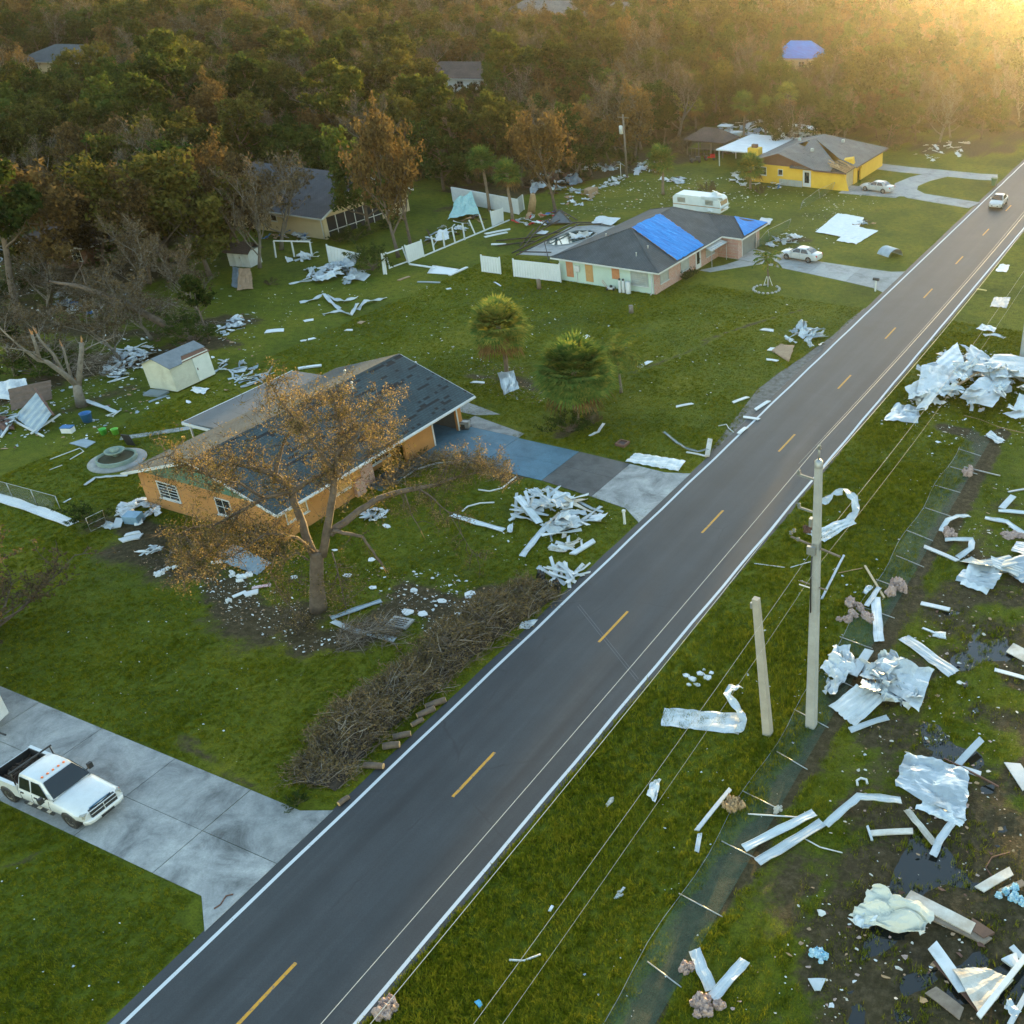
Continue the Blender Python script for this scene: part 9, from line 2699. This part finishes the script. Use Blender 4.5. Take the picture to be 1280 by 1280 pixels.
m_ = MB(); A2, B2 = A + Vector((0, 0, 1.9)), B + Vector((0, 0, 1.9)); nn = Vector((0.1, 0.15, 0)); m_.add([A, B, B2, A2, A + nn, B + nn, B2 + nn, A2 + nn], [(0, 1, 2, 3), (7, 6, 5, 4), (3, 2, 6, 7), (0, 3, 7, 4), (1, 5, 6, 2)]); m_.build('wall', FOAM, t)
C2 = P(655, 262) - b0
m_ = MB(); m_.add([B, C2, C2 + Vector((0, 0, 1.9)), B2, B + Vector((-.1, .1, 0)), C2 + Vector((-.1, .1, 0)), C2 + Vector((-.1, .1, 1.9)), B2 + Vector((-.1, .1, 0))], [(0, 1, 2, 3), (7, 6, 5, 4), (3, 2, 6, 7)]); m_.build('end_wall', SHUT, t)
for f in (0, 1):
    MB().beam(B.lerp(C2, f), B2.lerp(C2 + Vector((0, 0, 1.9)), f), 0.15).build('post', VIN, t)
sheet('pale teal tarp humped over junk inside the fence', [(560, 278), (572, 262), (592, 258), (600, 272)], (0.2, 1.2, 1.6, 0.4), 0.5, 0, TEAL, 'tarp', 'tarp')
pile('jumbled household wreckage beside the white outbuilding', [(640, 284), (650, 270), (680, 268), (712, 268), (708, 278), (675, 284)], 40, (0.5, 1.2), 0.6, [FOAM, ALU, BLUEP, REDL, CRD, GREYM, FOIL], 76, 0.1, 0.3, 0.25)
pile('collapsed brown roof and grey panels at the wood edge', [(655, 240), (660, 222), (690, 215), (720, 220), (718, 240), (690, 246)], 22, (1.2, 3.0), 1.4, [GREYM, BTRIM, ALU, FOIL, RUSTM], 77, 0.4, 0.15, 0.3)
pile('white wreckage strewn before the golden brown tree', [(700, 256), (712, 238), (745, 234), (750, 244), (725, 258)], 40, (0.4, 1.1), 0.3, [FOAM, ALU, CRD, DIRTW, FOIL], 78, 0.1, 0.3, 0.2)
pile('line of white foam blocks along the wood edge', [(748, 236), (760, 226), (782, 218), (788, 222), (770, 232)], 46, (0.3, 0.9), 0.3, [FOAM, FOAM, ALU], 79, 0, 0.2, 0.2)
pile('white wreckage beside the old wooden pole', [(790, 222), (798, 206), (812, 202), (830, 214), (822, 222)], 26, (0.5, 1.6), 0.8, [FOAM, ALU, FOIL], 80, 0.1, 0.3, 0.25)
pile('white wreckage deeper in the trees behind the lawn end', [(730, 212), (760, 202), (790, 206), (780, 214), (750, 218)], 26, (0.6, 1.6), 0.5, [FOAM, ALU, GREYM], 81, 0.1, 0.3, 0.2)
pile('white sheet scraps by the lone lawn palm', [(826, 224), (836, 220), (856, 224), (850, 231), (834, 231)], 14, (0.8, 1.6), 0.3, [FOAM, ALU, FOIL], 82, 0.1, 0.2, 0.15)
pile('white wreckage field behind the boat and palms', [(890, 176), (900, 160), (930, 150), (965, 150), (960, 165), (930, 178)], 60, (0.7, 2.0), 0.6, [FOAM, ALU, FOIL, GREYM], 83, 0.1, 0.3, 0.2)
pile('dark machinery junk beside the timber hut', [(900, 195), (910, 182), (928, 182), (926, 194)], 16, (0.6, 1.2), 0.8, [BTRIM, GREYM, BLKPL, FOIL], 84, 0.1, 0.4, 0.3)
pile('white scraps beneath the palm before the yellow house', [(912, 226), (922, 214), (945, 222), (948, 232), (925, 234)], 20, (0.6, 1.4), 0.3, [FOAM, ALU], 85, 0.1, 0.3, 0.2)
pile('white box and scraps on grass before the yellow wall', [(960, 236), (966, 227), (976, 228), (975, 236)], 8, (0.6, 1.1), 0.5, [FOAM, ALU, BLUEP], 86, 0, 0.2, 0.2)
pile('scattered white wreckage under trees beside the far road', [(1140, 198), (1150, 184), (1190, 176), (1215, 178), (1200, 196), (1165, 202)], 26, (0.6, 1.5), 0.4, [FOAM, ALU, DIRTW], 87, 0.1, 0.3, 0.2)
pile('grey torn roofing beside the motorhome and yellow roof', [(1028, 172), (1030, 162), (1042, 160), (1046, 170)], 8, (1.0, 2.0), 1.4, [GREYM, FOIL], 88, 0.2, 0.2, 0.35)
litter('wreckage crumbs over the grass at the lawn end', [(700, 260), (760, 232), (860, 215), (900, 230), (860, 262), (780, 262), (720, 275)], 360, (0.08, 0.45), [FOAM, FOAM, ALU, CRD], seed=23)
litter('wreckage crumbs around the yellow house lawn', [(840, 250), (900, 220), (1000, 240), (1060, 245), (1000, 262), (900, 262)], 200, (0.08, 0.4), seed=24)
litter('white wreckage crumbs under the trees of the left yard', [(0, 300), (60, 285), (180, 290), (300, 300), (310, 400), (200, 420), (60, 420), (0, 400)], 380, (0.1, 0.6), [FOAM, ALU, FOIL, GREYM], seed=25)
litter('white crumbs between snapped tree and shed', [(0, 500), (60, 470), (150, 470), (200, 500), (160, 540), (60, 560), (0, 560)], 200, (0.08, 0.4), [FOAM, ALU, GREYM], seed=26)
pile('pale wreckage under the broad olive tree', [(60, 385), (75, 368), (105, 365), (120, 385), (140, 395), (100, 398)], 26, (0.6, 1.6), 0.5, [ALU, FOIL, GREYM, BLUEP], 89, 0.1, 0.3, 0.25)
pile('pale wreckage in the clearing beside the concrete slab', [(85, 292), (95, 280), (130, 282), (140, 295), (105, 300)], 18, (0.8, 2.0), 0.5, [ALU, FOIL, GREYM], 90, 0.1, 0.2, 0.25)
pile('white wreckage at the clearing edge by the yellowing palm', [(-10, 292), (0, 278), (16, 276), (14, 292)], 12, (0.8, 1.8), 0.4, [FOAM, ALU], 91, 0.1, 0.2, 0.2)
pile('white household wreckage before the cream house wall', [(330, 300), (345, 290), (385, 296), (390, 304), (350, 306)], 24, (0.5, 1.3), 0.5, [FOAM, ALU, CRD, BLUEP], 92, 0.1, 0.3, 0.25)
pile('white scraps under the broken fence before the cream house', [(360, 326), (372, 318), (400, 320), (395, 328)], 10, (0.8, 1.6), 0.3, [FOAM, ALU], 93, 0.1, 0.4, 0.15)
pile('wreckage strewn behind the row of bare fence posts', [(520, 300), (555, 285), (600, 268), (606, 276), (570, 296), (535, 308)], 34, (0.5, 1.3), 0.4, [FOAM, ALU, TWIG, CRD, GREYM], 94, 0.1, 0.4, 0.2)
m_ = sheet_mb([P(545, 309) + Vector((0, 0, .7)), P(550, 302) + Vector((0, 0, 1.2)), P(561, 300) + Vector((0, 0, 1.2)), P(563, 307) + Vector((0, 0, .6))], 8, 8, 0.25, 0, 95); o = m_.build('white_sheet', FOAM); recentre(o); tag(o, 'white cloth-like sheet draped over bare fence posts', 'sheet')
m_ = MB(); m_.tube([(0, 0, 0), (0.4, 0.1, 1.6), (0.5, 0.1, 2.4)], [.5, .45, .3], 8); o = m_.build('broken_stump', WOODR); o.location = P(664, 266); tag(o, 'tall torn pale trunk stump among the household wreckage', 'stump')
litter('splintered wood and soaked scraps over the muddy field', [(960, 1280), (1040, 1000), (1140, 820), (1240, 620), (1300, 620), (1300, 1280)], 300, (0.06, 0.38), [TAN, WOODR, DIRTW, RUSTM, INSUL, CRD], seed=28)
litter('dark and pale rubbish around the wrecked left yard', [(-20, 560), (0, 440), (120, 420), (320, 390), (330, 480), (180, 520), (60, 570)], 520, (0.1, 0.6), [FOAM, ALU, GREYM, CRD, BTRIM], seed=29)
plank('tan plywood box face by the wood edge foam line', (733, 244), (743, 240), 1.0, 0.7, 0.0, TAN)
sheet('grey tarp and tan sheet pair beneath the bare tree by the playhouse', [(290, 360), (294, 345), (303, 347), (302, 362)], (0.1, 1.0, 1.0, 0.1), 0.15, 0, GREYM, 'tarp', 'tarp')
sheet('tan canvas sheet leaning on the grey tarp', [(296, 364), (302, 348), (316, 347), (317, 362)], (0.05, 1.0, 1.0, 0.05), 0.15, 0, CRD, 'tarp', 'tarp')
# ------------------------------------------------------------------ grass standing up in the near verges and lawns
GRS = leafmat('grass_blade', [(0.25, (0.066, 0.086, 0.005)), (0.5, (0.132, 0.150, 0.009)), (0.8, (0.225, 0.210, 0.016))], 0.35, 0.35, 0.3)
tufts = []
for s in range(3):
    R = random.Random(s)
    m_ = MB()
    for k in range(16):
        a = R.uniform(0, 6.28); r0 = R.uniform(0, 0.13)
        p = Vector((r0 * math.cos(a), r0 * math.sin(a), 0)); b2 = R.uniform(0, 6.28); h_ = R.uniform(0.05, 0.13)
        d = Vector((math.cos(b2), math.sin(b2), 0)); w_ = Vector((-d.y, d.x, 0)) * R.uniform(0.006, 0.012)
        m_.add([p - w_, p + w_, p + d * h_ * 0.6 + Vector((0, 0, h_))], [(0, 1, 2)])
    tufts.append(m_.mesh('grass_tuft', GRS))
rng = np.random.default_rng(9)
n0 = 420000
# more tufts close to the camera
x = rng.uniform(-48, 34, n0); y = 6 + 86 * rng.random(n0) ** 1.5
ok = in_frame(x, y, 0, 20)
ok &= ~((x > -4.45) & (x < 4.15))
ok &= ~((y > 15.6) & (y < 20.9) & (x < -4)) & ~((y > 14.4) & (y < 21.6) & (x > -6) & (x < 0))
ok &= ~((x > -30) & (x < -4) & (y > 49.7) & (y < 55.0)) & ~((x > -24.2) & (x < -4) & (y > 44 + (x + 24) * 2.4) & (y < 56.5) & (y > 44.2) & ((x < -22.2) | (y > 49.3)))
ok &= ~((x > -35.5) & (x < -23.2) & (y > 36.6) & (y < 54.7)) & ~(np.hypot(x + 42.2, y - 39.8) < 2)
dF, wF = dirt_fields(x, y)
pat = vnoise(x, y, 2.5, 31) * 0.6 + vnoise(x, y, 0.7, 32) * 0.4
ok &= (dF + 0.4 * rng.random(n0) < 0.5) & (wF < 0.15) & (rng.random(n0) < 0.25 + 0.95 * pat)
x, y = x[ok], y[ok]
n = len(x)
s = rng.uniform(0.6, 1.3, n) * np.where(x > 4, 1.15, 0.7) * (0.7 + 0.6 * vnoise(x, y, 3, 33))
zg = np.where(x > 14.5, -0.05, 0.0)
scatter('lawn_grass', tufts, np.stack([x, y, zg], 1), np.stack([s * 1.3, s * 1.3, s], 1), np.stack([np.zeros(n), np.zeros(n), rng.uniform(0, 6.28, n)], 1), 'green grass blades of the lawns and road verges', 'grass')
print('tufts', n)
# rank weeds in the ditch
x = rng.uniform(13, 36, 15000); y = rng.uniform(8, 60, 15000)
dF, wF = dirt_fields(x, y)
d = np.minimum(segdist(x, y, swamp), segdist(x, y, swamp2))
ok = in_frame(x, y, 0, 20) & (d < 4.5) & (rng.random(len(x)) < np.clip((vnoise(x, y, 1.6, 41) - 0.28) * 2.5, 0, 1))
x, y = x[ok], y[ok]; n = len(x)
s = rng.uniform(0.9, 1.8, n)
scatter('ditch_weeds', tufts, np.stack([x, y, np.full(n, -0.08)], 1), np.stack([s, s, s * 1.1], 1), np.stack([np.zeros(n), np.zeros(n), rng.uniform(0, 6.28, n)], 1), 'rank green weeds growing in the wet ditch', 'weeds')
# ------------------------------------------------------------------ haze
mh = bpy.data.materials.new('haze_air')
mh.use_nodes = True
nt = mh.node_tree
nt.nodes.clear()
pv = N(nt, 'ShaderNodeVolumePrincipled')
pv.inputs['Color'].default_value = (0.95, 0.93, 0.90, 1)
pv.inputs['Density'].default_value = 0.00006
pv.inputs['Anisotropy'].default_value = 0.87
o = N(nt, 'ShaderNodeOutputMaterial')
nt.links.new(pv.outputs[0], o.inputs['Volume'])
h = MB().box((-1900, -800, -1.5), (1900, 1900, 42)).build('haze', mh)
stuff(h, 'thin golden evening haze over the wood and the road', 'haze')
